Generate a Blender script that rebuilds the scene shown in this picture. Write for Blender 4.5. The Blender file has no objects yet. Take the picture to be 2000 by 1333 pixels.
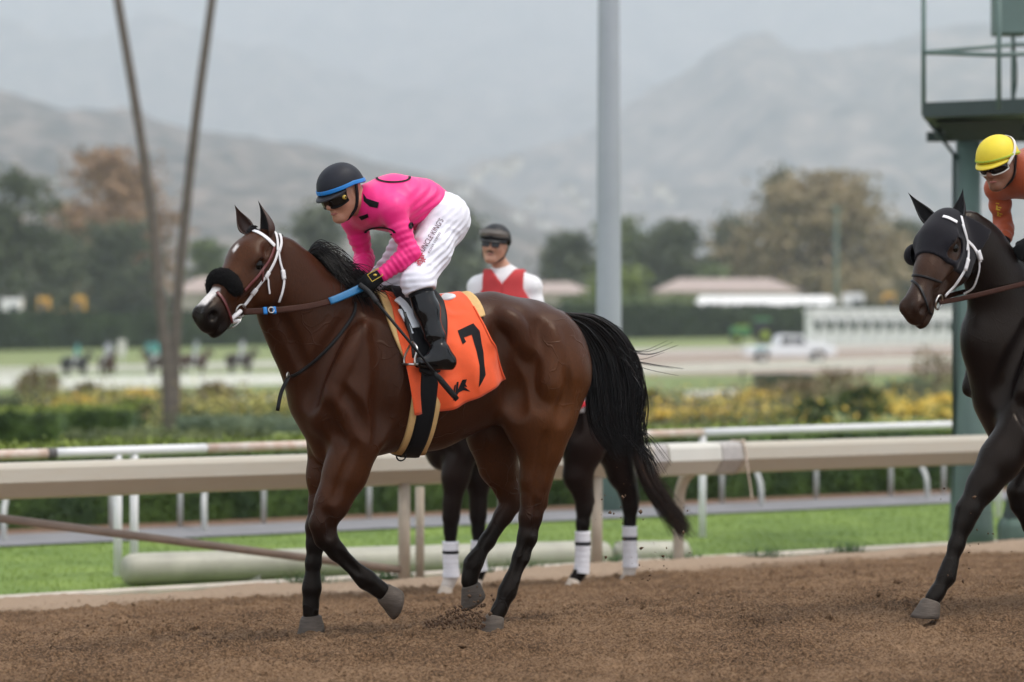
import bpy, bmesh, math, random
import numpy as np
from mathutils import Vector, Matrix, Euler
rad = math.radians
random.seed(7); RNG = np.random.default_rng(7)
sc = bpy.context.scene
COL = sc.collection

# ------------------------------------------------------------------ camera
FPX = 4740.0            # focal length in pixels of the 2000 px wide photograph
CAMZ, HORZ = 1.49, 640.0
cd = bpy.data.cameras.new("camera"); cam = bpy.data.objects.new("camera", cd); COL.objects.link(cam)
cam.location = (0, 0, CAMZ); cam.rotation_euler = (rad(90), 0, 0)
cd.sensor_width = 36.0; cd.lens = FPX * 36.0 / 2000.0
cd.shift_y = -(666.5 - HORZ) / 2000.0
cd.clip_start = 0.1; cd.clip_end = 60000
cd.dof.use_dof = True; cd.dof.focus_distance = 11.75; cd.dof.aperture_fstop = 1.55
sc.camera = cam

# ------------------------------------------------------------------ sky, sun, exposure
SUN_EL, SUN_AZ = rad(64), rad(100)      # azimuth measured from +Y towards +X
w = bpy.data.worlds.new("World"); sc.world = w; w.use_nodes = True
nt = w.node_tree; nt.nodes.clear()
sky = nt.nodes.new("ShaderNodeTexSky"); sky.sky_type = 'NISHITA'; sky.sun_disc = False
sky.sun_elevation = SUN_EL; sky.sun_rotation = SUN_AZ
sky.air_density = 1.0; sky.dust_density = 6.0; sky.ozone_density = 1.0
mixn = nt.nodes.new("ShaderNodeMix"); mixn.data_type = 'RGBA'
mixn.inputs[0].default_value = 0.72                      # cloud cover evens the sky out
nt.links.new(sky.outputs[0], mixn.inputs[6]); mixn.inputs[7].default_value = (7.6, 7.9, 8.4, 1)
bg = nt.nodes.new("ShaderNodeBackground"); bg.inputs[1].default_value = 0.108
out = nt.nodes.new("ShaderNodeOutputWorld")
nt.links.new(mixn.outputs[2], bg.inputs[0]); nt.links.new(bg.outputs[0], out.inputs[0])
sl = bpy.data.lights.new("sun", 'SUN'); sl.energy = 1.5; sl.angle = rad(10); sl.color = (1.0, 0.95, 0.88)
so = bpy.data.objects.new("sun", sl); COL.objects.link(so)
_sd = Vector((math.sin(SUN_AZ) * math.cos(SUN_EL), math.cos(SUN_AZ) * math.cos(SUN_EL), math.sin(SUN_EL)))
so.rotation_euler = _sd.to_track_quat('Z', 'Y').to_euler(); so.location = (0, 0, 60)
sc.view_settings.view_transform = 'Standard'; sc.view_settings.look = 'None'
sc.view_settings.exposure = 0.98; sc.view_settings.gamma = 1.0; sc.view_settings.use_curve_mapping = False
sc.cycles.use_denoising = True
sc.cycles.max_bounces = 6; sc.cycles.diffuse_bounces = 3; sc.cycles.glossy_bounces = 3
sc.cycles.transparent_max_bounces = 6; sc.cycles.volume_bounces = 1
sc.cycles.caustics_reflective = False; sc.cycles.caustics_refractive = False

# ------------------------------------------------------------------ helpers
def W(px, py, d):
    """world point seen at photo pixel (px,py) at depth d"""
    return Vector(((px - 1000.0) / FPX * d, d, CAMZ - (py - HORZ) / FPX * d))

def srgb(r, g, b):
    f = lambda c: (c / 12.92 if c <= 0.04045 else ((c + 0.055) / 1.055) ** 2.4)
    return (f(r / 255), f(g / 255), f(b / 255), 1)

_M = {}
def mat(name, col=(0.5, 0.5, 0.5), rough=0.6, metal=0.0, spec=0.5, noise=0.0, nscale=20.0, bump=0.0, bscale=60.0,
        sheen=0.0, coat=0.0, attr=None, col2=None, stretch=(1, 1, 1), detail=4, sub=0.0, fold=0.0, fscale=7.0):
    """one procedural principled material: base colour varied by noise, fine bump"""
    if name in _M: return _M[name]
    m = bpy.data.materials.new(name); m.use_nodes = True; _M[name] = m
    nt = m.node_tree; b = nt.nodes["Principled BSDF"]
    col = tuple(col[:3]) + (1,)
    b.inputs["Base Color"].default_value = col
    b.inputs["Roughness"].default_value = rough; b.inputs["Metallic"].default_value = metal
    b.inputs["Specular IOR Level"].default_value = spec
    if sheen: b.inputs["Sheen Weight"].default_value = sheen
    if coat: b.inputs["Coat Weight"].default_value = coat; b.inputs["Coat Roughness"].default_value = 0.08
    if sub: b.inputs["Subsurface Weight"].default_value = sub; b.inputs["Subsurface Scale"].default_value = 0.01
    tc = nt.nodes.new("ShaderNodeTexCoord"); mp = nt.nodes.new("ShaderNodeMapping")
    mp.inputs["Scale"].default_value = stretch
    nt.links.new(tc.outputs["Object"], mp.inputs[0])
    src = None
    if attr:
        at = nt.nodes.new("ShaderNodeAttribute"); at.attribute_name = attr; src = at.outputs["Color"]
    if noise or col2:
        n = nt.nodes.new("ShaderNodeTexNoise"); n.inputs["Scale"].default_value = nscale
        n.inputs["Detail"].default_value = detail; n.inputs["Roughness"].default_value = 0.6
        nt.links.new(mp.outputs[0], n.inputs["Vector"])
        if col2:
            rp = nt.nodes.new("ShaderNodeValToRGB"); rp.color_ramp.elements[0].position = 0.35; rp.color_ramp.elements[1].position = 0.65
            rp.color_ramp.elements[0].color = col; rp.color_ramp.elements[1].color = tuple(col2[:3]) + (1,)
            nt.links.new(n.outputs[0], rp.inputs[0]); src = rp.outputs[0]
        if noise:
            mr = nt.nodes.new("ShaderNodeMapRange"); mr.inputs[1].default_value = 0.25; mr.inputs[2].default_value = 0.75
            mr.inputs[3].default_value = 1 - noise; mr.inputs[4].default_value = 1 + noise
            nt.links.new(n.outputs[0], mr.inputs[0])
            mx = nt.nodes.new("ShaderNodeVectorMath"); mx.operation = 'MULTIPLY'
            if src is not None: nt.links.new(src, mx.inputs[0])
            else: mx.inputs[0].default_value = col[:3]
            nt.links.new(mr.outputs[0], mx.inputs[1]); src = mx.outputs[0]
    if src is not None: nt.links.new(src, b.inputs["Base Color"])
    if bump:
        n2 = nt.nodes.new("ShaderNodeTexNoise"); n2.inputs["Scale"].default_value = bscale; n2.inputs["Detail"].default_value = 5
        nt.links.new(mp.outputs[0], n2.inputs["Vector"])
        bp = nt.nodes.new("ShaderNodeBump"); bp.inputs["Strength"].default_value = bump; bp.inputs["Distance"].default_value = 0.02
        nt.links.new(n2.outputs[0], bp.inputs["Height"]); nt.links.new(bp.outputs[0], b.inputs["Normal"])
    if fold:                                             # creased cloth
        n3 = nt.nodes.new("ShaderNodeTexNoise"); n3.noise_type = 'RIDGED_MULTIFRACTAL'; n3.inputs["Scale"].default_value = fscale; n3.inputs["Detail"].default_value = 2; n3.inputs["Distortion"].default_value = .6
        nt.links.new(mp.outputs[0], n3.inputs["Vector"]); bf = nt.nodes.new("ShaderNodeBump"); bf.inputs["Strength"].default_value = fold; bf.inputs["Distance"].default_value = .012
        nt.links.new(n3.outputs[0], bf.inputs["Height"])
        if bump: nt.links.new(bp.outputs[0], bf.inputs["Normal"])
        nt.links.new(bf.outputs[0], b.inputs["Normal"])
    return m

def tag(o, label=None, cat=None, group=None, kind=None):
    if label: o["label"] = label
    if cat: o["category"] = cat
    if group: o["group"] = group
    if kind: o["kind"] = kind
    return o

def link(name, me, m=None, parent=None, smooth=False):
    o = bpy.data.objects.new(name, me); COL.objects.link(o)
    if m is not None:
        for mm in (m if isinstance(m, (list, tuple)) else [m]): me.materials.append(mm)
    if parent is not None: o.parent = parent
    if smooth: me.polygons.foreach_set("use_smooth", [True] * len(me.polygons))
    return o

def empty(name, loc=(0, 0, 0), rz=0.0):
    o = bpy.data.objects.new(name, None); COL.objects.link(o)
    o.location = loc; o.rotation_euler = (0, 0, rz); o.empty_display_size = 0.2
    return o

class MB:
    """collects simple shapes, then builds them as one mesh object"""
    def __init__(s): s.v = []; s.f = []; s.mi = []
    def raw(s, vs, fs, mi=0):
        b = len(s.v); s.v.extend([tuple(v) for v in vs]); s.f.extend([tuple(b + i for i in f) for f in fs]); s.mi.extend([mi] * len(fs)); return s
    def box(s, c, size, rot=None, mi=0, bev=0.0):
        hx, hy, hz = size[0] / 2, size[1] / 2, size[2] / 2
        R = rot if rot is not None else Matrix.Identity(3); c = Vector(c)
        if bev > 0:
            bm = bmesh.new(); bmesh.ops.create_cube(bm, size=1.0)
            for v in bm.verts: v.co = Vector((v.co.x * size[0], v.co.y * size[1], v.co.z * size[2]))
            bmesh.ops.bevel(bm, geom=bm.edges[:], offset=bev, segments=2, affect='EDGES', profile=0.5)
            bm.verts.ensure_lookup_table(); bm.verts.index_update()
            s.raw([c + R @ v.co for v in bm.verts], [[v.index for v in f.verts] for f in bm.faces], mi); bm.free(); return s
        vs = [c + R @ Vector((x * hx, y * hy, z * hz)) for x in (-1, 1) for y in (-1, 1) for z in (-1, 1)]
        return s.raw(vs, [(0, 1, 3, 2), (4, 6, 7, 5), (0, 4, 5, 1), (2, 3, 7, 6), (0, 2, 6, 4), (1, 5, 7, 3)], mi)
    def tube(s, pts, r, n=8, mi=0, caps=True, flat=1.0, up=None):
        pts = [Vector(p) for p in pts]; m = len(pts)
        rs = r if isinstance(r, (list, tuple, np.ndarray)) else [r] * m
        prev = None; rings = []
        for i in range(m):
            t = (pts[min(i + 1, m - 1)] - pts[max(i - 1, 0)])
            if t.length < 1e-9: t = Vector((0, 0, 1))
            t.normalize()
            if prev is None:
                a = Vector(up) if up is not None else (Vector((0, 0, 1)) if abs(t.z) < 0.9 else Vector((1, 0, 0)))
                x = (a - t * a.dot(t)).normalized()
            else:
                x = (prev - t * prev.dot(t)); x = x.normalized() if x.length > 1e-6 else prev
            prev = x; y = t.cross(x)
            rings.append([pts[i] + (x * math.cos(2 * math.pi * k / n) + y * (flat * math.sin(2 * math.pi * k / n))) * rs[i] for k in range(n)])
        vs = [v for rg in rings for v in rg]
        fs = [(i * n + k, i * n + (k + 1) % n, (i + 1) * n + (k + 1) % n, (i + 1) * n + k) for i in range(m - 1) for k in range(n)]
        if caps: fs += [tuple(range(n - 1, -1, -1)), tuple((m - 1) * n + k for k in range(n))]
        return s.raw(vs, fs, mi)
    def prism(s, poly, d0, d1, mi=0, R=None, o=(0, 0, 0)):
        """poly in local XZ extruded along local Y from d0 to d1"""
        R = R if R is not None else Matrix.Identity(3); o = Vector(o); n = len(poly)
        vs = [o + R @ Vector((x, d0, z)) for x, z in poly] + [o + R @ Vector((x, d1, z)) for x, z in poly]
        return s.raw(vs, [tuple(range(n)), tuple(range(2 * n - 1, n - 1, -1))] + [(i, i + n, (i + 1) % n + n, (i + 1) % n) for i in range(n)], mi)
    def sphere(s, c, r, n=12, m=8, mi=0, R=None):
        r = r if isinstance(r, (tuple, list)) else (r, r, r); c = Vector(c); R = R if R is not None else Matrix.Identity(3)
        vs = []; fs = []
        for j in range(m + 1):
            th = math.pi * j / m
            for i in range(n):
                ph = 2 * math.pi * i / n
                vs.append(c + R @ Vector((r[0] * math.sin(th) * math.cos(ph), r[1] * math.sin(th) * math.sin(ph), r[2] * math.cos(th))))
        for j in range(m):
            for i in range(n):
                fs.append((j * n + i, (j + 1) * n + i, (j + 1) * n + (i + 1) % n, j * n + (i + 1) % n))
        return s.raw(vs, fs, mi)
    def mesh(s, name):
        me = bpy.data.meshes.new(name); me.from_pydata(s.v, [], s.f)
        if any(s.mi): me.polygons.foreach_set("material_index", s.mi)
        me.validate(); me.update(); return me
    def build(s, name, m=None, parent=None, smooth=False):
        return link(name, s.mesh(name), m, parent, smooth)
# ------------------------------------------------------------------ implicit-surface modelling of bodies
class Field:
    """smooth union of tapered limbs and ellipsoids on a voxel grid, meshed with surface nets"""
    def __init__(s, lo, hi, h):
        s.lo = np.array(lo, float); s.h = h
        s.n = np.ceil((np.array(hi) - s.lo) / h).astype(int) + 1
        s.D = np.full(s.n, 0.5, np.float32)
        s.ax = [s.lo[i] + h * np.arange(s.n[i]) for i in range(3)]
    def _box(s, lo, hi):
        i0 = np.clip(np.floor((np.array(lo) - s.lo) / s.h).astype(int), 0, s.n - 1)
        i1 = np.clip(np.ceil((np.array(hi) - s.lo) / s.h).astype(int) + 1, 1, s.n)
        sl = tuple(slice(a, b) for a, b in zip(i0, i1))
        X = s.ax[0][sl[0]][:, None, None]; Y = s.ax[1][sl[1]][None, :, None]; Z = s.ax[2][sl[2]][None, None, :]
        return sl, X, Y, Z
    def _merge(s, sl, d, k, sub=False):
        a = s.D[sl]
        if sub:
            b = -d; h = np.maximum(k - np.abs(a - b), 0) / k
            s.D[sl] = np.maximum(a, b) + h * h * k * 0.25
        else:
            h = np.maximum(k - np.abs(a - d), 0) / k
            s.D[sl] = np.minimum(a, d) + -h * h * k * 0.25
    def cone(s, a, b, ra, rb, k=0.04, e=None, sc=1.0, sub=False):
        """tapered capsule a->b; flattened by sc along direction e"""
        a = np.array(a, float); b = np.array(b, float); m = max(ra, rb) / min(1, 1) + k * 1.2 + 0.03
        sl, X, Y, Z = s._box(np.minimum(a, b) - m, np.maximum(a, b) + m)
        px, py, pz = X - a[0], Y - a[1], Z - a[2]; ba = b - a; l2 = max(ba @ ba, 1e-9)
        t = np.clip((px * ba[0] + py * ba[1] + pz * ba[2]) / l2, 0, 1)
        qx, qy, qz = px - t * ba[0], py - t * ba[1], pz - t * ba[2]
        d2 = qx * qx + qy * qy + qz * qz
        f = 1.0
        if e is not None and sc != 1.0:
            e = np.array(e, float) / np.linalg.norm(e); de = qx * e[0] + qy * e[1] + qz * e[2]
            d2 = d2 + de * de * (1 / sc ** 2 - 1); f = math.sqrt(min(sc, 1))
        d = (np.sqrt(d2) - (ra + (rb - ra) * t)) * f
        s._merge(sl, d, k, sub)
    def chain(s, pts, k=0.04, e=None, sc=1.0):
        for (p, r), (q, r2) in zip(pts[:-1], pts[1:]): s.cone(p, q, r, r2, k, e, sc)
    def ell(s, c, r, R=None, k=0.05, sub=False):
        """ellipsoid; R columns = its axes"""
        c = np.array(c, float); r = np.array(r, float); m = r.max() + k * 1.2 + 0.03
        sl, X, Y, Z = s._box(c - m, c + m); px, py, pz = X - c[0], Y - c[1], Z - c[2]
        if R is not None:
            R = np.array(R, float)
            px, py, pz = (px * R[0, i] + py * R[1, i] + pz * R[2, i] for i in range(3))
        q = (px / r[0]) ** 2 + (py / r[1]) ** 2 + (pz / r[2]) ** 2; k0 = np.sqrt(q) + 1e-9
        k1 = np.sqrt((px / r[0] ** 2) ** 2 + (py / r[1] ** 2) ** 2 + (pz / r[2] ** 2) ** 2) + 1e-9
        s._merge(sl, k0 * (k0 - 1) / k1, k, sub)
    def add_fn(s, lo, hi, fn):
        sl, X, Y, Z = s._box(lo, hi); s.D[sl] = s.D[sl] + fn(X, Y, Z)
    def val(s, P):
        P = np.atleast_2d(P); g = (P - s.lo) / s.h; g = np.clip(g, 0, s.n - 1.001); i = g.astype(int); f = g - i
        D = s.D; r = 0
        for dx in (0, 1):
            for dy in (0, 1):
                for dz in (0, 1):
                    wgt = (f[:, 0] if dx else 1 - f[:, 0]) * (f[:, 1] if dy else 1 - f[:, 1]) * (f[:, 2] if dz else 1 - f[:, 2])
                    r = r + wgt * D[i[:, 0] + dx, i[:, 1] + dy, i[:, 2] + dz]
        return r
    def grad(s, P, e=None):
        P = np.atleast_2d(P); e = e or s.h * 1.5; g = np.stack([s.val(P + np.eye(3)[i] * e) - s.val(P - np.eye(3)[i] * e) for i in range(3)], 1)
        return g / (np.linalg.norm(g, axis=1, keepdims=True) + 1e-9)
    def hit(s, o, d, t0, t1, off=0.0):
        """march rays o + t d to the surface; returns points and a hit mask"""
        o = np.atleast_2d(o); d = np.atleast_2d(d); d = d / np.linalg.norm(d, axis=1, keepdims=True)
        t = np.full(len(d), t0, float); hi = s.lo + (s.n - 1) * s.h
        done = np.zeros(len(d), bool)
        for _ in range(220):
            P = o + d * t[:, None]; ins = np.all((P > s.lo) & (P < hi), axis=1)
            v = np.where(ins, s.val(P), 0.05) - off
            done |= ins & (v < s.h * 0.08); step = np.where(done, 0, np.clip(v * 0.8, s.h * 0.12, 0.06)); t = t + step
            if done.all() or (t > t1).all(): break
        return o + d * t[:, None], done & (t <= t1)
    def push(s, P, off):
        """move points to the surface level `off`"""
        P = np.atleast_2d(np.array(P, float))
        for _ in range(4): P = P - s.grad(P) * (s.val(P) - off)[:, None]
        return P
    def mesh(s, name):
        D = s.D; I = D < 0; n = s.n
        c = I[:-1, :-1, :-1].astype(np.uint8); c = c.copy(); cnt = np.zeros(n - 1, np.uint8)
        for dx in (0, 1):
            for dy in (0, 1):
                for dz in (0, 1):
                    cnt += I[dx:n[0] - 1 + dx, dy:n[1] - 1 + dy, dz:n[2] - 1 + dz]
        act = np.argwhere((cnt > 0) & (cnt < 8)); idx = np.full(n - 1, -1, np.int32)
        idx[act[:, 0], act[:, 1], act[:, 2]] = np.arange(len(act))
        C = [(x, y, z) for x in (0, 1) for y in (0, 1) for z in (0, 1)]
        V = np.stack([D[act[:, 0] + x, act[:, 1] + y, act[:, 2] + z] for x, y, z in C], 1)
        acc = np.zeros((len(act), 3)); num = np.zeros(len(act))
        for i, a in enumerate(C):
            for j, b in enumerate(C):
                if j > i and sum(abs(a[q] - b[q]) for q in range(3)) == 1:
                    m = (V[:, i] < 0) != (V[:, j] < 0); t = np.where(m, V[:, i] / np.where(m, V[:, i] - V[:, j], 1), 0)
                    p = np.array(a)[None] + t[:, None] * (np.array(b) - np.array(a))[None]
                    acc += np.where(m[:, None], p, 0); num += m
        P = s.lo + (act + acc / num[:, None]) * s.h
        F = []
        for ax in range(3):
            u, v = (ax + 1) % 3, (ax + 2) % 3
            A = [slice(None)] * 3; B = [slice(None)] * 3; A[ax] = slice(0, -1); B[ax] = slice(1, None)
            ch = np.argwhere(I[tuple(A)] != I[tuple(B)])
            ch = ch[(ch[:, u] > 0) & (ch[:, v] > 0) & (ch[:, u] < n[u] - 1) & (ch[:, v] < n[v] - 1)]
            ins = I[ch[:, 0], ch[:, 1], ch[:, 2]]
            q = []
            for du, dv in ((-1, -1), (0, -1), (0, 0), (-1, 0)):
                cc = ch.copy(); cc[:, u] += du; cc[:, v] += dv; q.append(idx[cc[:, 0], cc[:, 1], cc[:, 2]])
            q = np.stack(q, 1); q[~ins] = q[~ins][:, ::-1]; F.append(q)
        F = np.concatenate(F); F = F[(F >= 0).all(1)]
        me = bpy.data.meshes.new(name)
        me.vertices.add(len(P)); me.vertices.foreach_set("co", P.astype(np.float32).ravel())
        me.loops.add(F.size); me.loops.foreach_set("vertex_index", F.astype(np.int32).ravel())
        me.polygons.add(len(F)); me.polygons.foreach_set("loop_start", np.arange(0, F.size, 4, dtype=np.int32))
        me.polygons.foreach_set("loop_total", np.full(len(F), 4, np.int32))
        me.polygons.foreach_set("use_smooth", np.ones(len(F), bool))
        me.update(calc_edges=True); me.validate()
        return me, P

def set_col(me, name, colors):
    a = me.color_attributes.new(name, 'FLOAT_COLOR', 'POINT')
    c = np.ones((len(me.vertices), 4), np.float32); c[:, :3] = colors; a.data.foreach_set("color", c.ravel())

class Frame:
    """an upright local frame: x forward, y left, z up, and the way from photo pixels into it"""
    def __init__(s, O, ang):
        s.O = np.array(O, float); s.f = np.array([math.cos(ang), math.sin(ang), 0]); s.l = np.array([-math.sin(ang), math.cos(ang), 0]); s.ang = ang
        s.R = np.stack([s.f, s.l, [0, 0, 1]]); s.cam = s.R @ (np.array([0, 0, CAMZ]) - s.O)
    def dirs(s, px):
        px = np.atleast_2d(np.array(px, float))
        d = np.stack([(px[:, 0] - 1000) / FPX, np.ones(len(px)), -(px[:, 1] - HORZ) / FPX], 1); return d @ s.R.T
    def at(s, px, py, lat=0.0):
        d = s.dirs((px, py))[0]; t = (lat - s.cam[1]) / d[1]; return s.cam + t * d
    def px(s, P):
        Q = np.atleast_2d(P) @ s.R + s.O; return np.stack([1000 + FPX * Q[:, 0] / Q[:, 1], HORZ + FPX * (CAMZ - Q[:, 2]) / Q[:, 1]], 1)
    def hit(s, F, px, off=0.0):
        d = s.dirs(px); o = np.repeat(s.cam[None], len(d), 0); D = np.linalg.norm(s.cam[:2]); return F.hit(o, d, D - 2.2, D + 2.2, off)

def sm(x, a, b):
    t = np.clip((np.asarray(x, float) - a) / (b - a), 0, 1); return t * t * (3 - 2 * t)

def spline(pts, n):
    """Catmull-Rom through pts, n samples"""
    P = np.array(pts, float)
    if len(P) == 2: return P[0] + (P[1] - P[0]) * np.linspace(0, 1, n)[:, None]
    Q = np.vstack([2 * P[0] - P[1], P, 2 * P[-1] - P[-2]]); m = len(P) - 1; o = []
    for t in np.linspace(0, m - 1e-6, n):
        i = int(t); f = t - i; a, b, c, d = Q[i], Q[i + 1], Q[i + 2], Q[i + 3]
        o.append(0.5 * (2 * b + (c - a) * f + (2 * a - 5 * b + 4 * c - d) * f * f + (3 * b - a - 3 * c + d) * f ** 3))
    return np.array(o)
# ------------------------------------------------------------------ terrain
TH = rad(29.7); AL = np.array([math.cos(TH), math.sin(TH)]); AC = np.array([-math.sin(TH), math.cos(TH)])   # along the rail, across the track
OG = np.array([-0.51, 11.90])
def SV(s, v): return OG + AL * s + AC * v
_lat = {}
def vnoise(x, y, seed=0):
    """smooth value noise"""
    if seed not in _lat: _lat[seed] = np.random.default_rng(seed).random((256, 256))
    L = _lat[seed]; xi = np.floor(x).astype(int); yi = np.floor(y).astype(int); fx = x - xi; fy = y - yi; fx = fx * fx * (3 - 2 * fx); fy = fy * fy * (3 - 2 * fy)
    g = lambda a, b: L[a % 256, b % 256]
    return (g(xi, yi) * (1 - fx) + g(xi + 1, yi) * fx) * (1 - fy) + (g(xi, yi + 1) * (1 - fx) + g(xi + 1, yi + 1) * fx) * fy - .5
def fbm(x, y, oct=4, seed=0, gain=.5):
    r = 0; a = 1
    for i in range(oct): r = r + a * vnoise(x * 2 ** i + 17 * i, y * 2 ** i + 5 * i, seed + i); a *= gain
    return r
def track_z(v):
    v = np.asarray(v, float); return np.where(v < 0, -.012 * v * (v < 0), -.076 * np.clip(v, 0, 5.75))
def ground_z(X, Y):
    """height of the infield beyond the rail"""
    Yk = [0, 45, 100, 160, 220, 260, 3000]; c = np.interp(Y, Yk, [-.5, -.5, -1.1, -1.5, .1, .3, .3]); k = np.interp(Y, Yk, [0, 0, 0, .025, .02, .01, 0])
    return c + k * np.clip(X, -60, 60)
def gz(X, Y): return float(ground_z(X, Y))
def gpt(px, d, dz=0.0):
    X = (px - 1000) / FPX * d; return Vector((X, d, gz(X, d) + dz))

def grid_mesh(name, X, Y, Z, m, smooth=True, kind="structure"):
    a, b = X.shape; V = np.stack([X, Y, Z], 2).reshape(-1, 3); i = np.arange(a - 1)[:, None] * b + np.arange(b - 1)[None]; i = i.ravel()
    F = np.stack([i, i + b, i + b + 1, i + 1], 1); me = bpy.data.meshes.new(name)
    me.vertices.add(len(V)); me.vertices.foreach_set("co", V.astype(np.float32).ravel()); me.loops.add(F.size); me.loops.foreach_set("vertex_index", F.astype(np.int32).ravel())
    me.polygons.add(len(F)); me.polygons.foreach_set("loop_start", np.arange(0, F.size, 4, dtype=np.int32)); me.polygons.foreach_set("loop_total", np.full(len(F), 4, np.int32))
    me.update(calc_edges=True); o = link(name, me, m, None, smooth); o["kind"] = kind
    if me.polygons[0].normal.z < 0: me.flip_normals()
    return o

def dirt_material():
    m = bpy.data.materials.new("track_dirt"); m.use_nodes = True; nt = m.node_tree; b = nt.nodes["Principled BSDF"]; b.inputs["Roughness"].default_value = .95; b.inputs["Specular IOR Level"].default_value = .15
    tc = nt.nodes.new("ShaderNodeTexCoord")
    def noise(sc_, det, ro=.6):
        n = nt.nodes.new("ShaderNodeTexNoise"); n.inputs["Scale"].default_value = sc_; n.inputs["Detail"].default_value = det; n.inputs["Roughness"].default_value = ro; nt.links.new(tc.outputs["Object"], n.inputs["Vector"]); return n
    n1 = noise(1.3, 5); n2 = noise(70, 5, .7); n3 = noise(220, 3)
    rp = nt.nodes.new("ShaderNodeValToRGB"); e = rp.color_ramp.elements; e[0].position = .40; e[0].color = (.060, .035, .019, 1); e[1].position = .60; e[1].color = (.29, .182, .105, 1)
    x = e.new(.5); x.color = (.172, .100, .054, 1)
    mx = nt.nodes.new("ShaderNodeMath"); mx.operation = 'MULTIPLY_ADD'; mx.inputs[1].default_value = .72; nt.links.new(n2.outputs[0], mx.inputs[0])
    ms = nt.nodes.new("ShaderNodeMath"); ms.operation = 'MULTIPLY'; ms.inputs[1].default_value = .28; nt.links.new(n1.outputs[0], ms.inputs[0]); nt.links.new(ms.outputs[0], mx.inputs[2])
    nt.links.new(mx.outputs[0], rp.inputs[0])
    at = nt.nodes.new("ShaderNodeAttribute"); at.attribute_name = "dry"; mix = nt.nodes.new("ShaderNodeMix"); mix.data_type = 'RGBA'; nt.links.new(at.outputs["Fac"], mix.inputs[0])
    nt.links.new(rp.outputs[0], mix.inputs[6]); mix.inputs[7].default_value = (.42, .31, .22, 1); nt.links.new(mix.outputs[2], b.inputs["Base Color"])
    bp = nt.nodes.new("ShaderNodeBump"); bp.inputs["Strength"].default_value = 1.0; bp.inputs["Distance"].default_value = .016
    ad = nt.nodes.new("ShaderNodeMath"); ad.operation = 'MULTIPLY_ADD'; ad.inputs[1].default_value = .35; nt.links.new(n3.outputs[0], ad.inputs[0]); nt.links.new(n2.outputs[0], ad.inputs[2]); nt.links.new(ad.outputs[0], bp.inputs["Height"]); nt.links.new(bp.outputs[0], b.inputs["Normal"])
    return m
M_DIRT = dirt_material()
s_ax = np.concatenate([np.linspace(-60, -7, 40), np.arange(-6.98, -4.2, .03), np.arange(-4.19, 5.6, .016), np.arange(5.62, 8.6, .03), np.linspace(8.7, 70, 40)])
v_ax = np.concatenate([np.linspace(-12.5, -3.2, 14), np.arange(-3.1, -1.9, .024), np.arange(-1.89, 3.6, .0165), np.arange(3.62, 6.1, .024)])
Sg, Vg = np.meshgrid(s_ax, v_ax, indexing='ij'); XY = OG[None, None] + Sg[..., None] * AL + Vg[..., None] * AC
Xg, Yg = XY[..., 0], XY[..., 1]
berm = np.exp(-((Vg - 5.25 + .35 * fbm(Sg * .5, Vg * 0 + 3, 3, 40)) / .32) ** 2)
Zg = track_z(Vg) + .075 * berm * (.8 + 1.0 * vnoise(Sg * 1.3, Vg * 1.3, 50))
wx, wy = Sg + .03 * vnoise(Sg * 7, Vg * 7, 90), Vg + .03 * vnoise(Sg * 7, Vg * 7, 91)
rough = np.abs(vnoise(wx * 17, wy * 17, 1)) * .9 + np.abs(vnoise(wx * 33, wy * 33, 2)) * .7 + np.abs(vnoise(wx * 61, wy * 61, 3)) * .35 - .3; lump = fbm(Sg * 4.5, Vg * 4.5, 3, 9)
cl = np.abs(vnoise(Sg * 9, Vg * 9, 20)) + np.abs(vnoise(Sg * 19, Vg * 19, 21)) * .6
amp = np.where(Vg < 4.9, 1, .35)
Zg = Zg + amp * (.062 * rough + .024 * lump - .030 * np.clip(.22 - cl, 0, 1) * 2.2) + .02 * fbm(Sg * .8, Vg * .8, 2, 30)
harrow = np.sin((Vg + .10 * fbm(Sg * .7, Vg * .7, 2, 80)) * 2 * math.pi / .17); Zg = Zg + amp * .006 * harrow
for k in range(150):                                     # hoof prints
    hs_, hv = RNG.uniform(-5, 6.5), RNG.uniform(-2.8, 4.6); i0, i1 = np.searchsorted(s_ax, (hs_ - .3, hs_ + .3)); j0, j1 = np.searchsorted(v_ax, (hv - .3, hv + .3)); q_ = (slice(i0, i1), slice(j0, j1)); r2 = ((Sg[q_] - hs_) / .085) ** 2 + ((Vg[q_] - hv) / .07) ** 2; Zg[q_] += -.050 * np.exp(-r2 * 1.2) + .022 * np.exp(-((np.sqrt(r2) - 1.5) / .45) ** 2)
Zg = np.where(Vg > 5.9, Zg - (Vg - 5.9) * 1.2, Zg)
track = grid_mesh("dirt_track", Xg, Yg, Zg, M_DIRT)
track["label"] = "brown harrowed dirt race track with loose clods"
dry = np.clip(sm(Vg + .5 * fbm(Sg * 1.1, Vg * 1.4, 3, 60), 4.35, 5.0), 0, 1) * .9
a_ = track.data.attributes.new("dry", 'FLOAT', 'POINT'); a_.data.foreach_set("value", dry.astype(np.float32).ravel())
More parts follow.
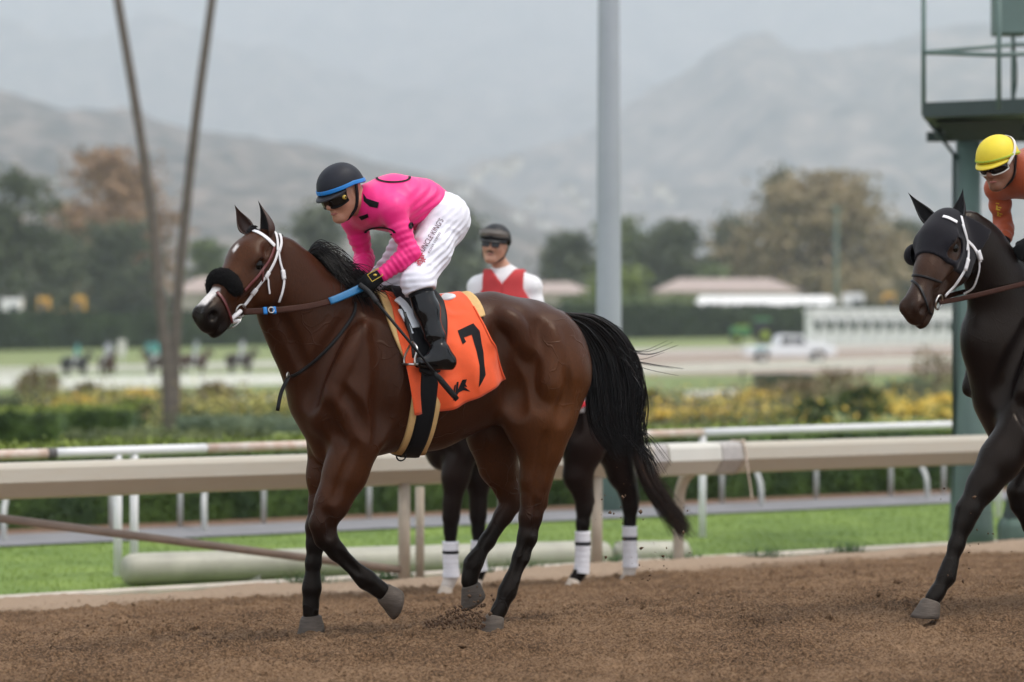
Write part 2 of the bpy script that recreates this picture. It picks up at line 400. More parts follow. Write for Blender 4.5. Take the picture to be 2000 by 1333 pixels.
def clod_mesh(name, C, R, m, seed, kind="stuff"):
    """small crumbs of earth, one mesh"""
    rng = np.random.default_rng(seed); base = np.array([(1, 0, 0), (-1, 0, 0), (0, 1, 0), (0, -1, 0), (0, 0, 1), (0, 0, -1)], float); fc = np.array([(0, 2, 4), (2, 1, 4), (1, 3, 4), (3, 0, 4), (2, 0, 5), (1, 2, 5), (3, 1, 5), (0, 3, 5)])
    n = len(C); B = base[None] * rng.uniform(.6, 1.3, (n, 6, 1)) * R[:, None, None] + rng.normal(size=(n, 6, 3)) * R[:, None, None] * .18
    V = (C[:, None] + B).reshape(-1, 3); F = (np.arange(n)[:, None, None] * 6 + fc[None]).reshape(-1, 3); me = bpy.data.meshes.new(name)
    me.vertices.add(len(V)); me.vertices.foreach_set("co", V.astype(np.float32).ravel()); me.loops.add(F.size); me.loops.foreach_set("vertex_index", F.astype(np.int32).ravel())
    me.polygons.add(len(F)); me.polygons.foreach_set("loop_start", np.arange(0, F.size, 3, dtype=np.int32)); me.polygons.foreach_set("loop_total", np.full(len(F), 3, np.int32)); me.update(calc_edges=True)
    o = link(name, me, m, None, True); o["kind"] = kind; return o
def zat(S, V):
    i = np.clip(np.searchsorted(s_ax, S) - 1, 0, len(s_ax) - 2); j = np.clip(np.searchsorted(v_ax, V) - 1, 0, len(v_ax) - 2); return Zg[i, j]
n = 26000; cs = RNG.uniform(-5.5, 6.5, n); cv = RNG.uniform(-3.0, 5.0, n); keep = fbm(cs * 1.6, cv * 1.6, 3, 70) > -.05; cs, cv = cs[keep], cv[keep]
rr_ = np.clip(RNG.gamma(1.5, .0016, len(cs)) + .0018, .0018, .012); pz = zat(cs, cv) + rr_ * .35; pp = OG + cs[:, None] * AL + cv[:, None] * AC
co = clod_mesh("dirt_clods", np.stack([pp[:, 0], pp[:, 1], pz], 1), rr_, M_DIRT, 3); n3_ = 420; s3, v3 = RNG.uniform(-4.5, 6, n3_), RNG.uniform(-2.2, 4.4, n3_); p3 = OG + s3[:, None] * AL + v3[:, None] * AC; r3 = RNG.gamma(3, .0045, n3_).clip(.008, .03)
bigc = clod_mesh("dirt_lumps", np.stack([p3[:, 0], p3[:, 1], zat(s3, v3) + r3 * .3], 1), r3, M_DIRT, 4); tag(bigc, "larger damp lumps of brown dirt lying on the track", "dirt")
co["label"] = "loose clods of brown dirt scattered over the track"; co["category"] = "dirt"

# infield ground
Xi = np.concatenate([np.linspace(-9000, -400, 14), np.linspace(-390, -62, 20), np.linspace(-60, 60, 81), np.linspace(62, 390, 20), np.linspace(400, 9000, 14)]); Yi = np.concatenate([np.linspace(8, 60, 40), np.linspace(62, 270, 60), np.linspace(280, 2000, 20), np.linspace(2200, 12000, 12)])
GX, GY = np.meshgrid(Xi, Yi, indexing='ij'); GV = (GX - OG[0]) * AC[0] + (GY - OG[1]) * AC[1]
GZ = ground_z(GX, GY) - np.where(GV < 6.6, (6.6 - GV) * 1.0, 0)
infield = grid_mesh("infield_ground", GX, GY, np.maximum(GZ, -4), mat("infield_turf", (.13, .185, .045), .9, col2=(.18, .20, .065), nscale=.35, bump=.3, bscale=30))
M_GRASS = mat("mown_grass", (.125, .20, .030), .85, col2=(.165, .235, .038), nscale=1.6, noise=.18, bump=.6, bscale=90)
def band(name, v0, v1, dz, m, s0=-30, s1=60, zf=None):
    ss = np.linspace(s0, s1, 90); vv = np.linspace(v0, v1, 6); S_, V_ = np.meshgrid(ss, vv, indexing='ij'); P = OG + S_[..., None] * AL + V_[..., None] * AC
    return grid_mesh(name, P[..., 0], P[..., 1], ground_z(P[..., 0], P[..., 1]) * 0 - .5 + dz, m)
turf = band("turf_strip", 5.85, 10.7, .012, M_GRASS); band("service_path", 10.6, 11.75, .030, mat("grey_asphalt", (.20, .195, .20), .9, noise=.15, nscale=2.5, bump=.3, bscale=80)); band("mulch_bed", 11.7, 14.6, .022, mat("brown_mulch", (.20, .12, .075), .95, noise=.4, nscale=12, bump=.6, bscale=40))
# concrete kerb at the turf edge
mb = MB(); sb = [SV(s, 6.25) for s in (-30, 45)]; R3 = Matrix.Rotation(TH, 3, 'Z')
c = (sb[0] + sb[1]) / 2; mb.box((c[0], c[1], -.47), (75, .14, .09), R3, bev=.015); kb = mb.build("kerb", mat("pale_concrete", (.52, .45, .38), .9, noise=.2, nscale=6, bump=.3, bscale=50)); kb["kind"] = "structure"
# grass blades on the strip
def blades(name, S, V, H, m, z0, seed, lean=.35, wdt=.006):
    rng = np.random.default_rng(seed); n = len(S); P = OG + S[:, None] * AL + V[:, None] * AC; a = rng.uniform(0, 2 * math.pi, n); w_ = wdt * rng.uniform(.6, 1.4, n)
    z0 = np.broadcast_to(z0, (n,)); l = rng.normal(size=(n, 2)) * lean * H[:, None]
    A_ = np.stack([P[:, 0] - np.cos(a) * w_, P[:, 1] - np.sin(a) * w_, z0], 1); B_ = np.stack([P[:, 0] + np.cos(a) * w_, P[:, 1] + np.sin(a) * w_, z0], 1); C_ = np.stack([P[:, 0] + l[:, 0], P[:, 1] + l[:, 1], z0 + H], 1)
    Vv = np.stack([A_, B_, C_], 1).reshape(-1, 3); me = bpy.data.meshes.new(name); F = np.arange(3 * n).reshape(-1, 3)
    me.vertices.add(len(Vv)); me.vertices.foreach_set("co", Vv.astype(np.float32).ravel()); me.loops.add(F.size); me.loops.foreach_set("vertex_index", F.astype(np.int32).ravel()); me.polygons.add(n); me.polygons.foreach_set("loop_start", np.arange(0, F.size, 3, dtype=np.int32)); me.polygons.foreach_set("loop_total", np.full(n, 3, np.int32)); me.update(calc_edges=True)
    o = link(name, me, m); o["kind"] = "stuff"; return o
n = 34000; M_BLADE = mat("grass_blade", (.150, .235, .034), .7, col2=(.195, .27, .045), nscale=.9, noise=.2)
gb = blades("grass", RNG.uniform(-6, 13, n), RNG.uniform(6.3, 10.55, n), RNG.uniform(.012, .032, n), M_BLADE, -.49, 5); tag(gb, "short mown green grass between track and path", "grass")
n = 900; tuft = RNG.choice(np.array([6.2, 6.9, 7.7, 8.1, 8.9, 9.6, 10.4, 11.3]) - 4.2, n) + RNG.normal(size=n) * .10
wd = blades("weeds", tuft + .3, 6.12 + RNG.normal(size=n) * .05, RNG.uniform(.05, .17, n), mat("weed_green", (.05, .10, .03), .8), -.5, 6, .5, .012); tag(wd, "tufts of dark weeds along the pale kerb", "weeds")

# ------------------------------------------------------------------ mountains
def ridge(name, d0, d1, prof, seed, m, rough=.16, n=(150, 40), label=None):
    """prof: photo pixels of the skyline, carried at depth d1; the slope falls to the ground at d0"""
    px = np.array([p[0] for p in prof], float); py = np.array([p[1] for p in prof], float)
    u = np.linspace(px[0], px[-1], n[0]); t = np.linspace(0, 1.35, n[1]); U, T_ = np.meshgrid(u, t, indexing='ij')
    Y = d0 + (d1 - d0) * T_; X = (U - 1000) / FPX * d1; top = CAMZ + (HORZ - np.interp(U, px, py)) / FPX * d1
    up = np.where(T_ < 1, T_ ** 1.15, 1 - (T_ - 1) * .8); sx = X / d1 * 14; sy = Y / d1 * 16
    rid = 1 - 2 * np.abs(fbm(sx * 1.2, sy * .7, 4, seed, .5)); Z = top * up * (1 + rough * 1.6 * (rid - .75) * np.clip(np.sin(np.clip(T_, 0, 1) * math.pi) * .9 + .15, 0, 1)) + top * .04 * fbm(sx * 5, sy * 5, 3, seed + 5) * up
    o = grid_mesh(name, X, Y, np.clip(Z, -3, 1850), m); return o
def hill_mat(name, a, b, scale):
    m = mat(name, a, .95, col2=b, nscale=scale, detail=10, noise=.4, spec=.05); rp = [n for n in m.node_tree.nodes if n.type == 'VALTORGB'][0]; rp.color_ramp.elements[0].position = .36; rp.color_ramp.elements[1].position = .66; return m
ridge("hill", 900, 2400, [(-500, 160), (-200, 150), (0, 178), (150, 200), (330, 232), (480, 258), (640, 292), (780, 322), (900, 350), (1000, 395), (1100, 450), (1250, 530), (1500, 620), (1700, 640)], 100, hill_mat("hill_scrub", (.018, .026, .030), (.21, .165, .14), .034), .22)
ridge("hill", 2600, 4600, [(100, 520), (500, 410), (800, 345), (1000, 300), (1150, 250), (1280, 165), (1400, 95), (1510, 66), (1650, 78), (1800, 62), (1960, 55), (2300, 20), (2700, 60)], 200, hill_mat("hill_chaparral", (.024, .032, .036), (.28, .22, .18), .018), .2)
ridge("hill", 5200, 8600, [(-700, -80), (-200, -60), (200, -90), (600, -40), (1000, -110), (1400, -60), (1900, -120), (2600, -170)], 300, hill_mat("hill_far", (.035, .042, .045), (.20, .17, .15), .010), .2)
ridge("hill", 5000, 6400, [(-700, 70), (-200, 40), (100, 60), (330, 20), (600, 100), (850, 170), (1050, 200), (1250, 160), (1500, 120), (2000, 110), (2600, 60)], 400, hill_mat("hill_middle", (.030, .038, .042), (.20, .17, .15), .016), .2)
# haze over the valley
hz = MB(); hz.box((0, 9000, 945), (26000, 19000, 1910)); hzm = bpy.data.materials.new("haze_air"); hzm.use_nodes = True; hn = hzm.node_tree; hn.nodes.clear()
pv = hn.nodes.new("ShaderNodeVolumePrincipled"); pv.inputs["Color"].default_value = (.82, .885, .955, 1); pv.inputs["Density"].default_value = .00030; pv.inputs["Anisotropy"].default_value = 0.0
ho = hn.nodes.new("ShaderNodeOutputMaterial"); hn.links.new(pv.outputs[0], ho.inputs["Volume"]); hzo = hz.build("haze", hzm); tag(hzo, "pale haze hanging over the valley", "haze", kind="stuff")
# ------------------------------------------------------------------ foliage tools
def leaf_mesh(name, C, size, m, parent=None, seed=0, extra=None, flat=1.0):
    """leaf-sized quads at points C"""
    rng = np.random.default_rng(seed); n = len(C); a = rng.normal(size=(n, 3)); a[:, 2] *= flat; a /= np.linalg.norm(a, axis=1, keepdims=True); b = rng.normal(size=(n, 3)); b -= a * (a * b).sum(1, keepdims=True); b /= np.linalg.norm(b, axis=1, keepdims=True)
    s_ = size * rng.uniform(.55, 1.35, (n, 1)); V = np.stack([C - a * s_, C - b * s_ * .55, C + a * s_, C + b * s_ * .55], 1).reshape(-1, 3); F = np.arange(4 * n).reshape(-1, 4)
    me = bpy.data.meshes.new(name); nv = len(V); F = F.astype(np.int32)
    if extra is not None:
        V = np.concatenate([V, extra[0]]); F = np.concatenate([F, np.array(extra[1], np.int32) + nv])
    me.vertices.add(len(V)); me.vertices.foreach_set("co", V.astype(np.float32).ravel()); me.loops.add(F.size); me.loops.foreach_set("vertex_index", F.ravel()); me.polygons.add(len(F)); me.polygons.foreach_set("loop_start", np.arange(0, F.size, 4, dtype=np.int32)); me.polygons.foreach_set("loop_total", np.full(len(F), 4, np.int32)); me.update(calc_edges=True)
    return link(name, me, m, parent)
def leafm(name, a, b, scale, rough=.6): 
    m = mat(name, a, rough, col2=b, nscale=scale, noise=.25, spec=.25); return m
LF = dict(hedge=leafm("hedge_leaf", (.020, .045, .009), (.055, .095, .014), 2.2), hedge_top=leafm("hedge_top_leaf", (.14, .19, .028), (.20, .24, .045), 2.0), far_hedge=leafm("far_hedge_leaf", (.018, .032, .012), (.030, .048, .016), .5),
          dark=leafm("dark_leaf", (.050, .068, .036), (.105, .12, .062), .35), green=leafm("green_leaf", (.085, .125, .040), (.15, .18, .070), .35), bright=leafm("bright_leaf", (.14, .19, .03), (.19, .23, .05), .4),
          brown=leafm("rust_leaf", (.24, .125, .060), (.36, .22, .12), .3), olive=leafm("olive_leaf", (.20, .17, .085), (.36, .27, .155), .3), grey=leafm("grey_leaf", (.09, .11, .07), (.15, .16, .105), .3), yellow=mat("yellow_flower", (.75, .47, .05), .7, col2=(.66, .52, .12), nscale=3), pale=mat("pale_flower", (.45, .42, .10), .7, col2=(.60, .50, .14), nscale=3), shrub=leafm("shrub_leaf", (.075, .10, .040), (.13, .15, .055), 1.5), heath=leafm("heath_leaf", (.18, .14, .075), (.28, .21, .12), 1.5), sage=leafm("sage_leaf", (.10, .14, .085), (.15, .185, .11), 1.2))
M_BARK = mat("bark", (.075, .055, .042), .9, noise=.35, nscale=3, bump=.6, bscale=14, stretch=(1, 1, .3))

def hedge_box(name, p0, p1, depth, z0, z1, m, leaf, dens, label, cat="hedge", group=None, wob=.06, seed=1, top=None):
    """clipped hedge between two ground points; solid core plus leaves on all faces"""
    p0 = np.array(p0[:2], float); p1 = np.array(p1[:2], float); L = np.linalg.norm(p1 - p0); ex = (p1 - p0) / L; ey = np.array([-ex[1], ex[0]]); rng = np.random.default_rng(seed); h = z1 - z0
    n = int(dens * (L * h * 2 + L * depth + depth * h * 2)); q = rng.random((n, 3)); f = rng.choice(4, n, p=[.45, .1, .38, .07])
    u = q[:, 0] * L; v = q[:, 1] * depth; z = q[:, 2] * h
    v = np.where(f == 0, 0, np.where(f == 1, depth, v)); z = np.where(f == 2, h, z); u = np.where(f == 3, np.where(q[:, 0] < .5, 0, L), u)
    jit = rng.normal(size=(n, 3)) * wob; wv = wob * 1.5 * fbm(u * 1.2, z * 1.2 + v, 3, seed + 3)
    C = np.stack([p0[0] + ex[0] * (u + jit[:, 0]) + ey[0] * (v + jit[:, 1] + wv), p0[1] + ex[1] * (u + jit[:, 0]) + ey[1] * (v + jit[:, 1] + wv), z0 + np.maximum(z + jit[:, 2] * .8 + wv * .5, .02)], 1)
    i = wob * .6; cv = [np.array([*(p0 + ex * a + ey * b), zz]) for a in (i, L - i) for b in (i, depth - i) for zz in (z0 - .05, z1 - i)]
    cf = [(0, 1, 3, 2), (4, 6, 7, 5), (0, 4, 5, 1), (2, 3, 7, 6), (1, 5, 7, 3)]
    root = empty(name, (float(p0[0]), float(p0[1]), z0)); off = np.array([p0[0], p0[1], z0])
    if top is not None:  # leaves on the top face get a lighter, yellower material
        tp = f == 2; leaf_mesh("top_leaves", C[tp] - off + np.array([0, 0, .02]), leaf, top, root, seed + 1)["kind"] = "stuff"; C = C[~tp]
    leaf_mesh("foliage", C - off, leaf, m, root, seed, (np.array(cv) - off, cf)); tag(root, label, cat, group); return root

def blob_plant(name, c, r, m, n, leaf, label, cat="shrub", group=None, seed=1, flower=None, nf=0, spiky=0.0):
    """rounded shrub: stem plus leaves spread through its volume, flowers on the outside"""
    rng = np.random.default_rng(seed); d = rng.normal(size=(n, 3)); d /= np.linalg.norm(d, axis=1, keepdims=True); rr = rng.random(n) ** (.30); lob = 1 + .35 * fbm(d[:, 0] * 2 + seed, d[:, 1] * 2 + d[:, 2] * 2, 3, seed)
    P = d * np.array(r)[None] * (rr * lob)[:, None]; P[:, 2] = np.maximum(P[:, 2] + r[2] * .9, .02)
    if spiky: P[:, 2] *= 1 + spiky * rng.random(n)
    root = empty(name, c); mb = MB(); 
    for k in range(4): a = rng.uniform(0, 6.28); mb.tube([(0, 0, -.1), (math.cos(a) * r[0] * .2, math.sin(a) * r[1] * .2, r[2] * .6), (math.cos(a) * r[0] * .55, math.sin(a) * r[1] * .55, r[2] * 1.3)], [r[0] * .06, r[0] * .045, r[0] * .02], 5)
    mb.build("stem", M_BARK, root); leaf_mesh("foliage", P, leaf, m, root, seed)
    if flower is not None:
        d = rng.normal(size=(nf, 3)); d[:, 2] = np.abs(d[:, 2]); d /= np.linalg.norm(d, axis=1, keepdims=True); Q = d * np.array(r)[None] * rng.uniform(.9, 1.12, (nf, 1)); Q[:, 2] += r[2] * .95; leaf_mesh("flowers", Q, leaf * 1.1, flower, root, seed + 9)
    tag(root, label, cat, group); return root

def tree(name, px, ytop, ybase, hw, d, m, label, seed, n=5200, clumps=44, leaf=.46, flat=1.0, gap=1.0, cat="tree", low=.12, conifer=0.0):
    """trunk, limbs to every clump, crown of leaf quads with gaps"""
    rng = np.random.default_rng(seed); s_ = FPX / d; X = (px - 1000) / FPX * d; z0 = gz(X, d); zt = CAMZ + (HORZ - ytop) / s_; H = zt - z0; R = hw / s_
    root = empty(name, (X, d, z0)); cc = []
    for k in range(clumps):
        t = rng.uniform(low, 1.0)
        if conifer: w_ = R * (1.02 - t) * conifer + R * .12
        else: w_ = R * math.sin(math.pi * min(.97, .20 + .78 * t)) ** .65
        a = rng.uniform(0, 6.28); r_ = w_ * math.sqrt(rng.uniform(.05, 1)); cc.append((math.cos(a) * r_, math.sin(a) * r_ * .8, H * (t * .93)))
    cc = np.array(cc); wgt = rng.uniform(.5, 1.5, clumps); wgt /= wgt.sum(); ci = rng.choice(clumps, n, p=wgt)
    sg = R * .25 * gap * np.array([1.15, 1.0, .75 * flat]); P = cc[ci] + rng.normal(size=(n, 3)) * sg * (rng.random((n, 1)) * .9 + .35)
    P[:, 2] = np.clip(P[:, 2], .3, H * 1.0)
    mb = MB(); tr = max(.10, R * .055); top = np.array([rng.normal() * R * .08, rng.normal() * R * .08, H * (.9 if conifer else .6)])
    mb.tube(spline([(0, 0, -.3), (rng.normal() * .2, rng.normal() * .2, H * .25), top], 8), list(np.linspace(tr, tr * .35, 8)), 8)
    for k in range(0, clumps, 2):
        c = cc[k]; b = np.array([0, 0, max(.1 * H, min(c[2] * .62, H * .55))]) + top * np.array([.5, .5, 0]); mb.tube([b, (b + c) / 2 + np.array([0, 0, .04 * H]), c], [tr * .45, tr * .28, tr * .1], 5)
    mb.build("trunk", M_BARK, root, True); leaf_mesh("crown", P, leaf, m, root, seed, flat=1.0); tag(root, label, cat); return root

# ------------------------------------------------------------------ rails by the track
M_BEIGE = mat("beige_rail_paint", (.48, .435, .355), .55, col2=(.41, .36, .285), noise=.12, nscale=4.5, bump=.05, bscale=30, stretch=(1, 1, 6)); M_BEIGE2 = mat("cream_rail_paint", (.58, .555, .49), .5, noise=.06, nscale=3); M_POST = mat("tan_post_paint", (.40, .335, .26), .6, noise=.15, nscale=6)
M_WHITE = mat("white_rail_paint", (.70, .69, .69), .5, noise=.05, nscale=4); M_WHITE_OLD = mat("weathered_white_paint", (.62, .54, .48), .6, col2=(.52, .36, .28), nscale=9); M_TAPE = mat("grey_joint_tape", (.46, .43, .40), .7, col2=(.36, .33, .31), nscale=40)
VR = 5.58; ZR = .56
def rail_s(px):
    """where the sight line of a photo column crosses the rail line"""
    k = (px - 1000) / FPX; n_ = AC; b = SV(0, VR); d = (b @ n_) / (np.array([k, 1.0]) @ n_); P = np.array([k * d, d]); return float((P - SV(0, VR)) @ AL), d
rail = empty("safety_rail", (*SV(0, VR), -.43), TH); tag(rail, "long beige safety rail with slanted hood along the dirt track", "rail")
def rail_piece(name, s0, s1, prof, m, parent=rail):
    mb = MB(); n = len(prof); vs = [Vector((s, v, z + .43)) for s in (s0, s1) for v, z in prof]; mb.raw(vs, [tuple(range(n - 1, -1, -1)), tuple(range(n, 2 * n))] + [(i, (i + 1) % n, (i + 1) % n + n, i + n) for i in range(n)])
    o = mb.build(name, m, parent); return o
PROF = [(.06, ZR), (-.085, ZR), (-.105, ZR - .012), (-.120, ZR - .035), (-.135, ZR - .128), (-.125, ZR - .140), (-.03, ZR - .235), (.06, ZR - .255)]
grow = lambda p, k: [((v + .03) * k - .03, (z - ZR + .12) * k + ZR - .12) for v, z in p]
sA, sB, sC = rail_s(1290)[0], rail_s(1393)[0], rail_s(1432)[0]
rail_piece("rail_beam", -26, sA - .004, PROF, M_BEIGE); rail_piece("rail_beam", sA + .004, sB - .004, grow(PROF, 1.04), M_BEIGE2); rail_piece("joint_cover", sB + .002, sC - .002, grow(PROF, 1.06), M_TAPE); rail_piece("rail_beam", sC + .004, 46, PROF, M_BEIGE)
rail_piece("joint_cover", sA - .14, sA - .012, grow(PROF, 1.03), M_TAPE)
for px in (-420, 792, 1168, 1358, 2160):
    s, d = rail_s(px); mb = MB()
    if px in (792, 1168): mb.tube([(s, .02, ZR + .43 - .18), (s, .02, -.05)], .046, 10); mb.build("post", M_POST, rail, True); continue
    mb.tube(spline([(s, .0, ZR + .43 - .20), (s, .16, ZR + .43 - .30), (s, .24, .43 + .05), (s, .24, -.05)], 14), .046, 10); mb.build("post", M_POST, rail, True)
s, d = rail_s(856); mb = MB(); mb.tube([(s, .30, .70), (s, .30, -.05)], .034, 10); mb.build("post", M_POST, rail, True)
s0, s1 = rail_s(-260)[0], rail_s(792)[0]; z_ = lambda py, d: CAMZ - (py - HORZ) / FPX * d + .43
mb = MB(); mb.tube([(s1, .02, .10), (s0, .10, .76)], .030, 10); mb.build("brace", mat("brown_brace_paint", (.20, .145, .11), .6, noise=.2, nscale=5), rail, True)
# rope tied round the joint
s, d = rail_s(1437); p = SV(s, VR); ro = empty("rope", (p[0], p[1], .3), TH); tag(ro, "frayed pale rope tied round the beige rail with its end hanging down", "rope"); M_ROPE = mat("pale_rope", (.62, .50, .40), .9, bump=.6, bscale=150)
mb = MB(); pr = [(v, z - .3) for v, z in grow(PROF, 1.10)]; mb.tube([(0.01 * math.sin(i * 2), v, z) for i, (v, z) in enumerate(pr + pr[:1])], .008, 6); mb.build("loop", M_ROPE, ro, True)
mb = MB(); mb.tube(spline([(0, -.14, .16), (.01, -.16, .02), (.03, -.165, -.10), (.045, -.16, -.19)], 10), [.009, .008, .008, .007, .008, .007, .008, .007, .010, .014], 6); mb.build("loose_end", M_ROPE, ro, True)
mb = MB(); mb.sphere((0, -.10, .275), (.022, .02, .014), 8, 6); mb.build("knot", M_ROPE, ro, True)
# white pipe rail behind
pr0, pr1 = W(230, 882, 19.3), W(1368, 846, 22.9); dirp = (pr1 - pr0).normalized(); wr = empty("pipe_rail", (pr0.x, pr0.y, -.5)); tag(wr, "white tubular rail on upright posts just behind the beige rail", "rail")
def on_pipe(px):
    k = (px - 1000) / FPX; t = (k * pr0.y - pr0.x) / (dirp.x - k * dirp.y); return pr0 + dirp * t
loc = lambda q: Vector(q) - Vector((pr0.x, pr0.y, -.5))
for a, b, m in ((-300, 98, M_WHITE_OLD), (103, 402, M_WHITE), (405, 1372, M_WHITE_OLD), (1376, 2300, M_WHITE)):
    mb = MB(); q0, q1 = on_pipe(a), on_pipe(b); mb.tube([loc(q0 + (q1 - q0) * i / 6) for i in range(7)], .040, 12); mb.build("pipe", m, wr, True)
q = on_pipe(100); mb = MB(); mb.tube([loc(q - dirp * .035), loc(q + dirp * .035)], .044, 12); mb.build("joint_cover", mat("dark_joint", (.10, .09, .09), .7), wr, True)
for px in (230, 262, 1372, 1950):
    q = on_pipe(px); mb = MB(); mb.tube([loc(q - Vector((0, 0, .03))), loc(Vector((q.x, q.y, -.62)))], .034, 10); mb.build("post", M_WHITE, wr, True)
# grey post fence before the hedge
M_GREYP = mat("grey_post_paint", (.40, .40, .38), .6, noise=.15, nscale=8); gf = empty("post_fence", (*SV(0, 11.9), -.5), TH); tag(gf, "low grey pipe fence with straight and goose-necked posts before the hedge", "fence")
def vs_(px, v):
    k = (px - 1000) / FPX; b = SV(0, v); d = (b @ AC) / (np.array([k, 1.0]) @ AC); return float((np.array([k * d, d]) - b) @ AL)
mb = MB(); mb.tube([(-9, 0, .60), (25, 0, .60)], .024, 8); mb.build("top_pipe", M_GREYP, gf, True)
for px in (218, 352, 515, 721, 978, 1410, 1594, 1740, 1843): mb = MB(); s = vs_(px, 11.9); mb.tube([(s, 0, .60), (s, 0, -.05)], .028, 8); mb.build("post", M_GREYP, gf, True)
for px in (8, 400, 1488, 1812): mb = MB(); s = vs_(px, 11.2); mb.tube(spline([(s + .28, -.05, .60), (s + .10, -.45, .40), (s, -.68, .25), (s, -.70, -.05)], 12), .030, 8); mb.build("goose_neck_post", M_GREYP, gf, True)
# pale green padded bolsters on the turf
M_PAD = mat("pale_green_vinyl", (.36, .345, .275), .5, noise=.2, nscale=4, bump=.12, bscale=6)
def bolster(a, b, r, label):
    a, b = Vector(a), Vector(b); o = empty("rail_pad", (a.x, a.y, -.5)); t = (b - a); L = t.length; k = [0, .02, .06, .12]; pts = [a + t * (x / L) for x in k] + [a + t * f for f in np.linspace(.05, .95, 24)] + [b - t * (x / L) for x in k[::-1]]; base = Vector((a.x, a.y, -.5))
    rs = [r * .55, r * .8, r * .95, r] + [r * (1 + .012 * math.sin(i * 1.7)) for i in range(24)] + [r, r * .95, r * .8, r * .55]; mb = MB(); mb.tube([p - base for p in pts], rs, 18, flat=1.05); mb.build("cover", M_PAD, o, True)
    mb = MB(); mb.tube([p - base + Vector((0, -r * .99, -.012)) for p in pts[4:-4]], .006, 5); mb.build("seam", mat("pad_seam", (.22, .26, .20), .7), o, True)
    for f in (.25, .75): mb = MB(); c = a + t * f - base; mb.box((c.x, c.y, r * .25), (.12, .2, r * .5 + .02)); mb.build("foot", M_TAPE, o)
    tag(o, label, "padding"); return o
bolster(W(240, 1113, 18.55), W(1188, 1084, 20.6), .125, "long pale green padded bolster lying along the turf edge"); bolster(W(1200, 1082, 20.65), W(1345, 1080, 20.9), .105, "short pale green padded bolster beside the goose-neck post")

# ------------------------------------------------------------------ hedges and garden
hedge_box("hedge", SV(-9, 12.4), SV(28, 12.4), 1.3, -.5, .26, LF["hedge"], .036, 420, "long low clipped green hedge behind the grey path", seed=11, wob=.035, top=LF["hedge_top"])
hd = lambda px, d: gpt(px, d)
GARD = [  # px0, px1, depth, ytop, thick, material, label
    (-60, 112, 41, 806, 1.3, "hedge", "dark clipped hedge block at the left edge of the garden"), (118, 255, 44, 800, 1.2, "hedge", "dark clipped hedge block right of the left-edge block"),
    (225, 300, 52, 788, 1.5, "hedge", "square dark hedge block left of the palm trunks"), (345, 640, 46, 818, .9, "sage", "low grey green hedge right of the palm trunks"),
    (-40, 110, 58, 782, 1.0, "dark", "dark hedge strip behind the left-edge hedge block"), (120, 520, 38, 846, .8, "shrub", "low olive hedge in front of the palm trunks"),
    (1480, 1590, 78, 735, 1.5, "dark", "small dark clipped hedge below the pickup truck")]
for i, (a, b, d, yt, th, m, lab) in enumerate(GARD):
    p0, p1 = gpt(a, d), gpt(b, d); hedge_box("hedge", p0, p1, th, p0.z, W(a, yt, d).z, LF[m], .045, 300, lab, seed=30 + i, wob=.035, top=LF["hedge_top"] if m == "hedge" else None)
lawn = [(520, 640, 44, 36), ]
SHR = [ # px, depth, radius px, y centre, material, flower, label
    (1592, 50, 40, 800, "hedge", None, "round clipped green shrub nearest the white pipe rail"), (1682, 54, 48, 780, "hedge", None, "taller round clipped shrub beside the yellow flowers"),
    (1268, 62, 28, 778, "shrub", None, "small dark round shrub just right of the horse's tail"), (1302, 58, 22, 790, "dark", None, "low dark shrub near the flicking tail"),
    (1822, 80, 48, 722, "heath", None, "brown wispy shrub beside the green tower column"), (1640, 74, 60, 760, "heath", None, "brown feathery shrub behind the clipped shrubs"), (1560, 66, 50, 775, "heath", None, "brown feathery shrub left of the clipped shrubs"),
    (1770, 66, 55, 775, "sage", None, "spiky grey green shrub among yellow flowers by the tower"),
    (78, 74, 45, 752, "heath", None, "brown bush at the left before the white wall"), (170, 72, 28, 770, "heath", None, "small brown bush left of the yellow flowers"), (330, 70, 26, 770, "dark", None, "dark bush behind the palm trunks"),
    (420, 68, 40, 775, "heath", None, "brown low bush right of the palm trunks"),
    (150, 58, 30, 795, "shrub", "yellow", "yellow flowering bush in the left garden"), (210, 60, 28, 785, "shrub", "pale", "pale yellow flowering bush left of the palms"), (395, 56, 30, 806, "shrub", "pale", "pale yellow flowering bush right of the palms"),
    (480, 54, 28, 806, "sage", "pale", "pale flowering bush beside the bay horse's chest"), (560, 56, 26, 800, "shrub", "yellow", "yellow flowering bush against the bay horse's chest"), (270, 62, 24, 778, "shrub", "yellow", "yellow flowers just left of the palm trunks"),
    (1300, 52, 42, 815, "shrub", "yellow", "broad yellow flower clump beside the flicking tail"), (1390, 52, 40, 815, "shrub", "yellow", "yellow flower clump second from the flicking tail"), (1460, 53, 34, 808, "sage", "pale", "pale yellow flower clump left of the clipped shrubs"), (1476, 66, 26, 768, "shrub", "yellow", "bright yellow flower spot behind the pale clump"),
    (1530, 55, 30, 815, "sage", "pale", "pale flower clump just left of the round shrub"), (1730, 60, 34, 790, "shrub", "pale", "pale yellow clump right of the round shrubs"), (1790, 58, 36, 800, "shrub", "yellow", "yellow flower clump near the tower column"), (1850, 60, 34, 780, "shrub", "yellow", "yellow flower clump against the tower column"), (1720, 70, 26, 770, "shrub", "yellow", "yellow flowers behind the taller round shrub"), (1860, 56, 28, 810, "sage", "pale", "pale flower clump at the foot of the tower column")]
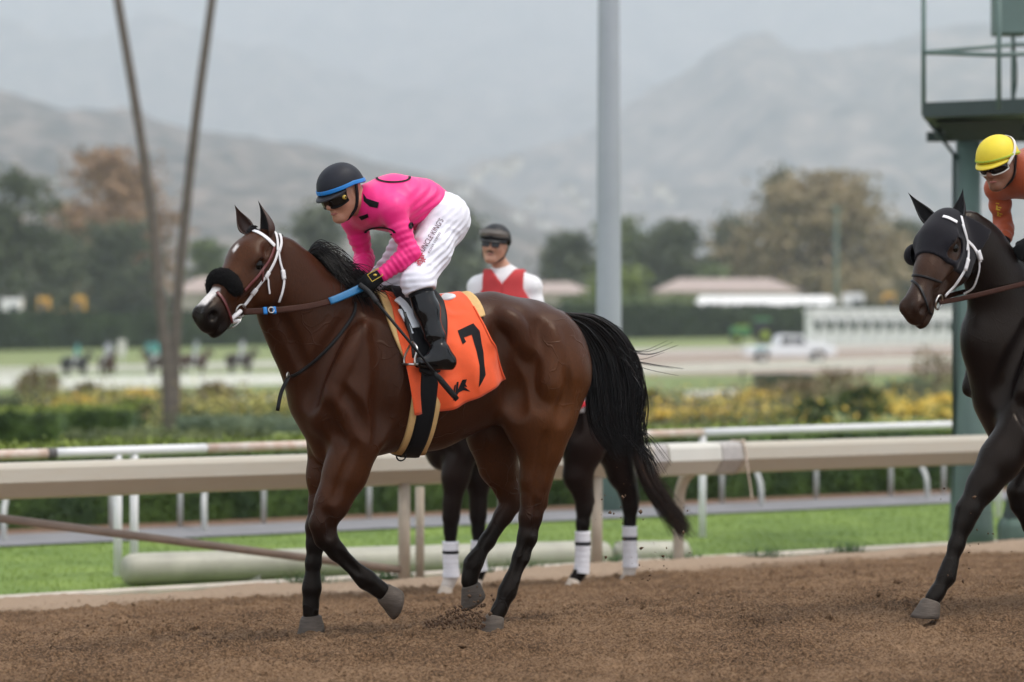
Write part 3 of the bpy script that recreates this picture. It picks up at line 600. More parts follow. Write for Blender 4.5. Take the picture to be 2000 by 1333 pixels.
for i, (px, d, r, yc, m, fl, lab) in enumerate(SHR):
    s_ = FPX / d; R = r / s_; c = gpt(px, d); zc = CAMZ - (yc - HORZ) / s_; rz = max(.25, (zc - c.z) * .62 + R * .35)
    if fl: R *= 1.5; rz *= .72 if px > 700 else 1.05
    blob_plant("flowering_bush" if fl else "shrub", c, (R, R * .9, rz * .85), LF[m], 900, .055 * d / 55, lab, "flowers" if fl else "shrub", None, 60 + i, LF[fl] if fl else None, 520 if fl == "yellow" else 360, .25 if m in ("heath", "sage") else 0)

# low mixed planting of the beds
def bed(name, regions, m, n, hgt, leaf, seed, label, cat, clump=.45):
    rng = np.random.default_rng(seed); C = []
    for a, b, d0, d1, w_ in regions:
        k = int(n * w_); nc = max(8, int(k / 60)); cx = rng.uniform(a, b, nc); cd = rng.uniform(d0, d1, nc); ch = hgt * rng.uniform(.5, 1.3, nc); i = rng.integers(0, nc, k)
        X = (cx[i] - 1000) / FPX * cd[i] + rng.normal(size=k) * clump * 1.5; Y = cd[i] + rng.normal(size=k) * clump; C.append(np.stack([X, Y, ground_z(X, Y) + ch[i] * np.abs(rng.normal(.55, .35, k))], 1))
    o = leaf_mesh(name, np.concatenate(C), leaf, m, None, seed); tag(o, label, cat, kind="stuff"); return o
RG = [(1250, 1520, 47, 60, .25), (1440, 1900, 62, 84, .75)]; LG = [(340, 640, 47, 60, .5), (60, 330, 50, 68, .3), (-80, 700, 62, 76, .2)]
bed("bed_foliage", RG + LG, LF["shrub"], 9000, .42, .055, 501, "low olive green planting filling the garden beds", "plants"); bed("bed_foliage", RG + LG, LF["heath"], 5000, .50, .055, 502, "low tawny grasses in the garden beds", "plants")
bed("bed_flowers", [(1250, 1530, 48, 58, .5), (1710, 1900, 50, 64, .4), (1440, 1500, 62, 70, .1)], LF["yellow"], 1700, .50, .055, 503, "drifts of yellow flowers in the right garden beds", "flowers"); bed("bed_flowers", [(330, 640, 48, 58, .6), (90, 330, 52, 66, .4)], LF["pale"], 4500, .50, .055, 504, "drifts of pale yellow flowers in the left garden beds", "flowers")
# palms
M_PALM = mat("palm_bark", (.115, .092, .078), .9, noise=.3, nscale=2.5, bump=.5, bscale=10, stretch=(1, 1, 5)); M_FROND = leafm("palm_frond", (.05, .075, .025), (.08, .10, .04), 1.0)
def palm(path, d, label, seed):
    rng = np.random.default_rng(seed); P = [W(a, b, d) for a, b in path]; base = gpt(path[0][0], d); root = empty("palm_tree", base); P[0] = base - Vector((0, 0, .2)); Q = spline([p - base for p in P], 40); n = len(Q)
    rs = [.120 * (1 - .45 * i / n) + .04 * math.exp(-i / 2) + .006 * math.sin(i * 3) for i in range(n)]; mb = MB(); mb.tube(Q, rs, 12); mb.build("trunk", M_PALM, root, True)
    mb = MB(); top = Vector(Q[-1])
    for k in range(34):
        a = rng.uniform(0, 6.28); el = rng.uniform(-.9, 1.2); L = rng.uniform(1.0, 1.5); dr = Vector((math.cos(a) * math.cos(el), math.sin(a) * math.cos(el), math.sin(el))); e = top + dr * L; sd = dr.cross(Vector((0, 0, 1))).normalized()
        mb.tube([top, top + dr * L * .6, e], [.015, .012, .008], 4)
        for j in range(12):
            t = -1.25 + 2.5 * j / 11; tip = e + (dr * math.cos(t) + sd * math.sin(t)) * .75 - Vector((0, 0, .25)); w_ = sd.cross(dr) * .0 + dr.cross(sd) * .03; mb.raw([e - w_, e + w_, tip], [(0, 1, 2)])
    mb.build("crown", M_FROND, root); tag(root, label, "palm tree"); return root
palm([(333, 838), (327, 740), (318, 640), (297, 420), (264, 200), (230, 0), (200, -180), (150, -480), (110, -760)], 48, "tall thin palm trunk leaning to the left as it rises", 3)
palm([(338, 832), (341, 700), (346, 600), (362, 420), (387, 200), (414, 0), (436, -200), (462, -500), (480, -820)], 49.5, "tall thin palm trunk leaning to the right as it rises", 4)

# ------------------------------------------------------------------ light pole and tower
M_POLE = mat("grey_pole_paint", (.34, .36, .39), .5, noise=.08, nscale=2); M_TEAL = mat("teal_green_paint", (.090, .140, .120), .5, noise=.15, nscale=2.5, bump=.06, bscale=12); M_DKGREEN = mat("dark_green_paint", (.022, .040, .034), .5, noise=.15, nscale=3)
b = W(1189, 1000, 26.0); pole = empty("light_pole", (b.x, b.y, -.5)); tag(pole, "tall plain grey light pole with teal foot behind the bay horse", "pole")
mb = MB(); mb.tube([(-.03 * i / 6 * 0, 0, z) for i, z in enumerate((.55, 1.5, 2.5, 3.5, 5, 7, 9.5))], [.142, .138, .133, .128, .118, .108, .095], 20); mb.build("shaft", M_POLE, pole, True)
mb = MB(); mb.tube([(0, 0, -.1), (0, 0, .50), (0, 0, .56)], [.175, .175, .150], 20); mb.build("foot", M_TEAL, pole, True)
mb = MB(); mb.tube([(0, 0, 9.4), (0, -.3, 9.9), (0, -1.3, 10.05)], [.06, .05, .045], 10); mb.box((0, -1.55, 10.02), (.28, .6, .14), bev=.04); mb.build("lamp_arm", M_POLE, pole, True)
td = 21.8; tb = W(1893, 1075, td); tz = tb.z; tower = empty("camera_tower", (tb.x, tb.y, tz)); tag(tower, "green steel tower with railed platform behind the dark horse", "tower"); tl = lambda px, py, d=td: W(px, py, d) - Vector((tb.x, tb.y, tz))
mb = MB(); zt = tl(1893, 262).z; zk = tl(1893, 640).z
mb.tube([(.02, 0, -.1), (.02, 0, .25), (0, 0, zk * .55), (-.005, 0, zk * .8), (-.01, 0, zt)], [.215, .195, .150, .118, .108], 20); mb.build("column", M_TEAL, tower, True)
mb = MB(); a = tl(1868, 300); bq = tl(1868, 980); mb.tube([a + Vector((-.03, -.05, 0)), bq + Vector((-.03, -.05, 0))], .018, 8); mb.build("conduit", M_DKGREEN, tower, True)
pz = tl(1800, 225).z; px0 = tl(1802, 225).x
cl_ = tl(1802, 226, 21.3); cr_ = tl(2150, 214, 20.6); fl_ = tl(1832, 240, 23.3); q4 = [Vector((cl_.x, cl_.y, pz)), Vector((cr_.x, cr_.y, pz)), Vector((cr_.x, cr_.y + 2.4, pz)), Vector((fl_.x, fl_.y, pz))]
mb = MB(); mb.raw([v + Vector((0, 0, dz)) for dz in (-.065, .065) for v in q4], [(3, 2, 1, 0), (4, 5, 6, 7), (0, 1, 5, 4), (1, 2, 6, 5), (2, 3, 7, 6), (3, 0, 4, 7)]); mb.build("platform", M_DKGREEN, tower)
for y in (.15, .6, 1.05): mb = MB(); mb.box((.75, y, pz - .115), (1.9, .06, .09)); mb.build("joist", M_DKGREEN, tower)
mb = MB(); mb.tube([tl(1815, 240), tl(1862, 300), tl(1868, 312)], .016, 8); mb.build("stay", M_DKGREEN, tower, True)
mb = MB(); v0 = tl(1830, 238); mb.raw([tl(1828, 240, td - .3), tl(1872, 276, td - .12), tl(1872, 276, td + .12), tl(1828, 240, td + .9), tl(2000, 232, td - .3), tl(1990, 276, td - .12), tl(1990, 276, td + .12), tl(2000, 232, td + .9)], [(0, 1, 2, 3), (4, 7, 6, 5), (0, 4, 5, 1), (3, 2, 6, 7), (1, 5, 6, 2), (0, 3, 7, 4)]); mb.build("bracket", M_DKGREEN, tower)
RP = [(1804, 225, -40, 21.4), (1951, 215, -40, 20.6), (1979, 212, -40, 22.6), (2120, 215, -40, 22.0)]
for px, y0, y1, d in RP: mb = MB(); mb.tube([tl(px, y0, d), tl(px, y1, d)], .021, 8); mb.build("rail_post", M_TEAL, tower, True)
for (a, b_) in (((1804, 103, 21.4), (1951, 108, 20.6)), ((1804, 103, 21.4), (1979, 88, 22.6)), ((1951, 108, 20.6), (2120, 100, 22.0)), ((1979, 88, 22.6), (2120, 84, 23.0))): mb = MB(); mb.tube([tl(a[0], a[1], a[2]), tl(b_[0], b_[1], b_[2])], .019, 8); mb.build("hand_rail", M_TEAL, tower, True)
mb = MB(); c = tl(1972, 25, 21.5); mb.box(c, (.29, .25, .40), bev=.012); mb.build("control_box", M_TEAL, tower); mb = MB(); mb.tube(spline([tl(1978, 70, 21.5), tl(1985, 130, 21.6), tl(1983, 180, 21.7), tl(1968, 214, 21.7)], 14), .008, 6); mb.build("cable", M_NYLON if "M_NYLON" in globals() else M_DKGREEN, tower, True)
# padded dark green base beside the tower
b = W(1985, 1075, 21.0); pb = empty("padded_base", (b.x, b.y, b.z)); tag(pb, "dark green padded cushion standing beside the tower foot", "padding"); mb = MB(); mb.box((.05, 0, .12), (.40, .35, .34), bev=.08); mb.build("cushion", mat("green_vinyl", (.07, .12, .09), .5, noise=.2, nscale=4), pb, True); mb = MB(); mb.prism([(-.10, .27), (.25, .27), (.22, .80), (.02, .80)], -.12, .12); mb.build("panel", M_DKGREEN, pb)
# ------------------------------------------------------------------ far side of the infield
def wall_rail(name, pts, hgt, thick, m, label, post=None, cat="rail"):
    """white running rail through ground points (px, depth, ytop)"""
    P = [(W(a, y, d), gz((a - 1000) / FPX * d, d)) for a, d, y in pts]; b = P[0][0]; root = empty(name, (b.x, b.y, P[0][1])); base = Vector((b.x, b.y, P[0][1]))
    for (p, g), (q, h) in zip(P[:-1], P[1:]):
        t = (q - p).normalized(); n = Vector((-t.y, t.x, 0)).normalized() * thick * .5; dz = Vector((0, 0, -hgt)); mb = MB(); vs = [p - n, p + n, p + n + dz, p - n + dz, q - n, q + n, q + n + dz, q - n + dz]
        mb.raw([v - base for v in vs], [(0, 1, 2, 3), (4, 7, 6, 5), (0, 4, 5, 1), (3, 2, 6, 7), (0, 3, 7, 4), (1, 5, 6, 2)]); mb.build("board", m, root)
        if post:
            k = max(1, int((q - p).length / post))
            for i in range(k + 1):
                c = p + (q - p) * (i / k); gg = g + (h - g) * i / k; mb = MB(); mb.box(Vector((c.x, c.y, (c.z - hgt + gg) / 2)) - base + Vector((0, .0, 0)), (.10, .10, max(.1, c.z - hgt - gg + .1))); mb.build("post", m, root)
    tag(root, label, cat); return root
M_FW = mat("far_white_paint", (.86, .83, .80), .5, noise=.05, nscale=1); M_FW2 = mat("far_cream_paint", (.72, .68, .63), .6, noise=.05, nscale=1)
wall_rail("running_rail", [(-150, 86, 738), (36, 88, 732)], .42, .25, M_FW, "short white running rail at the left edge below the riders")
wall_rail("running_rail", [(106, 90, 737), (340, 96, 733), (620, 104, 729), (900, 114, 722)], .46, .30, M_FW, "broad white running rail passing before the far riders", 7)
wall_rail("running_rail", [(1180, 110, 718), (1450, 118, 710), (1700, 126, 702), (1960, 134, 694)], .30, .30, M_FW2, "pale running rail right of the tail before the pickup truck", 8)
wall_rail("running_rail", [(-200, 150, 722), (300, 156, 712), (560, 160, 704), (900, 166, 696)], .42, .25, M_FW2, "cream running rail behind the far riders", 9)
wall_rail("running_rail", [(1150, 168, 684), (1500, 172, 678), (1960, 178, 668)], .30, .25, M_FW2, "cream running rail behind the pickup truck", 9)
wall_rail("low_wall", [(456, 64, 778), (640, 66, 774)], .28, .3, M_FW, "short low white wall beside the bay horse's chest", cat="wall"); wall_rail("low_wall", [(1345, 68, 764), (1436, 69, 762)], .22, .3, M_FW, "short low white wall beyond the horse's tail", cat="wall")
# far dirt ovals
def far_band(name, p, m, dz=.02):
    P = [(Vector(((a - 1000) / FPX * d0, d0, 0)), Vector(((a - 1000) / FPX * d1, d1, 0))) for a, d0, d1 in p]; X = np.array([[u.x, (u.x + v.x) / 2, v.x] for u, v in P]); Y = np.array([[u.y, (u.y + v.y) / 2, v.y] for u, v in P])
    k = np.linspace(0, len(P) - 1, 60); f = lambda A: np.stack([np.interp(k, np.arange(len(P)), A[:, j]) for j in range(3)], 1); X, Y = f(X), f(Y); return grid_mesh(name, X, Y, ground_z(X, Y) + dz, m)
far_band("far_track", [(820, 168, 172), (1000, 150, 188), (1300, 136, 190), (1700, 132, 190), (2400, 130, 190)], mat("far_dirt", (.30, .235, .185), .95, noise=.1, nscale=.3)); far_band("far_turf", [(-400, 187, 226), (1000, 190, 226), (2400, 195, 226)], mat("far_turf_green", (.16, .20, .06), .9, col2=(.20, .22, .08), nscale=.15), .03)
# long far hedge
a, b = gpt(-400, 228), gpt(985, 232); hedge_box("hedge", a, b, 4, a.z - .3, W(300, 612, 230).z, LF["far_hedge"], .28, 9, "long tall clipped hedge across the left half beyond the riders", seed=201, wob=.18, top=LF["hedge_top"] if 0 else None)
a, b = gpt(990, 232), gpt(2300, 236); hedge_box("hedge", a, b, 4, a.z - .3, W(1400, 600, 234).z, LF["far_hedge"], .28, 9, "long tall clipped hedge across the right half behind the gate", seed=202, wob=.18)
a, b = gpt(1100, 245), gpt(1400, 245); hedge_box("hedge", a, b, 3, a.z - .3, W(1250, 583, 245).z, LF["green"], .28, 9, "second lower hedge line seen over the right hedge beside the pole", seed=203, wob=.2)
# trees
T_ = [("tree", 28, 325, 600, 95, 270, "dark", "dark spreading conifer cut by the left edge", dict(flat=.75, gap=1.0, clumps=50, n=7000)),
      ("tree", 222, 292, 600, 135, 345, "brown", "tall rust brown tree behind the palm trunks", dict(n=8000, clumps=60, gap=.85)),
      ("tree", 118, 455, 600, 50, 300, "dark", "dark conifer right of the left edge tree", dict(flat=.5)), ("tree", 238, 425, 600, 74, 310, "dark", "dark green tree in front of the rust brown tree", dict(n=6000, flat=.7)),
      ("tree", 402, 470, 600, 45, 340, "green", "small green tree just left of the bay horse's ears", {}), ("tree", 455, 560, 605, 55, 300, "bright", "low light green tree behind the bay horse's muzzle", dict(n=1500)),
      ("tree", 618, 392, 595, 62, 320, "grey", "grey green tree under the pink jockey's helmet", {}), ("tree", 890, 410, 595, 72, 310, "dark", "dark tree between the pink jockey and the red vest rider", {}), ("tree", 760, 450, 595, 60, 330, "grey", "grey green tree behind the pink jockey's knees", {}),
      ("tree", 1112, 452, 590, 50, 320, "dark", "dark round tree just left of the grey pole", {}), ("tree", 1205, 425, 590, 66, 335, "green", "olive green tree behind the grey pole", {}), ("cypress_tree", 1076, 446, 580, 13, 330, "dark", "thin dark cypress left of the grey pole", dict(conifer=.8, n=1000, leaf=.3, clumps=24, gap=1.6)),
      ("tree", 1212, 522, 596, 62, 262, "bright", "bright yellow green tree at the foot of the grey pole", dict(n=2200)), ("tree", 1322, 432, 585, 74, 315, "dark", "dark green tree between the pole and the big olive tree", dict(n=6000)), ("tree", 1395, 520, 590, 50, 290, "green", "low green tree left of the big olive tree", dict(n=1600)),
      ("tree", 1592, 338, 590, 165, 318, "olive", "big rounded olive brown tree above the white canopy", dict(n=12000, clumps=80, gap=.75)), ("conifer_tree", 1524, 316, 560, 42, 360, "dark", "dark conifer peeking over the big olive tree", dict(conifer=.75, gap=1.1)),
      ("tree", 1432, 415, 580, 42, 335, "grey", "grey tree at the left flank of the big olive tree", {}), ("tree", 1765, 425, 590, 42, 340, "grey", "grey green tree behind the dark horse's blinkers", {}), ("tree", 1690, 548, 600, 62, 285, "olive", "low olive bush right of the white canopy", dict(n=1400)), ("tree", 1130, 540, 592, 60, 300, "dark", "low dark trees behind the red vest rider's shoulder", dict(n=1500))]
for i, (nm, px, yt, yb, hw, d, m, lab, kw) in enumerate(T_): tree(nm, px, yt, yb, hw, d, LF[m], lab, 300 + i, leaf=kw.pop("leaf", .50 * d / 320), **kw)
# buildings with pinkish roofs
M_ROOF = mat("pink_tile_roof", (.38, .30, .265), .85, noise=.12, nscale=1.2); M_STUC = mat("cream_stucco", (.50, .44, .37), .9, noise=.06, nscale=1)
def barn(px0, px1, d, yr, ye, label, wd=9):
    a, b = W(px0, ye, d), W(px1, ye, d); z0 = gz(a.x, d) - .3; root = empty("stable_block", (a.x, d, z0)); L = b.x - a.x; he = a.z - z0; hr = W(px0, yr, d).z - z0
    mb = MB(); mb.box((L / 2, wd / 2, he / 2), (L - .8, wd - .8, he)); mb.build("wall", M_STUC, root)
    mb = MB(); mb.raw([(-.2, -.2, he), (L + .2, -.2, he), (L + .2, wd + .2, he), (-.2, wd + .2, he), (wd * .35, wd / 2, hr), (L - wd * .35, wd / 2, hr)], [(0, 1, 5, 4), (1, 2, 5), (2, 3, 4, 5), (3, 0, 4), (0, 3, 2, 1)]); mb.build("roof", M_ROOF, root)
    for i in range(int(L / 3)): mb = MB(); mb.box((1.5 + i * 3, .36, he * .5), (.9, .10, 1.0)); mb.build("window", mat("dark_window", (.04, .04, .045), .3), root)
    tag(root, label, "building")
barn(1010, 1168, 275, 550, 574, "low stable block with pink roof behind the red vest rider"); barn(1278, 1565, 280, 543, 570, "long low stable block with pink roof behind the white canopy"); barn(330, 470, 300, 540, 572, "low stable block with pink roof behind the palm trunks")
# white canopy, carts, machines beyond the hedge
M_CANV = mat("white_canvas", (.80, .78, .75), .6, noise=.03, nscale=1); d = 240; a, b = W(1358, 578, d), W(1640, 578, d); g = gz(a.x, d)
cn = empty("canopy", (a.x, d, g)); L = b.x - a.x; h = a.z - g; mb = MB(); mb.raw([(0, 0, h - 1.0), (L, 0, h - 1.0), (L, 4, h - 1.0), (0, 4, h - 1.0), (.6, 2, h), (L - .6, 2, h), (0, 0, h - 1.2), (L, 0, h - 1.2), (L, 4, h - 1.2), (0, 4, h - 1.2)], [(0, 1, 5, 4), (1, 2, 5), (2, 3, 4, 5), (3, 0, 4), (0, 6, 7, 1), (2, 8, 9, 3), (1, 7, 8, 2), (3, 9, 6, 0)]); mb.build("roof", M_CANV, cn)
for i in range(6):
    for y in (.1, 3.9): mb = MB(); mb.tube([(.1 + (L - .2) * i / 5, y, -.2), (.1 + (L - .2) * i / 5, y, h - 1.1)], .06, 6); mb.build("pole", M_FW, cn)
tag(cn, "long white canopy roof above the hedge behind the truck", "canopy")
M_YEL = mat("machine_yellow", (.70, .36, .03), .5, noise=.08, nscale=2); M_TYRE = mat("tyre", (.02, .02, .02), .9); M_GLASS = mat("dark_glass", (.03, .035, .04), .1, spec=.6)
def wheel(mb, c, r, w_, n=14): mb.tube([Vector(c) - Vector((0, w_ / 2, 0)), Vector(c) + Vector((0, w_ / 2, 0))], r, n)
def machine(px, d, ytop, label, wd=2.6):
    p = gpt(px, d); h = W(px, ytop, d).z - p.z; root = empty("loader", p); mb = MB(); mb.box((0, 0, h * .42), (wd, 1.6, h * .32), bev=.1); mb.box((-wd * .3, 0, h * .62), (wd * .4, 1.4, h * .2), bev=.08); mb.build("body", M_YEL, root)
    mb = MB(); mb.box((.2, 0, h * .78), (wd * .4, 1.3, h * .42), bev=.06); mb.build("cab", M_YEL, root); mb = MB(); mb.box((.2, -.66, h * .78), (wd * .28, .06, h * .24)); mb.build("window", M_GLASS, root)
    mb = MB(); mb.tube([(wd * .3, -.6, h * .5), (wd * .62, -.6, h * .72), (wd * .75, -.6, h * .35)], .12, 6); mb.box((wd * .8, 0, h * .3), (.5, 1.8, .6)); mb.build("bucket_arm", M_YEL, root)
    for x in (-.8, .8): mb = MB(); wheel(mb, (x, -.7, h * .2), h * .22, .5); mb.build("wheel", M_TYRE, root); mb = MB(); wheel(mb, (x, .7, h * .2), h * .22, .5); mb.build("wheel", M_TYRE, root)
    tag(root, label, "loader")
machine(1732, 245, 572, "yellow loader above the hedge behind the dark horse's muzzle"); machine(82, 245, 580, "yellow loader above the hedge at far left"); machine(152, 246, 578, "yellow loader above the hedge left of the palm trunks")
def van(px, d, ytop, label, m):
    p = gpt(px, d); h = W(px, ytop, d).z - p.z; root = empty("utility_cart", p); mb = MB(); mb.box((0, 0, h * .58), (2.0, 1.6, h * .84), bev=.1); mb.build("body", m, root); mb = MB(); mb.box((.3, -.82, h * .7), (.8, .05, h * .3)); mb.build("window", M_GLASS, root)
    for x in (-.6, .6): mb = MB(); wheel(mb, (x, -.7, .25), .28, .25); mb.build("wheel", M_TYRE, root); mb = MB(); wheel(mb, (x, .7, .25), .28, .25); mb.build("wheel", M_TYRE, root)
    tag(root, label, "cart")
van(1666, 242, 574, "white boxy cart at the right end of the white canopy", M_FW); van(24, 245, 584, "white boxy cart at the far left beside a yellow loader", M_FW)
# green lamp post in front of the olive tree
p = gpt(1634, 255); lp = empty("lamp_post", p); mb = MB(); mb.tube([(0, 0, 0), (0, 0, 5), (0, 0, W(1634, 410, 255).z - p.z)], [.16, .13, .10], 8); mb.build("post", mat("sage_post", (.16, .24, .19), .6), lp, True); mb = MB(); mb.box((0, 0, W(1634, 408, 255).z - p.z), (.9, .4, .25), bev=.05); mb.build("lamp_head", mat("sage_post", (.16, .24, .19)), lp); tag(lp, "thin sage green lamp post before the big olive tree", "lamp post")
# starting gate
d = 198; g0 = W(1580, 690, d); sg = empty("starting_gate", (g0.x, d, g0.z), rad(4)); tag(sg, "white starting gate with a row of green padded stalls", "starting gate"); M_GATE = mat("gate_white", (.88, .86, .85), .5, noise=.05, nscale=2); M_GPAD = mat("gate_green_pad", (.012, .035, .02), .7); M_GDK = mat("gate_shadow_grey", (.30, .30, .30), .7); pit = .98; hh = 90 / FPX * d
for i in range(16):
    x = i * pit; mb = MB(); mb.box((x, 0, hh * .42), (.16, 2.6, hh * .84)); mb.build("stall_post", M_GATE, sg)
    if i < 15:
        mb = MB(); mb.box((x + pit * .28, -1.25, hh * .38), (pit * .38, .08, hh * .40), Matrix.Rotation(rad(-14), 3, 'Z')); mb.build("stall_door", M_GATE, sg); mb = MB(); mb.box((x + pit * .72, -1.25, hh * .38), (pit * .38, .08, hh * .40), Matrix.Rotation(rad(14), 3, 'Z')); mb.build("stall_door", M_GATE, sg)
        mb = MB(); mb.prism([(x + .32, hh * .68), (x + pit - .26, hh * .68), (x + pit - .20, hh * .56), (x + pit * .5, hh * .44), (x + .32, hh * .56)], -1.56, -1.36); mb.build("stall_pad", M_GPAD, sg)
        mb = MB(); mb.box((x + pit / 2, -1.2, hh * .80), (pit * .72, .10, hh * .16)); mb.build("number_board", M_GATE, sg)
mb = MB(); mb.box((7.4, -1.2, hh * .92), (15.2, .35, hh * .08)); mb.box((7.4, 1.0, hh * .92), (15.2, .35, hh * .08)); mb.build("top_beam", M_GATE, sg); mb = MB(); mb.box((7.4, -1.45, hh * .12), (15.2, .2, hh * .12)); mb.build("base_beam", M_GATE, sg)
mb = MB(); mb.tube(spline([(-.1, -1.2, hh * .05), (-.12, -1.2, hh * .6), (.25, -1.2, hh * .90), (1.0, -1.2, hh * .97)], 12), .08, 8); mb.build("end_hoop", M_GATE, sg, True)
for x in (1.5, 7.4, 13.3): mb = MB(); wheel(mb, (x, -1.5, .35), .38, .3); mb.build("wheel", M_TYRE, sg)
# white pickup truck facing right
d = 160; p = W(1540, 707, d); tk = empty("pickup_truck", (p.x, d, p.z), rad(3)); M_TRK = mat("truck_white", (.85, .86, .87), .4, coat=.5, noise=.03, nscale=1); tag(tk, "white pickup truck parked before the starting gate", "truck")
mb = MB(); mb.prism([(-2.95, .42), (-2.95, 1.05), (-.95, 1.06), (-.85, 1.62), (-.55, 1.78), (.75, 1.76), (1.35, 1.20), (2.75, 1.05), (2.98, .85), (2.98, .42), (2.35, .40), (2.25, .78), (1.45, .78), (1.35, .38), (-1.35, .38), (-1.45, .78), (-2.25, .78), (-2.35, .40)], -.95, .95); tb_ = mb.build("body", M_TRK, tk); bv = tb_.modifiers.new("b", 'BEVEL'); bv.width = .06; bv.segments = 2; bv.limit_method = 'ANGLE'
mb = MB(); mb.prism([(-.70, 1.16), (-.60, 1.60), (.05, 1.62), (.05, 1.16)], -.962, -.95); mb.build("window", M_GLASS, tk); mb = MB(); mb.prism([(.15, 1.16), (.15, 1.62), (.66, 1.60), (1.16, 1.18)], -.962, -.95); mb.build("window", M_GLASS, tk)
mb = MB(); mb.box((-2.0, -.955, .90), (.9, .02, .20)); mb.build("side_stripe", mat("pale_blue_panel", (.45, .66, .72), .5), tk)
for x in (-1.85, 1.85):
    for y in (-.80, .80):
        mb = MB(); wheel(mb, (x, y, .38), .38, .26, 18); wh = mb.build("wheel", M_TYRE, tk); mb = MB(); wheel(mb, (x, y, .38), .22, .28, 14); mb.build("rim", M_FW2, wh)
for y in (-.7, .7): mb = MB(); mb.box((2.97, y, .86), (.08, .35, .18), bev=.02); mb.build("headlight", M_FW, tk)
mb = MB(); mb.tube([(1.0, -1.0, 1.22), (1.0, -1.12, 1.26)], .08, 8); mb.build("mirror", M_TRK, tk)
# green tractor
d = 185; p = W(1478, 672, d); tr_ = empty("tractor", (p.x, d, p.z)); tag(tr_, "green tractor with dark cab behind the white pickup", "tractor"); M_TG = mat("tractor_green", (.04, .20, .05), .4, coat=.3); M_TY = mat("tractor_lime", (.26, .36, .03), .5)
mb = MB(); mb.box((-1.25, 0, .95), (1.5, .8, .62), bev=.12); mb.build("hood", M_TG, tr_); mb = MB(); mb.box((-1.1, 0, 1.33), (1.0, .7, .14), bev=.05); mb.build("hood_top", M_TY, tr_); mb = MB(); mb.box((.35, 0, 1.25), (.95, 1.1, 1.0), bev=.06); mb.build("cab", M_GLASS, tr_); mb = MB(); mb.box((.38, 0, 1.84), (1.25, 1.3, .22), bev=.08); mb.build("cab_roof", M_TG, tr_)
for x, r in ((-1.55, .42), (.55, .68)):
    for y in (-.7, .7): mb = MB(); wheel(mb, (x, y, r), r, .35, 18); wh = mb.build("wheel", M_TYRE, tr_); mb = MB(); wheel(mb, (x, y, r), r * .5, .37, 12); mb.build("rim", M_TY, wh)
mb = MB(); mb.tube([(-1.0, .2, 1.3), (-1.0, .2, 1.9)], .05, 6); mb.build("exhaust", M_TYRE, tr_)
# houses on the hill
M_HW = mat("house_white", (.72, .68, .62), .8); M_HR = mat("house_roof", (.35, .28, .24), .8)
HS = [(905, 372), (930, 344), (948, 330), (968, 322), (990, 330), (1005, 318), (925, 400), (960, 412), (1010, 425), (1040, 400), (1130, 395), (1215, 470), (880, 408), (1060, 440), (1245, 380), (1290, 372), (1310, 390), (1110, 372)]
for i, (px, py) in enumerate(HS):
    dd = 1900 + (i * 137) % 500; p = W(px, py, dd); rng = np.random.default_rng(i); s_ = rng.uniform(7, 13); o = empty("hillside_house", p, rng.uniform(-.5, .5)); mb = MB(); mb.box((0, 0, -1.0), (s_, s_ * .7, 9)); mb.build("wall", M_HW, o); mb = MB(); mb.prism([(-s_ * .55, 3.5), (s_ * .55, 3.5), (0, 5.8)], -s_ * .4, s_ * .4); mb.build("roof", M_HR, o); tag(o, "small pale house on the hazy hillside", "house", "houses on the hazy hillside")
# markers by the far riders
for px, y0, y1, m, lab in ((238, 664, 706, M_FW2, "pale upright marker post between the far riders"), (292, 670, 704, mat("teal_board", (.10, .30, .30), .6), "small teal marker board left of the palm trunks")):
    d = 175; a = W(px, y0, d); g = gz(a.x, d); o = empty("track_marker", (a.x, d, g)); mb = MB(); mb.box((0, 0, (a.z - g) * .75), (.55, .12, (a.z - g) * .5), bev=.03); mb.build("board", m, o); mb = MB(); mb.box((0, .1, (a.z - g) * .3), (.12, .08, (a.z - g) * .62)); mb.build("stake", M_FW2, o); tag(o, lab, "marker")
# ------------------------------------------------------------------ horses
HEAD_ANG = rad(-150.3)
MF = Frame((-0.51, 11.90, 0.0), HEAD_ANG)         # the bay race horse in front

def head_axes(yaw, pitch, roll=0.0):
    """face axis (poll->muzzle), left side, dorsal, in horse-local coordinates; yaw turns to the left"""
    f = np.array([math.cos(yaw) * math.cos(pitch), math.sin(yaw) * math.cos(pitch), -math.sin(pitch)])
    s = np.array([-math.sin(yaw), math.cos(yaw), 0]); d = np.cross(f, s); d = d if d[2] > 0 else -d
    s, d = s * math.cos(roll) + d * math.sin(roll), -s * math.sin(roll) + d * math.cos(roll)
    return np.stack([f, s, d], 1)

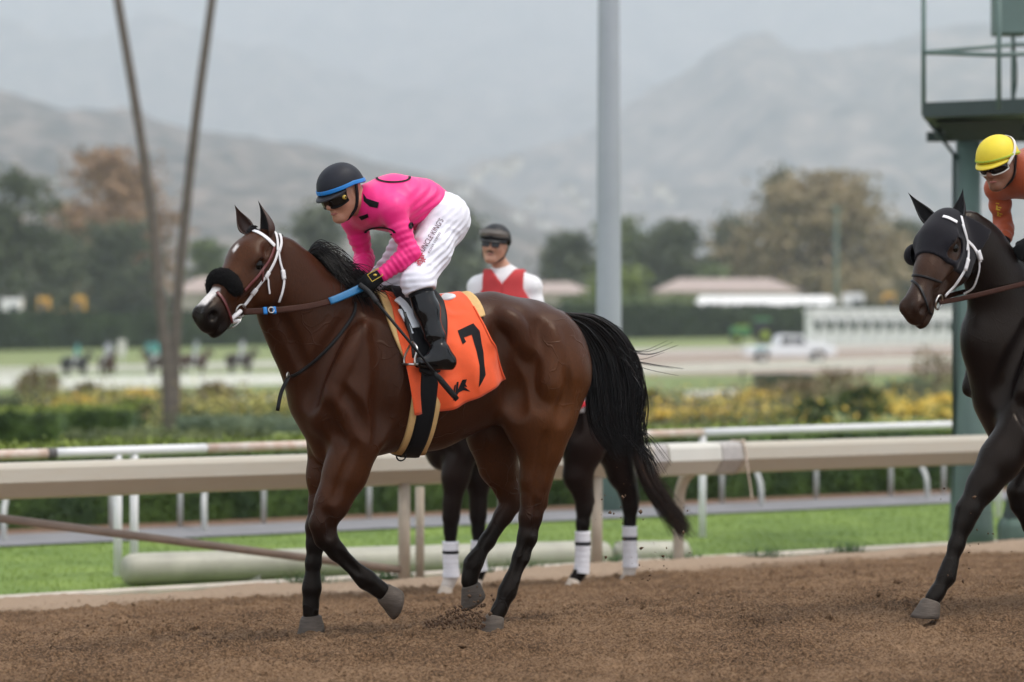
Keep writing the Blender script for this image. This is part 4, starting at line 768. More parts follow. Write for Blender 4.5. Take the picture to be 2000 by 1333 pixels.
def trunk_prims(f):
    A = MF.at
    f.chain([(A(745, 742), .335), (A(830, 738), .335), (A(930, 712), .288), (A(1000, 692), .235)], .10, (0, 1, 0), .76)
    f.ell(A(700, 752), (.30, .255, .345), k=.10)
    f.ell(A(668, 750), (.25, .225, .27), k=.08)
    f.cone(A(725, 610), A(820, 640), .075, .07, .12, (0, 1, 0), .6)          # withers
    f.cone(A(820, 660), A(960, 622), .10, .12, .12)                           # loin
    f.ell(A(1035, 702), (.27, .235, .295), k=.10)                             # croup
    for s in (1, -1):
        f.ell(A(1000, 628, .12 * s), (.09, .07, .07), k=.10)                  # point of hip
        f.ell(A(1078, 715, .12 * s), (.205, .135, .255), k=.07)               # quarter
        f.ell(A(1062, 790, .145 * s), (.15, .11, .17), k=.07)                 # thigh
        R = head_axes(0, rad(62)); f.ell(A(682, 722, .155 * s), (.25, .07, .105), R, k=.06)   # shoulder blade
        f.ell(A(690, 790, .19 * s), (.15, .085, .12), k=.06)                  # triceps
        f.ell(A(640, 808, .11 * s), (.10, .09, .115), k=.045)                  # breast
    f.cone(A(625, 790), A(655, 865), .12, .12, .07)
    for s in (1, -1):
        f.cone(A(975, 690, .285 * s), A(1006, 800, .235 * s), .030, .045, .07, sub=True)   # flank hollow
        f.cone(A(1098, 700, .285 * s), A(1095, 810, .295 * s), .012, .016, .06, sub=True)  # groove down the quarter
        f.cone(A(1030, 690, .285 * s), A(1062, 770, .290 * s), .012, .016, .06, sub=True)
        f.cone(A(650, 655, .21 * s), A(606, 765, .22 * s), .022, .026, .06, sub=True)      # before the shoulder
        f.cone(A(742, 700, .295 * s), A(742, 840, .275 * s), .018, .026, .07, sub=True)    # behind the elbow
        f.cone(A(668, 770, .285 * s), A(700, 840, .290 * s), .010, .016, .05, sub=True)
    f.cone(A(1095, 632), A(1128, 650), .055, .04, .06)                        # dock

def add_head(f, poll, H, hs=.965):
    T = lambda a, s, d: poll + H @ (np.array([a, s, d]) * hs)
    e = H[:, 1]
    f.ell(T(.075, 0, -.070), (.118, .092, .090), H, k=.05)
    f.ell(T(.155, 0, -.052), (.12, .096, .072), H, k=.05)                     # broad forehead
    f.cone(T(.16, 0, -.052), T(.32, 0, -.060), .086, .068, .05, e, .98)
    f.cone(T(.32, 0, -.058), T(.50, 0, -.052), .066, .052, .05, e, .92)
    for s in (1, -1):
        f.ell(T(.165, .052 * s, -.170), (.135, .042, .125), H, k=.045)        # cheek
        f.ell(T(.165, .084 * s, -.040), (.050, .028, .030), H, k=.03)         # brow
        f.ell(T(.215, .086 * s, -.092), (.050, .018, .022), H, k=.03)         # lower lid
        f.cone(T(.26, .074 * s, -.100), T(.38, .056 * s, -.088), .020, .013, .03)   # facial crest
        f.ell(T(.108, .109 * s, -.048), (.030, .018, .020), H, k=.03, sub=True)     # temple hollow
        f.ell(T(.188, .112 * s, -.067), (.032, .020, .020), H, k=.02, sub=True)
    f.cone(T(.25, 0, -.215), T(.46, 0, -.128), .058, .040, .05, e, .8)        # jaw
    f.ell(T(.515, 0, -.066), (.080, .056, .068), H, k=.04)
    for s in (1, -1): f.ell(T(.545, .036 * s, -.038), (.046, .028, .042), H, k=.016)  # nostril wings
    f.ell(T(.575, 0, -.082), (.034, .046, .046), H, k=.025)
    f.ell(T(.545, 0, -.142), (.050, .040, .028), H, k=.018)
    f.ell(T(.495, 0, -.142), (.045, .040, .035), H, k=.03)
    for s in (1, -1):
        f.ell(T(.556, .060 * s, -.045), (.026, .026, .022), H, k=.010, sub=True)
        f.cone(T(.575, .052 * s, -.120), T(.49, .062 * s, -.112), .007, .005, .010, sub=True)   # mouth line
    return T

def horse_mesh(fr, spec, h):
    f = Field(spec.get("lo", (-1.25, -.5, -.03)), spec.get("hi", (1.75, .75, 2.3)), h)
    trunk_prims(f)
    f.chain([(np.array(p[0] if len(p) == 2 else fr.at(*p[:3])), p[-1]) for p in spec["neck"]], .09, (0, 1, 0), .58)
    for leg in spec["legs"]:
        fq = leg.get("fr", fr); pts = [(fq.at(p[0], p[1], p[2]), p[3]) for p in leg["chain"]]
        for i, ((p, r), (q, r2)) in enumerate(zip(pts[:-1], pts[1:])):
            f.cone(p, q, r, r2, .055 if r > .07 else .028, (0, 1, 0), leg.get("sc", .8) if r > .07 else .86)
        for a, b, ra, rb in leg.get("extra", []): f.cone(fq.at(*a), fq.at(*b), ra, rb, .025)
        for c, r, k in leg.get("ell", []): f.ell(fq.at(*c), r, k=k)
    muscles(f)
    for path, dp, r, rise in spec.get("carve", []): carve(f, fr, path, dp, r, .02, rise)
    H = head_axes(spec["yaw"], spec["pitch"], spec.get("roll", 0)); poll = fr.at(*spec["poll"])
    T = add_head(f, poll, H, spec.get("hs", .965))
    return f, H, poll, T

def carve(f, fr, path, depth, r, k=.03, rise=False, n=14):
    """a groove (or, with rise, a ridge) of given depth drawn along a picture path on both flanks"""
    P, ok = fr.hit(f, spline(path, n)); P = P[ok]
    if len(P) < 3: return
    N = f.grad(P, .03); t = np.sin(np.linspace(.15, 1, len(P)) * math.pi * .95) ** .5
    C = P - N * (r - depth * t)[:, None] if rise else P + N * (r - depth * t)[:, None]
    for s in (1, -1):
        Q = C * np.array([1, s, 1])
        for a, b in zip(Q[:-1], Q[1:]): f.cone(a, b, r, r, k, sub=not rise)

def muscles(f):
    carve(f, MF, [(978, 640), (986, 690), (1003, 745), (1012, 800)], .022, .050, .05)
    carve(f, MF, [(1058, 640), (1088, 700), (1102, 760), (1098, 820)], .014, .035, .04)
    carve(f, MF, [(1022, 690), (1045, 730), (1055, 790)], .010, .035, .04)
    carve(f, MF, [(690, 625), (652, 680), (618, 740), (602, 790)], .020, .040, .05)
    carve(f, MF, [(738, 640), (756, 720), (750, 800), (738, 860)], .014, .050, .05)
    carve(f, MF, [(660, 755), (698, 800), (715, 850)], .012, .028, .03)
    carve(f, MF, [(985, 622), (1010, 642), (1030, 690)], .008, .035, .04, True)
    carve(f, MF, [(1070, 650), (1082, 700), (1080, 765)], .012, .040, .05, True)
    carve(f, MF, [(702, 640), (672, 700), (645, 775)], .012, .028, .04, True)
    carve(f, MF, [(640, 800), (652, 840), (672, 868)], .010, .030, .03)

def coat_colours(P, spec, H, poll, T):
    """brown body, black points: the animal's own colouring"""
    body = np.array(spec["body"]); dark = np.array(spec["dark"]); tan = np.array(spec["tan"])
    a = (P - poll) @ H
    black = 1 - sm(P[:, 2], spec["b0"], spec["b1"])
    c = body[None] * np.ones((len(P), 1))
    flank = np.exp(-((P[:, 0] + .75) / .22) ** 2) * np.exp(-((P[:, 2] - 1.05) / .35) ** 2)
    c = c + (tan - body)[None] * (flank * .9)[:, None]
    belly = np.exp(-((P[:, 2] - .80) / .14) ** 2) * (P[:, 0] < .55)
    c = c + (tan - c) * (.25 * belly)[:, None]
    head = sm(P[:, 0], .75, 1.0) * (P[:, 2] > 1.2)
    c = c + (tan - c) * (spec.get('headtan', .25) * head)[:, None]
    c = c + (dark - c) * black[:, None]
    muz = spec.get('muz', 1.0) * sm(a[:, 0], .36, .52) * (a[:, 0] < .75) * (np.abs(a[:, 1]) < .14) * (a[:, 2] < .1) * (a[:, 2] > -.25)
    c = c + (dark * 1.6 - c) * muz[:, None]
    eye = np.exp(-(((a[:, 0] - .195) / .05) ** 2 + ((np.abs(a[:, 1]) - .1) / .05) ** 2 + ((a[:, 2] + .07) / .04) ** 2))
    c = c + (dark * 1.5 - c) * (eye * .8)[:, None]
    return c, a

def hoof(parent, c, phi, m, s=1.0, fwd=(1, 0, 0), yaw=0.0):
    """slanted horn capsule; c centre of the coronet, phi tips the toe down"""
    mb = MB(); rings = []
    prof = [(0.008, .034, .000), (0.0, .041, .002), (-.03, .049, .012), (-.06, .058, .024), (-.075, .060, .030), (-.075, .045, .030)]
    Rm = Matrix.Rotation(yaw, 3, 'Z') @ Matrix.Rotation(phi, 3, 'Y'); n = 18
    for z, r, x in prof:
        for k in range(n):
            t = 2 * math.pi * k / n; xx = math.cos(t); rr = r * (1.10 if xx > 0 else .92)
            heel = (0.022 if z > -.02 else 0.0) * (1 - xx) / 2
            rings.append(Vector(c) + Rm @ Vector(((x + rr * xx) * s, r * .96 * math.sin(t) * s, (z - heel) * s)))
    fs = [(i * n + k, i * n + (k + 1) % n, (i + 1) * n + (k + 1) % n, (i + 1) * n + k) for i in range(len(prof) - 1) for k in range(n)]
    fs += [tuple(range(n - 1, -1, -1)), tuple((len(prof) - 1) * n + k for k in range(n))]
    mb.raw(rings, fs); o = mb.build("hoof", m, parent, True); return o

def ear(parent, base, tip, opening, m_out, m_in, width=.062):
    """cupped pointed ear: shell with a hollow facing `opening`"""
    base = Vector(base); tip = Vector(tip); ax = (tip - base); L = ax.length; ax.normalize()
    op = Vector(opening); op = (op - ax * op.dot(ax)).normalized(); sd = ax.cross(op)
    n, m = 14, 15; prof = [.55, .8, .95, 1.0, .98, .92, .83, .72, .60, .47, .35, .24, .15, .07, .0]
    vo, vi = [], []
    for j in range(m):
        t = j / (m - 1); wd = width * .5 * prof[j]; dep = wd * (1.0 - .35 * t)
        c = base + ax * (L * t) - op * (.012 * math.sin(math.pi * t))
        for i in range(n + 1):
            a = math.pi * (-.62 + 1.24 * i / n)         # open arc, the gap facing op
            vo.append(c - op * (dep * math.cos(a)) + sd * (wd * math.sin(a)))
            vi.append(c - op * (dep * .82 * math.cos(a) - .001) + sd * (wd * .84 * math.sin(a)))
    N = n + 1; fs = []; fi = []
    for j in range(m - 1):
        for i in range(n):
            q = (j * N + i, j * N + i + 1, (j + 1) * N + i + 1, (j + 1) * N + i); fs.append(q)
            fi.append(tuple(len(vo) + x for x in q[::-1]))
        for i in (0, n): fs.append((j * N + i, (j + 1) * N + i, len(vo) + (j + 1) * N + i, len(vo) + j * N + i))
    mb = MB(); mb.raw(vo + vi, fs); k = len(mb.f); b = len(mb.v)
    mb.f.extend(fi); mb.mi.extend([1] * len(fi))
    return mb.build("ear", [m_out, m_in], parent, True)

def hair(name, parent, strands, m, r0=.0022, n=3):
    """strands: list of point arrays; thin tapering tubes"""
    V = []; F = []; b = 0
    for P in strands:
        P = np.asarray(P); k = len(P); t = np.gradient(P, axis=0); t /= (np.linalg.norm(t, axis=1, keepdims=True) + 1e-9)
        up = np.array([.3, .5, .8]); x = np.cross(t, up); x /= (np.linalg.norm(x, axis=1, keepdims=True) + 1e-9); y = np.cross(t, x)
        r = r0 * (1 - .75 * np.linspace(0, 1, k) ** 1.5)
        for j in range(n):
            a = 2 * math.pi * j / n; V.append(P + (x * math.cos(a) + y * math.sin(a)) * r[:, None])
        i = np.arange(k - 1)
        for j in range(n):
            j2 = (j + 1) % n; F.append(np.stack([b + j * k + i, b + j2 * k + i, b + j2 * k + i + 1, b + j * k + i + 1], 1))
        b += n * k
    V = np.concatenate(V); F = np.concatenate(F); me = bpy.data.meshes.new(name)
    me.vertices.add(len(V)); me.vertices.foreach_set("co", V.astype(np.float32).ravel())
    me.loops.add(F.size); me.loops.foreach_set("vertex_index", F.astype(np.int32).ravel())
    me.polygons.add(len(F)); me.polygons.foreach_set("loop_start", np.arange(0, F.size, 4, dtype=np.int32)); me.polygons.foreach_set("loop_total", np.full(len(F), 4, np.int32))
    me.update(calc_edges=True)
    tone = np.concatenate([np.full(n * len(P), x) for P, x in zip(strands, RNG.gamma(2.2, .45, len(strands)))]); at = me.attributes.new("tone", 'FLOAT', 'POINT'); at.data.foreach_set("value", tone.astype(np.float32))
    return link(name, me, m, parent, True)

def hair_mat(name, col, rough, spec):
    """hair whose strands differ a little in shade"""
    if name in _M: return _M[name]
    m = mat(name, col, rough, spec=spec); nt = m.node_tree; at = nt.nodes.new("ShaderNodeAttribute"); at.attribute_name = "tone"; mx = nt.nodes.new("ShaderNodeVectorMath"); mx.operation = 'SCALE'; mx.inputs[0].default_value = col
    nt.links.new(at.outputs["Fac"], mx.inputs["Scale"]); nt.links.new(mx.outputs[0], nt.nodes["Principled BSDF"].inputs["Base Color"]); return m

M_HORN = lambda: mat("hoof_horn", (.085, .067, .053), .6, spec=.2, noise=.35, nscale=14, bump=.25, bscale=40, stretch=(1, 1, 6))
M_HAIR = lambda: hair_mat("black_hair", (.0062, .0046, .0042), .36, .26)
def coat_mat(name, rough=.37, spec=.17, vein=.5):
    m = mat(name, attr="coat", rough=rough, spec=spec, noise=.22, nscale=110, bump=.12, bscale=150, stretch=(1, 1, .35))
    m.node_tree.nodes["Principled BSDF"].inputs["Specular Tint"].default_value = (1, .84, .70, 1)
    nt = m.node_tree; b = nt.nodes["Principled BSDF"]; old = b.inputs["Normal"].links[0].from_socket; tc = nt.nodes.new("ShaderNodeTexCoord")
    wp = nt.nodes.new("ShaderNodeTexNoise"); wp.inputs["Scale"].default_value = 5; nt.links.new(tc.outputs["Object"], wp.inputs["Vector"])
    ad = nt.nodes.new("ShaderNodeVectorMath"); ad.operation = 'MULTIPLY_ADD'; ad.inputs[1].default_value = (.25, .25, .25); nt.links.new(wp.outputs["Color"], ad.inputs[0]); nt.links.new(tc.outputs["Object"], ad.inputs[2])
    vo = nt.nodes.new("ShaderNodeTexVoronoi"); vo.feature = 'DISTANCE_TO_EDGE'; vo.inputs["Scale"].default_value = 6.5; nt.links.new(ad.outputs[0], vo.inputs["Vector"])
    mr = nt.nodes.new("ShaderNodeMapRange"); mr.interpolation_type = 'SMOOTHSTEP'; mr.inputs[1].default_value = 0; mr.inputs[2].default_value = .035; mr.inputs[3].default_value = 1; mr.inputs[4].default_value = 0; nt.links.new(vo.outputs["Distance"], mr.inputs[0])
    n3 = nt.nodes.new("ShaderNodeTexNoise"); n3.inputs["Scale"].default_value = 3.5; nt.links.new(tc.outputs["Object"], n3.inputs["Vector"])
    m3 = nt.nodes.new("ShaderNodeMapRange"); m3.inputs[1].default_value = .50; m3.inputs[2].default_value = .62; nt.links.new(n3.outputs[0], m3.inputs[0])
    mu = nt.nodes.new("ShaderNodeMath"); mu.operation = 'MULTIPLY'; nt.links.new(mr.outputs[0], mu.inputs[0]); nt.links.new(m3.outputs[0], mu.inputs[1])
    bp = nt.nodes.new("ShaderNodeBump"); bp.inputs["Strength"].default_value = vein; bp.inputs["Distance"].default_value = .006; nt.links.new(mu.outputs[0], bp.inputs["Height"]); nt.links.new(old, bp.inputs["Normal"]); nt.links.new(bp.outputs[0], b.inputs["Normal"])
    return m

def finish_horse(root, fr, spec, h, coatname):
    f, H, poll, T = horse_mesh(fr, spec, h)
    me, P = f.mesh("horse_body"); c, a = coat_colours(P, spec, H, poll, T)
    if spec.get("marks"): c = spec["marks"](c, P, a)
    set_col(me, "coat", c); body = link("body", me, coat_mat(coatname, *spec.get("gloss", ())), root)
    eye_m = mat("horse_eye", (.004, .003, .002), .12, spec=.2)
    for s in (1, -1):
        mb = MB(); mb.sphere(T(.188, .0800 * s, -.066), .0300, 16, 10); mb.build("eye", eye_m, root, True)
    for leg in spec["legs"]:
        q = leg["hoof"]; hoof(root, leg.get("fr", fr).at(*q[:3]), q[3], spec.get("horn") or M_HORN(), q[4] if len(q) > 4 else 1.0)
    me_in = mat(coatname + "_ear_inside", tuple(np.array(spec["dark"]) * 1.3), .8, noise=.3, nscale=60)
    me_out = mat(coatname + "_ear", tuple(np.array(spec["body"]) * .9 + np.array(spec["dark"]) * .1), .55, noise=.25, nscale=30)
    for q in spec["ears"]:
        ear(root, fr.at(*q[0]), fr.at(*q[1]), q[2], me_out, me_out if len(q) > 4 else me_in, q[3])
    return f, H, poll, T

MAIN = dict(
    neck=[(665, 712, 0, .285), (630, 662, .0, .235), (603, 622, .01, .198), (576, 584, .025, .170), (556, 545, .045, .140), (540, 510, .06, .115)],
    poll=(503, 449, .085), yaw=rad(22), pitch=rad(45), roll=rad(4),
    legs=[
        dict(chain=[(700, 850, .17, .135), (674, 925, .16, .100), (650, 980, .155, .076), (630, 1022, .15, .061), (636, 1050, .15, .052),
                    (657, 1077, .15, .040), (703, 1122, .15, .036), (716, 1133, .15, .044), (735, 1147, .15, .036), (746, 1155, .15, .042)],
             hoof=(747, 1156, .15, rad(74), 1.22)),
        dict(chain=[(640, 860, -.15, .11), (632, 930, -.14, .075), (626, 985, -.135, .056), (620, 1030, -.13, .056), (616, 1062, -.13, .042),
                    (612, 1100, -.13, .036), (610, 1132, -.13, .035), (609, 1150, -.13, .043), (607, 1180, -.13, .035), (607, 1200, -.13, .040)],
             hoof=(608, 1201, -.13, rad(22), 1.25)),
        dict(chain=[(1082, 735, .15, .19), (1062, 822, .16, .150), (1056, 880, .16, .105), (1046, 935, .155, .072), (1040, 975, .15, .058),
                    (1036, 1010, .15, .056), (1030, 1050, .15, .047), (1018, 1088, .15, .040), (999, 1135, .15, .036), (991, 1156, .15, .043), (977, 1188, .15, .034), (970, 1202, .15, .040)],
             extra=[((1040, 1005, .15), (1058, 985, .15), .036, .026), ((1058, 985, .15), (1070, 920, .15), .022, .03)],
             ell=[((1026, 818, .155), (.11, .08, .13), .09)],
             hoof=(968, 1201, .15, rad(4), 1.12)),
        dict(chain=[(1030, 760, -.15, .19), (965, 850, -.15, .135), (972, 910, -.15, .09), (990, 955, -.15, .062), (1000, 980, -.15, .054),
                    (984, 1006, -.15, .046), (952, 1057, -.15, .038), (932, 1088, -.15, .037), (924, 1102, -.15, .045), (918, 1126, -.15, .037), (917, 1138, -.15, .042)],
             extra=[((1000, 982, -.15), (1014, 970, -.15), .034, .024), ((1014, 970, -.15), (1000, 900, -.15), .02, .03)],
             hoof=(919, 1140, -.15, rad(34), 1.2)),
    ],
    carve=[([(545, 612), (570, 660), (594, 720)], .012, .032, False), ([(694, 868), (668, 930), (652, 980)], .008, .018, False), ([(1066, 850), (1056, 910), (1050, 960)], .010, .022, False),
           ([(662, 1082), (684, 1104), (702, 1120)], .008, .012, False), ([(1034, 1060), (1022, 1092), (1006, 1130)], .007, .012, False), ([(1046, 975), (1050, 1010), (1044, 1040)], .010, .016, False), 
           ([(640, 1000), (646, 1030), (645, 1050)], .008, .014, False)],
    ears=[((523, 464, .14), (504, 392, .12), (.85, .1, .2), .082), ((486, 455, .0), (458, 400, -.04), (.35, .95, .1), .075, 1)],
    body=(.037, .0108, .0040), tan=(.090, .029, .0075), dark=(.0030, .0021, .0019), b0=.42, b1=.72,
)
def main_marks(c, P, a):
    star = sm(-np.maximum(np.abs(a[:, 0] - .165 - .8 * a[:, 1]) / .020, np.abs(a[:, 1] - .006 + .25 * (a[:, 0] - .165)) / .011), -1.6, -.6) * (a[:, 2] > -.02)
    snip = sm(-np.maximum(np.abs(a[:, 0] - .455) / .055, np.abs(a[:, 1] - .0) / .030), -1.25, -.85) * (a[:, 2] > -.05) * (a[:, 2] < .05)
    wgt = np.maximum(star, snip)[:, None]; return c + (np.array([.62, .58, .55]) - c) * wgt
MAIN["marks"] = main_marks
horse = empty("bay_race_horse", MF.O, HEAD_ANG)
tag(horse, "bay horse with orange number 7 saddle cloth, black fleece noseband and white bridle", "horse")
MFF, MH, MPOLL, MT = finish_horse(horse, MF, MAIN, .0095, "bay_coat")
# ------------------------------------------------------------------ tack helpers
def strip(name, P, N, width, thick, m, parent, taper=None):
    """flat strap through points P lying on a surface with normals N"""
    P = np.asarray(P, float); N = np.asarray(N, float); t = np.gradient(P, axis=0); t /= np.linalg.norm(t, axis=1, keepdims=True) + 1e-9
    b = np.cross(t, N); b /= np.linalg.norm(b, axis=1, keepdims=True) + 1e-9; n = len(P)
    w = (np.ones(n) * width * .5 if np.isscalar(width) else np.asarray(width) * .5)[:, None]
    sec = [(-1, 0), (-.92, .8), (-.6, 1), (.6, 1), (.92, .8), (1, 0)]; m6 = len(sec)
    V = np.stack([P + b * w * x + N * thick * z for x, z in sec], 1).reshape(-1, 3)
    F = [(i * m6 + k, i * m6 + (k + 1) % m6, (i + 1) * m6 + (k + 1) % m6, (i + 1) * m6 + k) for i in range(n - 1) for k in range(m6)]
    F += [tuple(range(m6 - 1, -1, -1)), tuple((n - 1) * m6 + k for k in range(m6))]
    mb = MB(); mb.raw(V, F); return mb.build(name, m, parent, True)

def strap(name, fr, F, px, width, thick, m, parent, off=.002, n=40, mirror=False):
    q = spline(px, n); P, ok = fr.hit(F, q); P = P[ok]; P = F.push(P, off); N = F.grad(P, .02)
    if len(P) > 6:                                   # even out the jitter of the grid
        for _ in range(3): P[1:-1] = .5 * P[1:-1] + .25 * (P[:-2] + P[2:])
    if mirror: P = P * np.array([1, -1, 1]); N = N * np.array([1, -1, 1])
    return strip(name, P, N, width, thick, m, parent)

def ring(mb, c, ax1, ax2, r, rt, n=20, a0=0, a1=2 * math.pi, mi=0):
    pts = [Vector(c) + (Vector(ax1) * math.cos(a0 + (a1 - a0) * i / n) + Vector(ax2) * math.sin(a0 + (a1 - a0) * i / n)) * r for i in range(n + 1)]
    mb.tube(pts, rt, 6, mi)

def patch(name, fr, F, left, right, top, bottom, nu, nv, off, thick, m, parent, both=True, wob=None):
    """cloth laid over a body: a Coons patch in the picture, dropped onto the surface, carried over the back"""
    L = spline(left, nv); R = spline(right, nv); T = spline(top, nu); B = spline(bottom, nu)
    u = np.linspace(0, 1, nu)[:, None, None]; v = np.linspace(0, 1, nv)[None, :, None]
    S = (1 - u) * L[None] + u * R[None] + (1 - v) * T[:, None] + v * B[:, None] - ((1 - u) * (1 - v) * L[0] + u * (1 - v) * R[0] + (1 - u) * v * L[-1] + u * v * R[-1])
    P, ok = fr.hit(F, S.reshape(-1, 2)); P = F.push(P, off); N = F.grad(P, .03)
    uu = np.repeat(np.linspace(0, 1, nu), nv); vv = np.tile(np.linspace(0, 1, nv), nu)
    if wob is not None: P = P + N * wob(uu, vv)[:, None]
    P = P.reshape(nu, nv, 3); N = N.reshape(nu, nv, 3); ok = ok.reshape(nu, nv)
    if both:
        ridge = P[:, 0].copy(); ridge[:, 1] = 0
        o = ridge + np.array([0, 0, .5]); H, g = F.hit(o, np.repeat([[0, 0, -1.0]], nu, 0), 0, 1.2); H = H + np.array([0, 0, off])
        k = 4; mid = []
        for j in range(1, k + 1):
            t = j / (k + 1); q = P[:, 0] * (1 - t) + H * t; q = F.push(q, off); mid.append(q)
        near = np.concatenate([P[:, ::-1], np.stack(mid, 1)], 1); far = near[:, ::-1] * np.array([1, -1, 1])
        G = np.concatenate([near, H[:, None], far], 1)
    else: G = P[:, ::-1]
    a, b = G.shape[:2]; du = np.gradient(G, axis=0); dv = np.gradient(G, axis=1); Nn = np.cross(du, dv); Nn /= np.linalg.norm(Nn, axis=2, keepdims=True) + 1e-9
    c = F.grad(G.reshape(-1, 3), .03).reshape(a, b, 3); Nn *= np.sign((Nn * c).sum(2, keepdims=True) + 1e-9)
    V = np.concatenate([(G + Nn * thick).reshape(-1, 3), G.reshape(-1, 3)]); n0 = a * b; Fc = []
    for i in range(a - 1):
        for j in range(b - 1):
            q = (i * b + j, (i + 1) * b + j, (i + 1) * b + j + 1, i * b + j + 1); Fc.append(q); Fc.append(tuple(n0 + x for x in q[::-1]))
    bord = [i * b for i in range(a)] + [(a - 1) * b + j for j in range(1, b)] + [i * b + b - 1 for i in range(a - 2, -1, -1)] + [j for j in range(b - 2, 0, -1)]
    for x, y in zip(bord, bord[1:] + bord[:1]): Fc.append((x, y, n0 + y, n0 + x))
    me = bpy.data.meshes.new(name); me.from_pydata([tuple(v) for v in V], [], Fc); me.update()
    bm = bmesh.new(); bm.from_mesh(me); bmesh.ops.recalc_face_normals(bm, faces=bm.faces); bm.to_mesh(me); bm.free()
    return link(name, me, m, parent, True), dict(px=S, P=P)

def decal(name, fr, F, polys, off, m, parent, thick=.0012, sub=3):
    """flat print: picture polygons dropped on a surface"""
    bm = bmesh.new()
    for poly in polys:
        vs = [bm.verts.new((x, y, 0)) for x, y in poly]
        try: bm.faces.new(vs)
        except ValueError: pass
    bm.normal_update(); bmesh.ops.triangulate(bm, faces=bm.faces)
    for _ in range(sub):
        es = [e for e in bm.edges if e.calc_length() > 4.0]
        if not es: break
        bmesh.ops.subdivide_edges(bm, edges=es, cuts=1); bmesh.ops.triangulate(bm, faces=[f for f in bm.faces if len(f.verts) > 3])
    bm.verts.ensure_lookup_table()
    q = np.array([(v.co.x, v.co.y) for v in bm.verts]); P, ok = fr.hit(F, q, off); 
    for v, p in zip(bm.verts, P): v.co = Vector(p)
    bad = [v for v, k in zip(bm.verts, ok) if not k]
    if bad: bmesh.ops.delete(bm, geom=bad, context='VERTS')
    me = bpy.data.meshes.new(name); bm.to_mesh(me); bm.free(); return link(name, me, m, parent)

def text_polys(body, size=1.0):
    """outline of a line of lettering as triangles in a unit plane"""
    cu = bpy.data.curves.new("t", 'FONT'); cu.body = body; cu.size = size; cu.resolution_u = 3
    ob = bpy.data.objects.new("t", cu); COL.objects.link(ob); bpy.context.view_layer.update()
    me = bpy.data.meshes.new_from_object(ob.evaluated_get(bpy.context.evaluated_depsgraph_get()))
    V = [tuple(v.co[:2]) for v in me.vertices]; Fs = [tuple(p.vertices) for p in me.polygons]
    bpy.data.objects.remove(ob); bpy.data.curves.remove(cu); bpy.data.meshes.remove(me)
    return [[V[i] for i in f] for f in Fs]

def place_polys(polys, o, ex, ey):
    return [[(o[0] + x * ex[0] + y * ey[0], o[1] + x * ex[1] + y * ey[1]) for x, y in p] for p in polys]

M_WHITE_STRAP = mat("white_leather", (.72, .70, .70), .5, noise=.06, nscale=30, bump=.08, bscale=80)
M_RED_LEATHER = mat("red_brown_leather", (.10, .014, .012), .4, noise=.2, nscale=40)
M_BROWN_LEATHER = mat("brown_leather", (.040, .014, .008), .5, spec=.12, noise=.25, nscale=40, bump=.1, bscale=120)
M_BLACK_LEATHER = mat("black_leather", (.006, .005, .005), .4, spec=.2, noise=.2, nscale=40)
M_STEEL = mat("steel", (.55, .53, .50), .28, metal=1.0)
M_BLUE_GRIP = mat("blue_grip", (.006, .12, .27), .5, noise=.15, nscale=50)
M_BLUE = mat("blue_tape", (.004, .17, .50), .45)
M_ORANGE = mat("orange_cloth", (.80, .088, .012), .75, noise=.08, nscale=14, bump=.14, bscale=220, sheen=.15, fold=.9, fscale=8)
M_INK = mat("black_print", (.007, .007, .008), .7, spec=.15)
M_FOAM = mat("cream_foam", (.62, .40, .16), .8, noise=.08, nscale=30, bump=.1, bscale=90)
M_FLEECE = mat("black_fleece", (.005, .0045, .0045), .95, spec=.1, noise=.3, nscale=80, bump=.5, bscale=150)
M_NYLON = mat("black_nylon", (.006, .006, .007), .6, spec=.15, noise=.15, nscale=60, bump=.05, bscale=200)

def bridle(root, fr, F, T, H, px, white=M_WHITE_STRAP):
    """headpiece straps given as picture paths"""
    for nm, path, wd, m, th in px:
        o = strap(nm, fr, F, path, wd, .004, m, root, off=th)

# --- bay horse: bridle
bridle(horse, MF, MFF, MT, MH, [
    ("browband", [(474, 453), (488, 450), (505, 455), (521, 466), (536, 481)], .021, M_WHITE_STRAP, .002),
    ("headpiece", [(530, 443), (537, 455), (541, 472), (541, 490)], .018, M_WHITE_STRAP, .003),
    ("headpiece", [(536, 446), (545, 458), (548, 474), (544, 492)], .016, M_WHITE_STRAP, .004),
    ("cheekpiece", [(542, 490), (535, 512), (520, 538), (503, 560), (487, 583), (474, 600)], .016, M_WHITE_STRAP, .003),
    ("throat_latch", [(543, 490), (546, 512), (552, 532), (554, 552), (550, 572), (544, 590)], .013, M_WHITE_STRAP, .003),
    ("noseband_hanger", [(535, 484), (528, 502), (518, 520), (503, 540), (488, 556), (477, 568)], .013, M_RED_LEATHER, .004),
    ("noseband", [(424, 572), (433, 582), (441, 598), (449, 620), (455, 640), (458, 652)], .016, M_RED_LEATHER, .004),
])
for q in ([(524, 532), (517, 544)], [(500, 564), (492, 575)], [(551, 528), (554, 546)]):
    strap("keeper", MF, MFF, q, .024, .008, M_WHITE_STRAP, horse, n=6)
strap("strap_end", MF, MFF, [(519, 538), (522, 548), (523, 560), (525, 574)], .009, .004, M_WHITE_STRAP, horse, off=.006)
strap("strap_end", MF, MFF, [(512, 527), (511, 540), (510, 549)], .010, .004, M_RED_LEATHER, horse, off=.006)
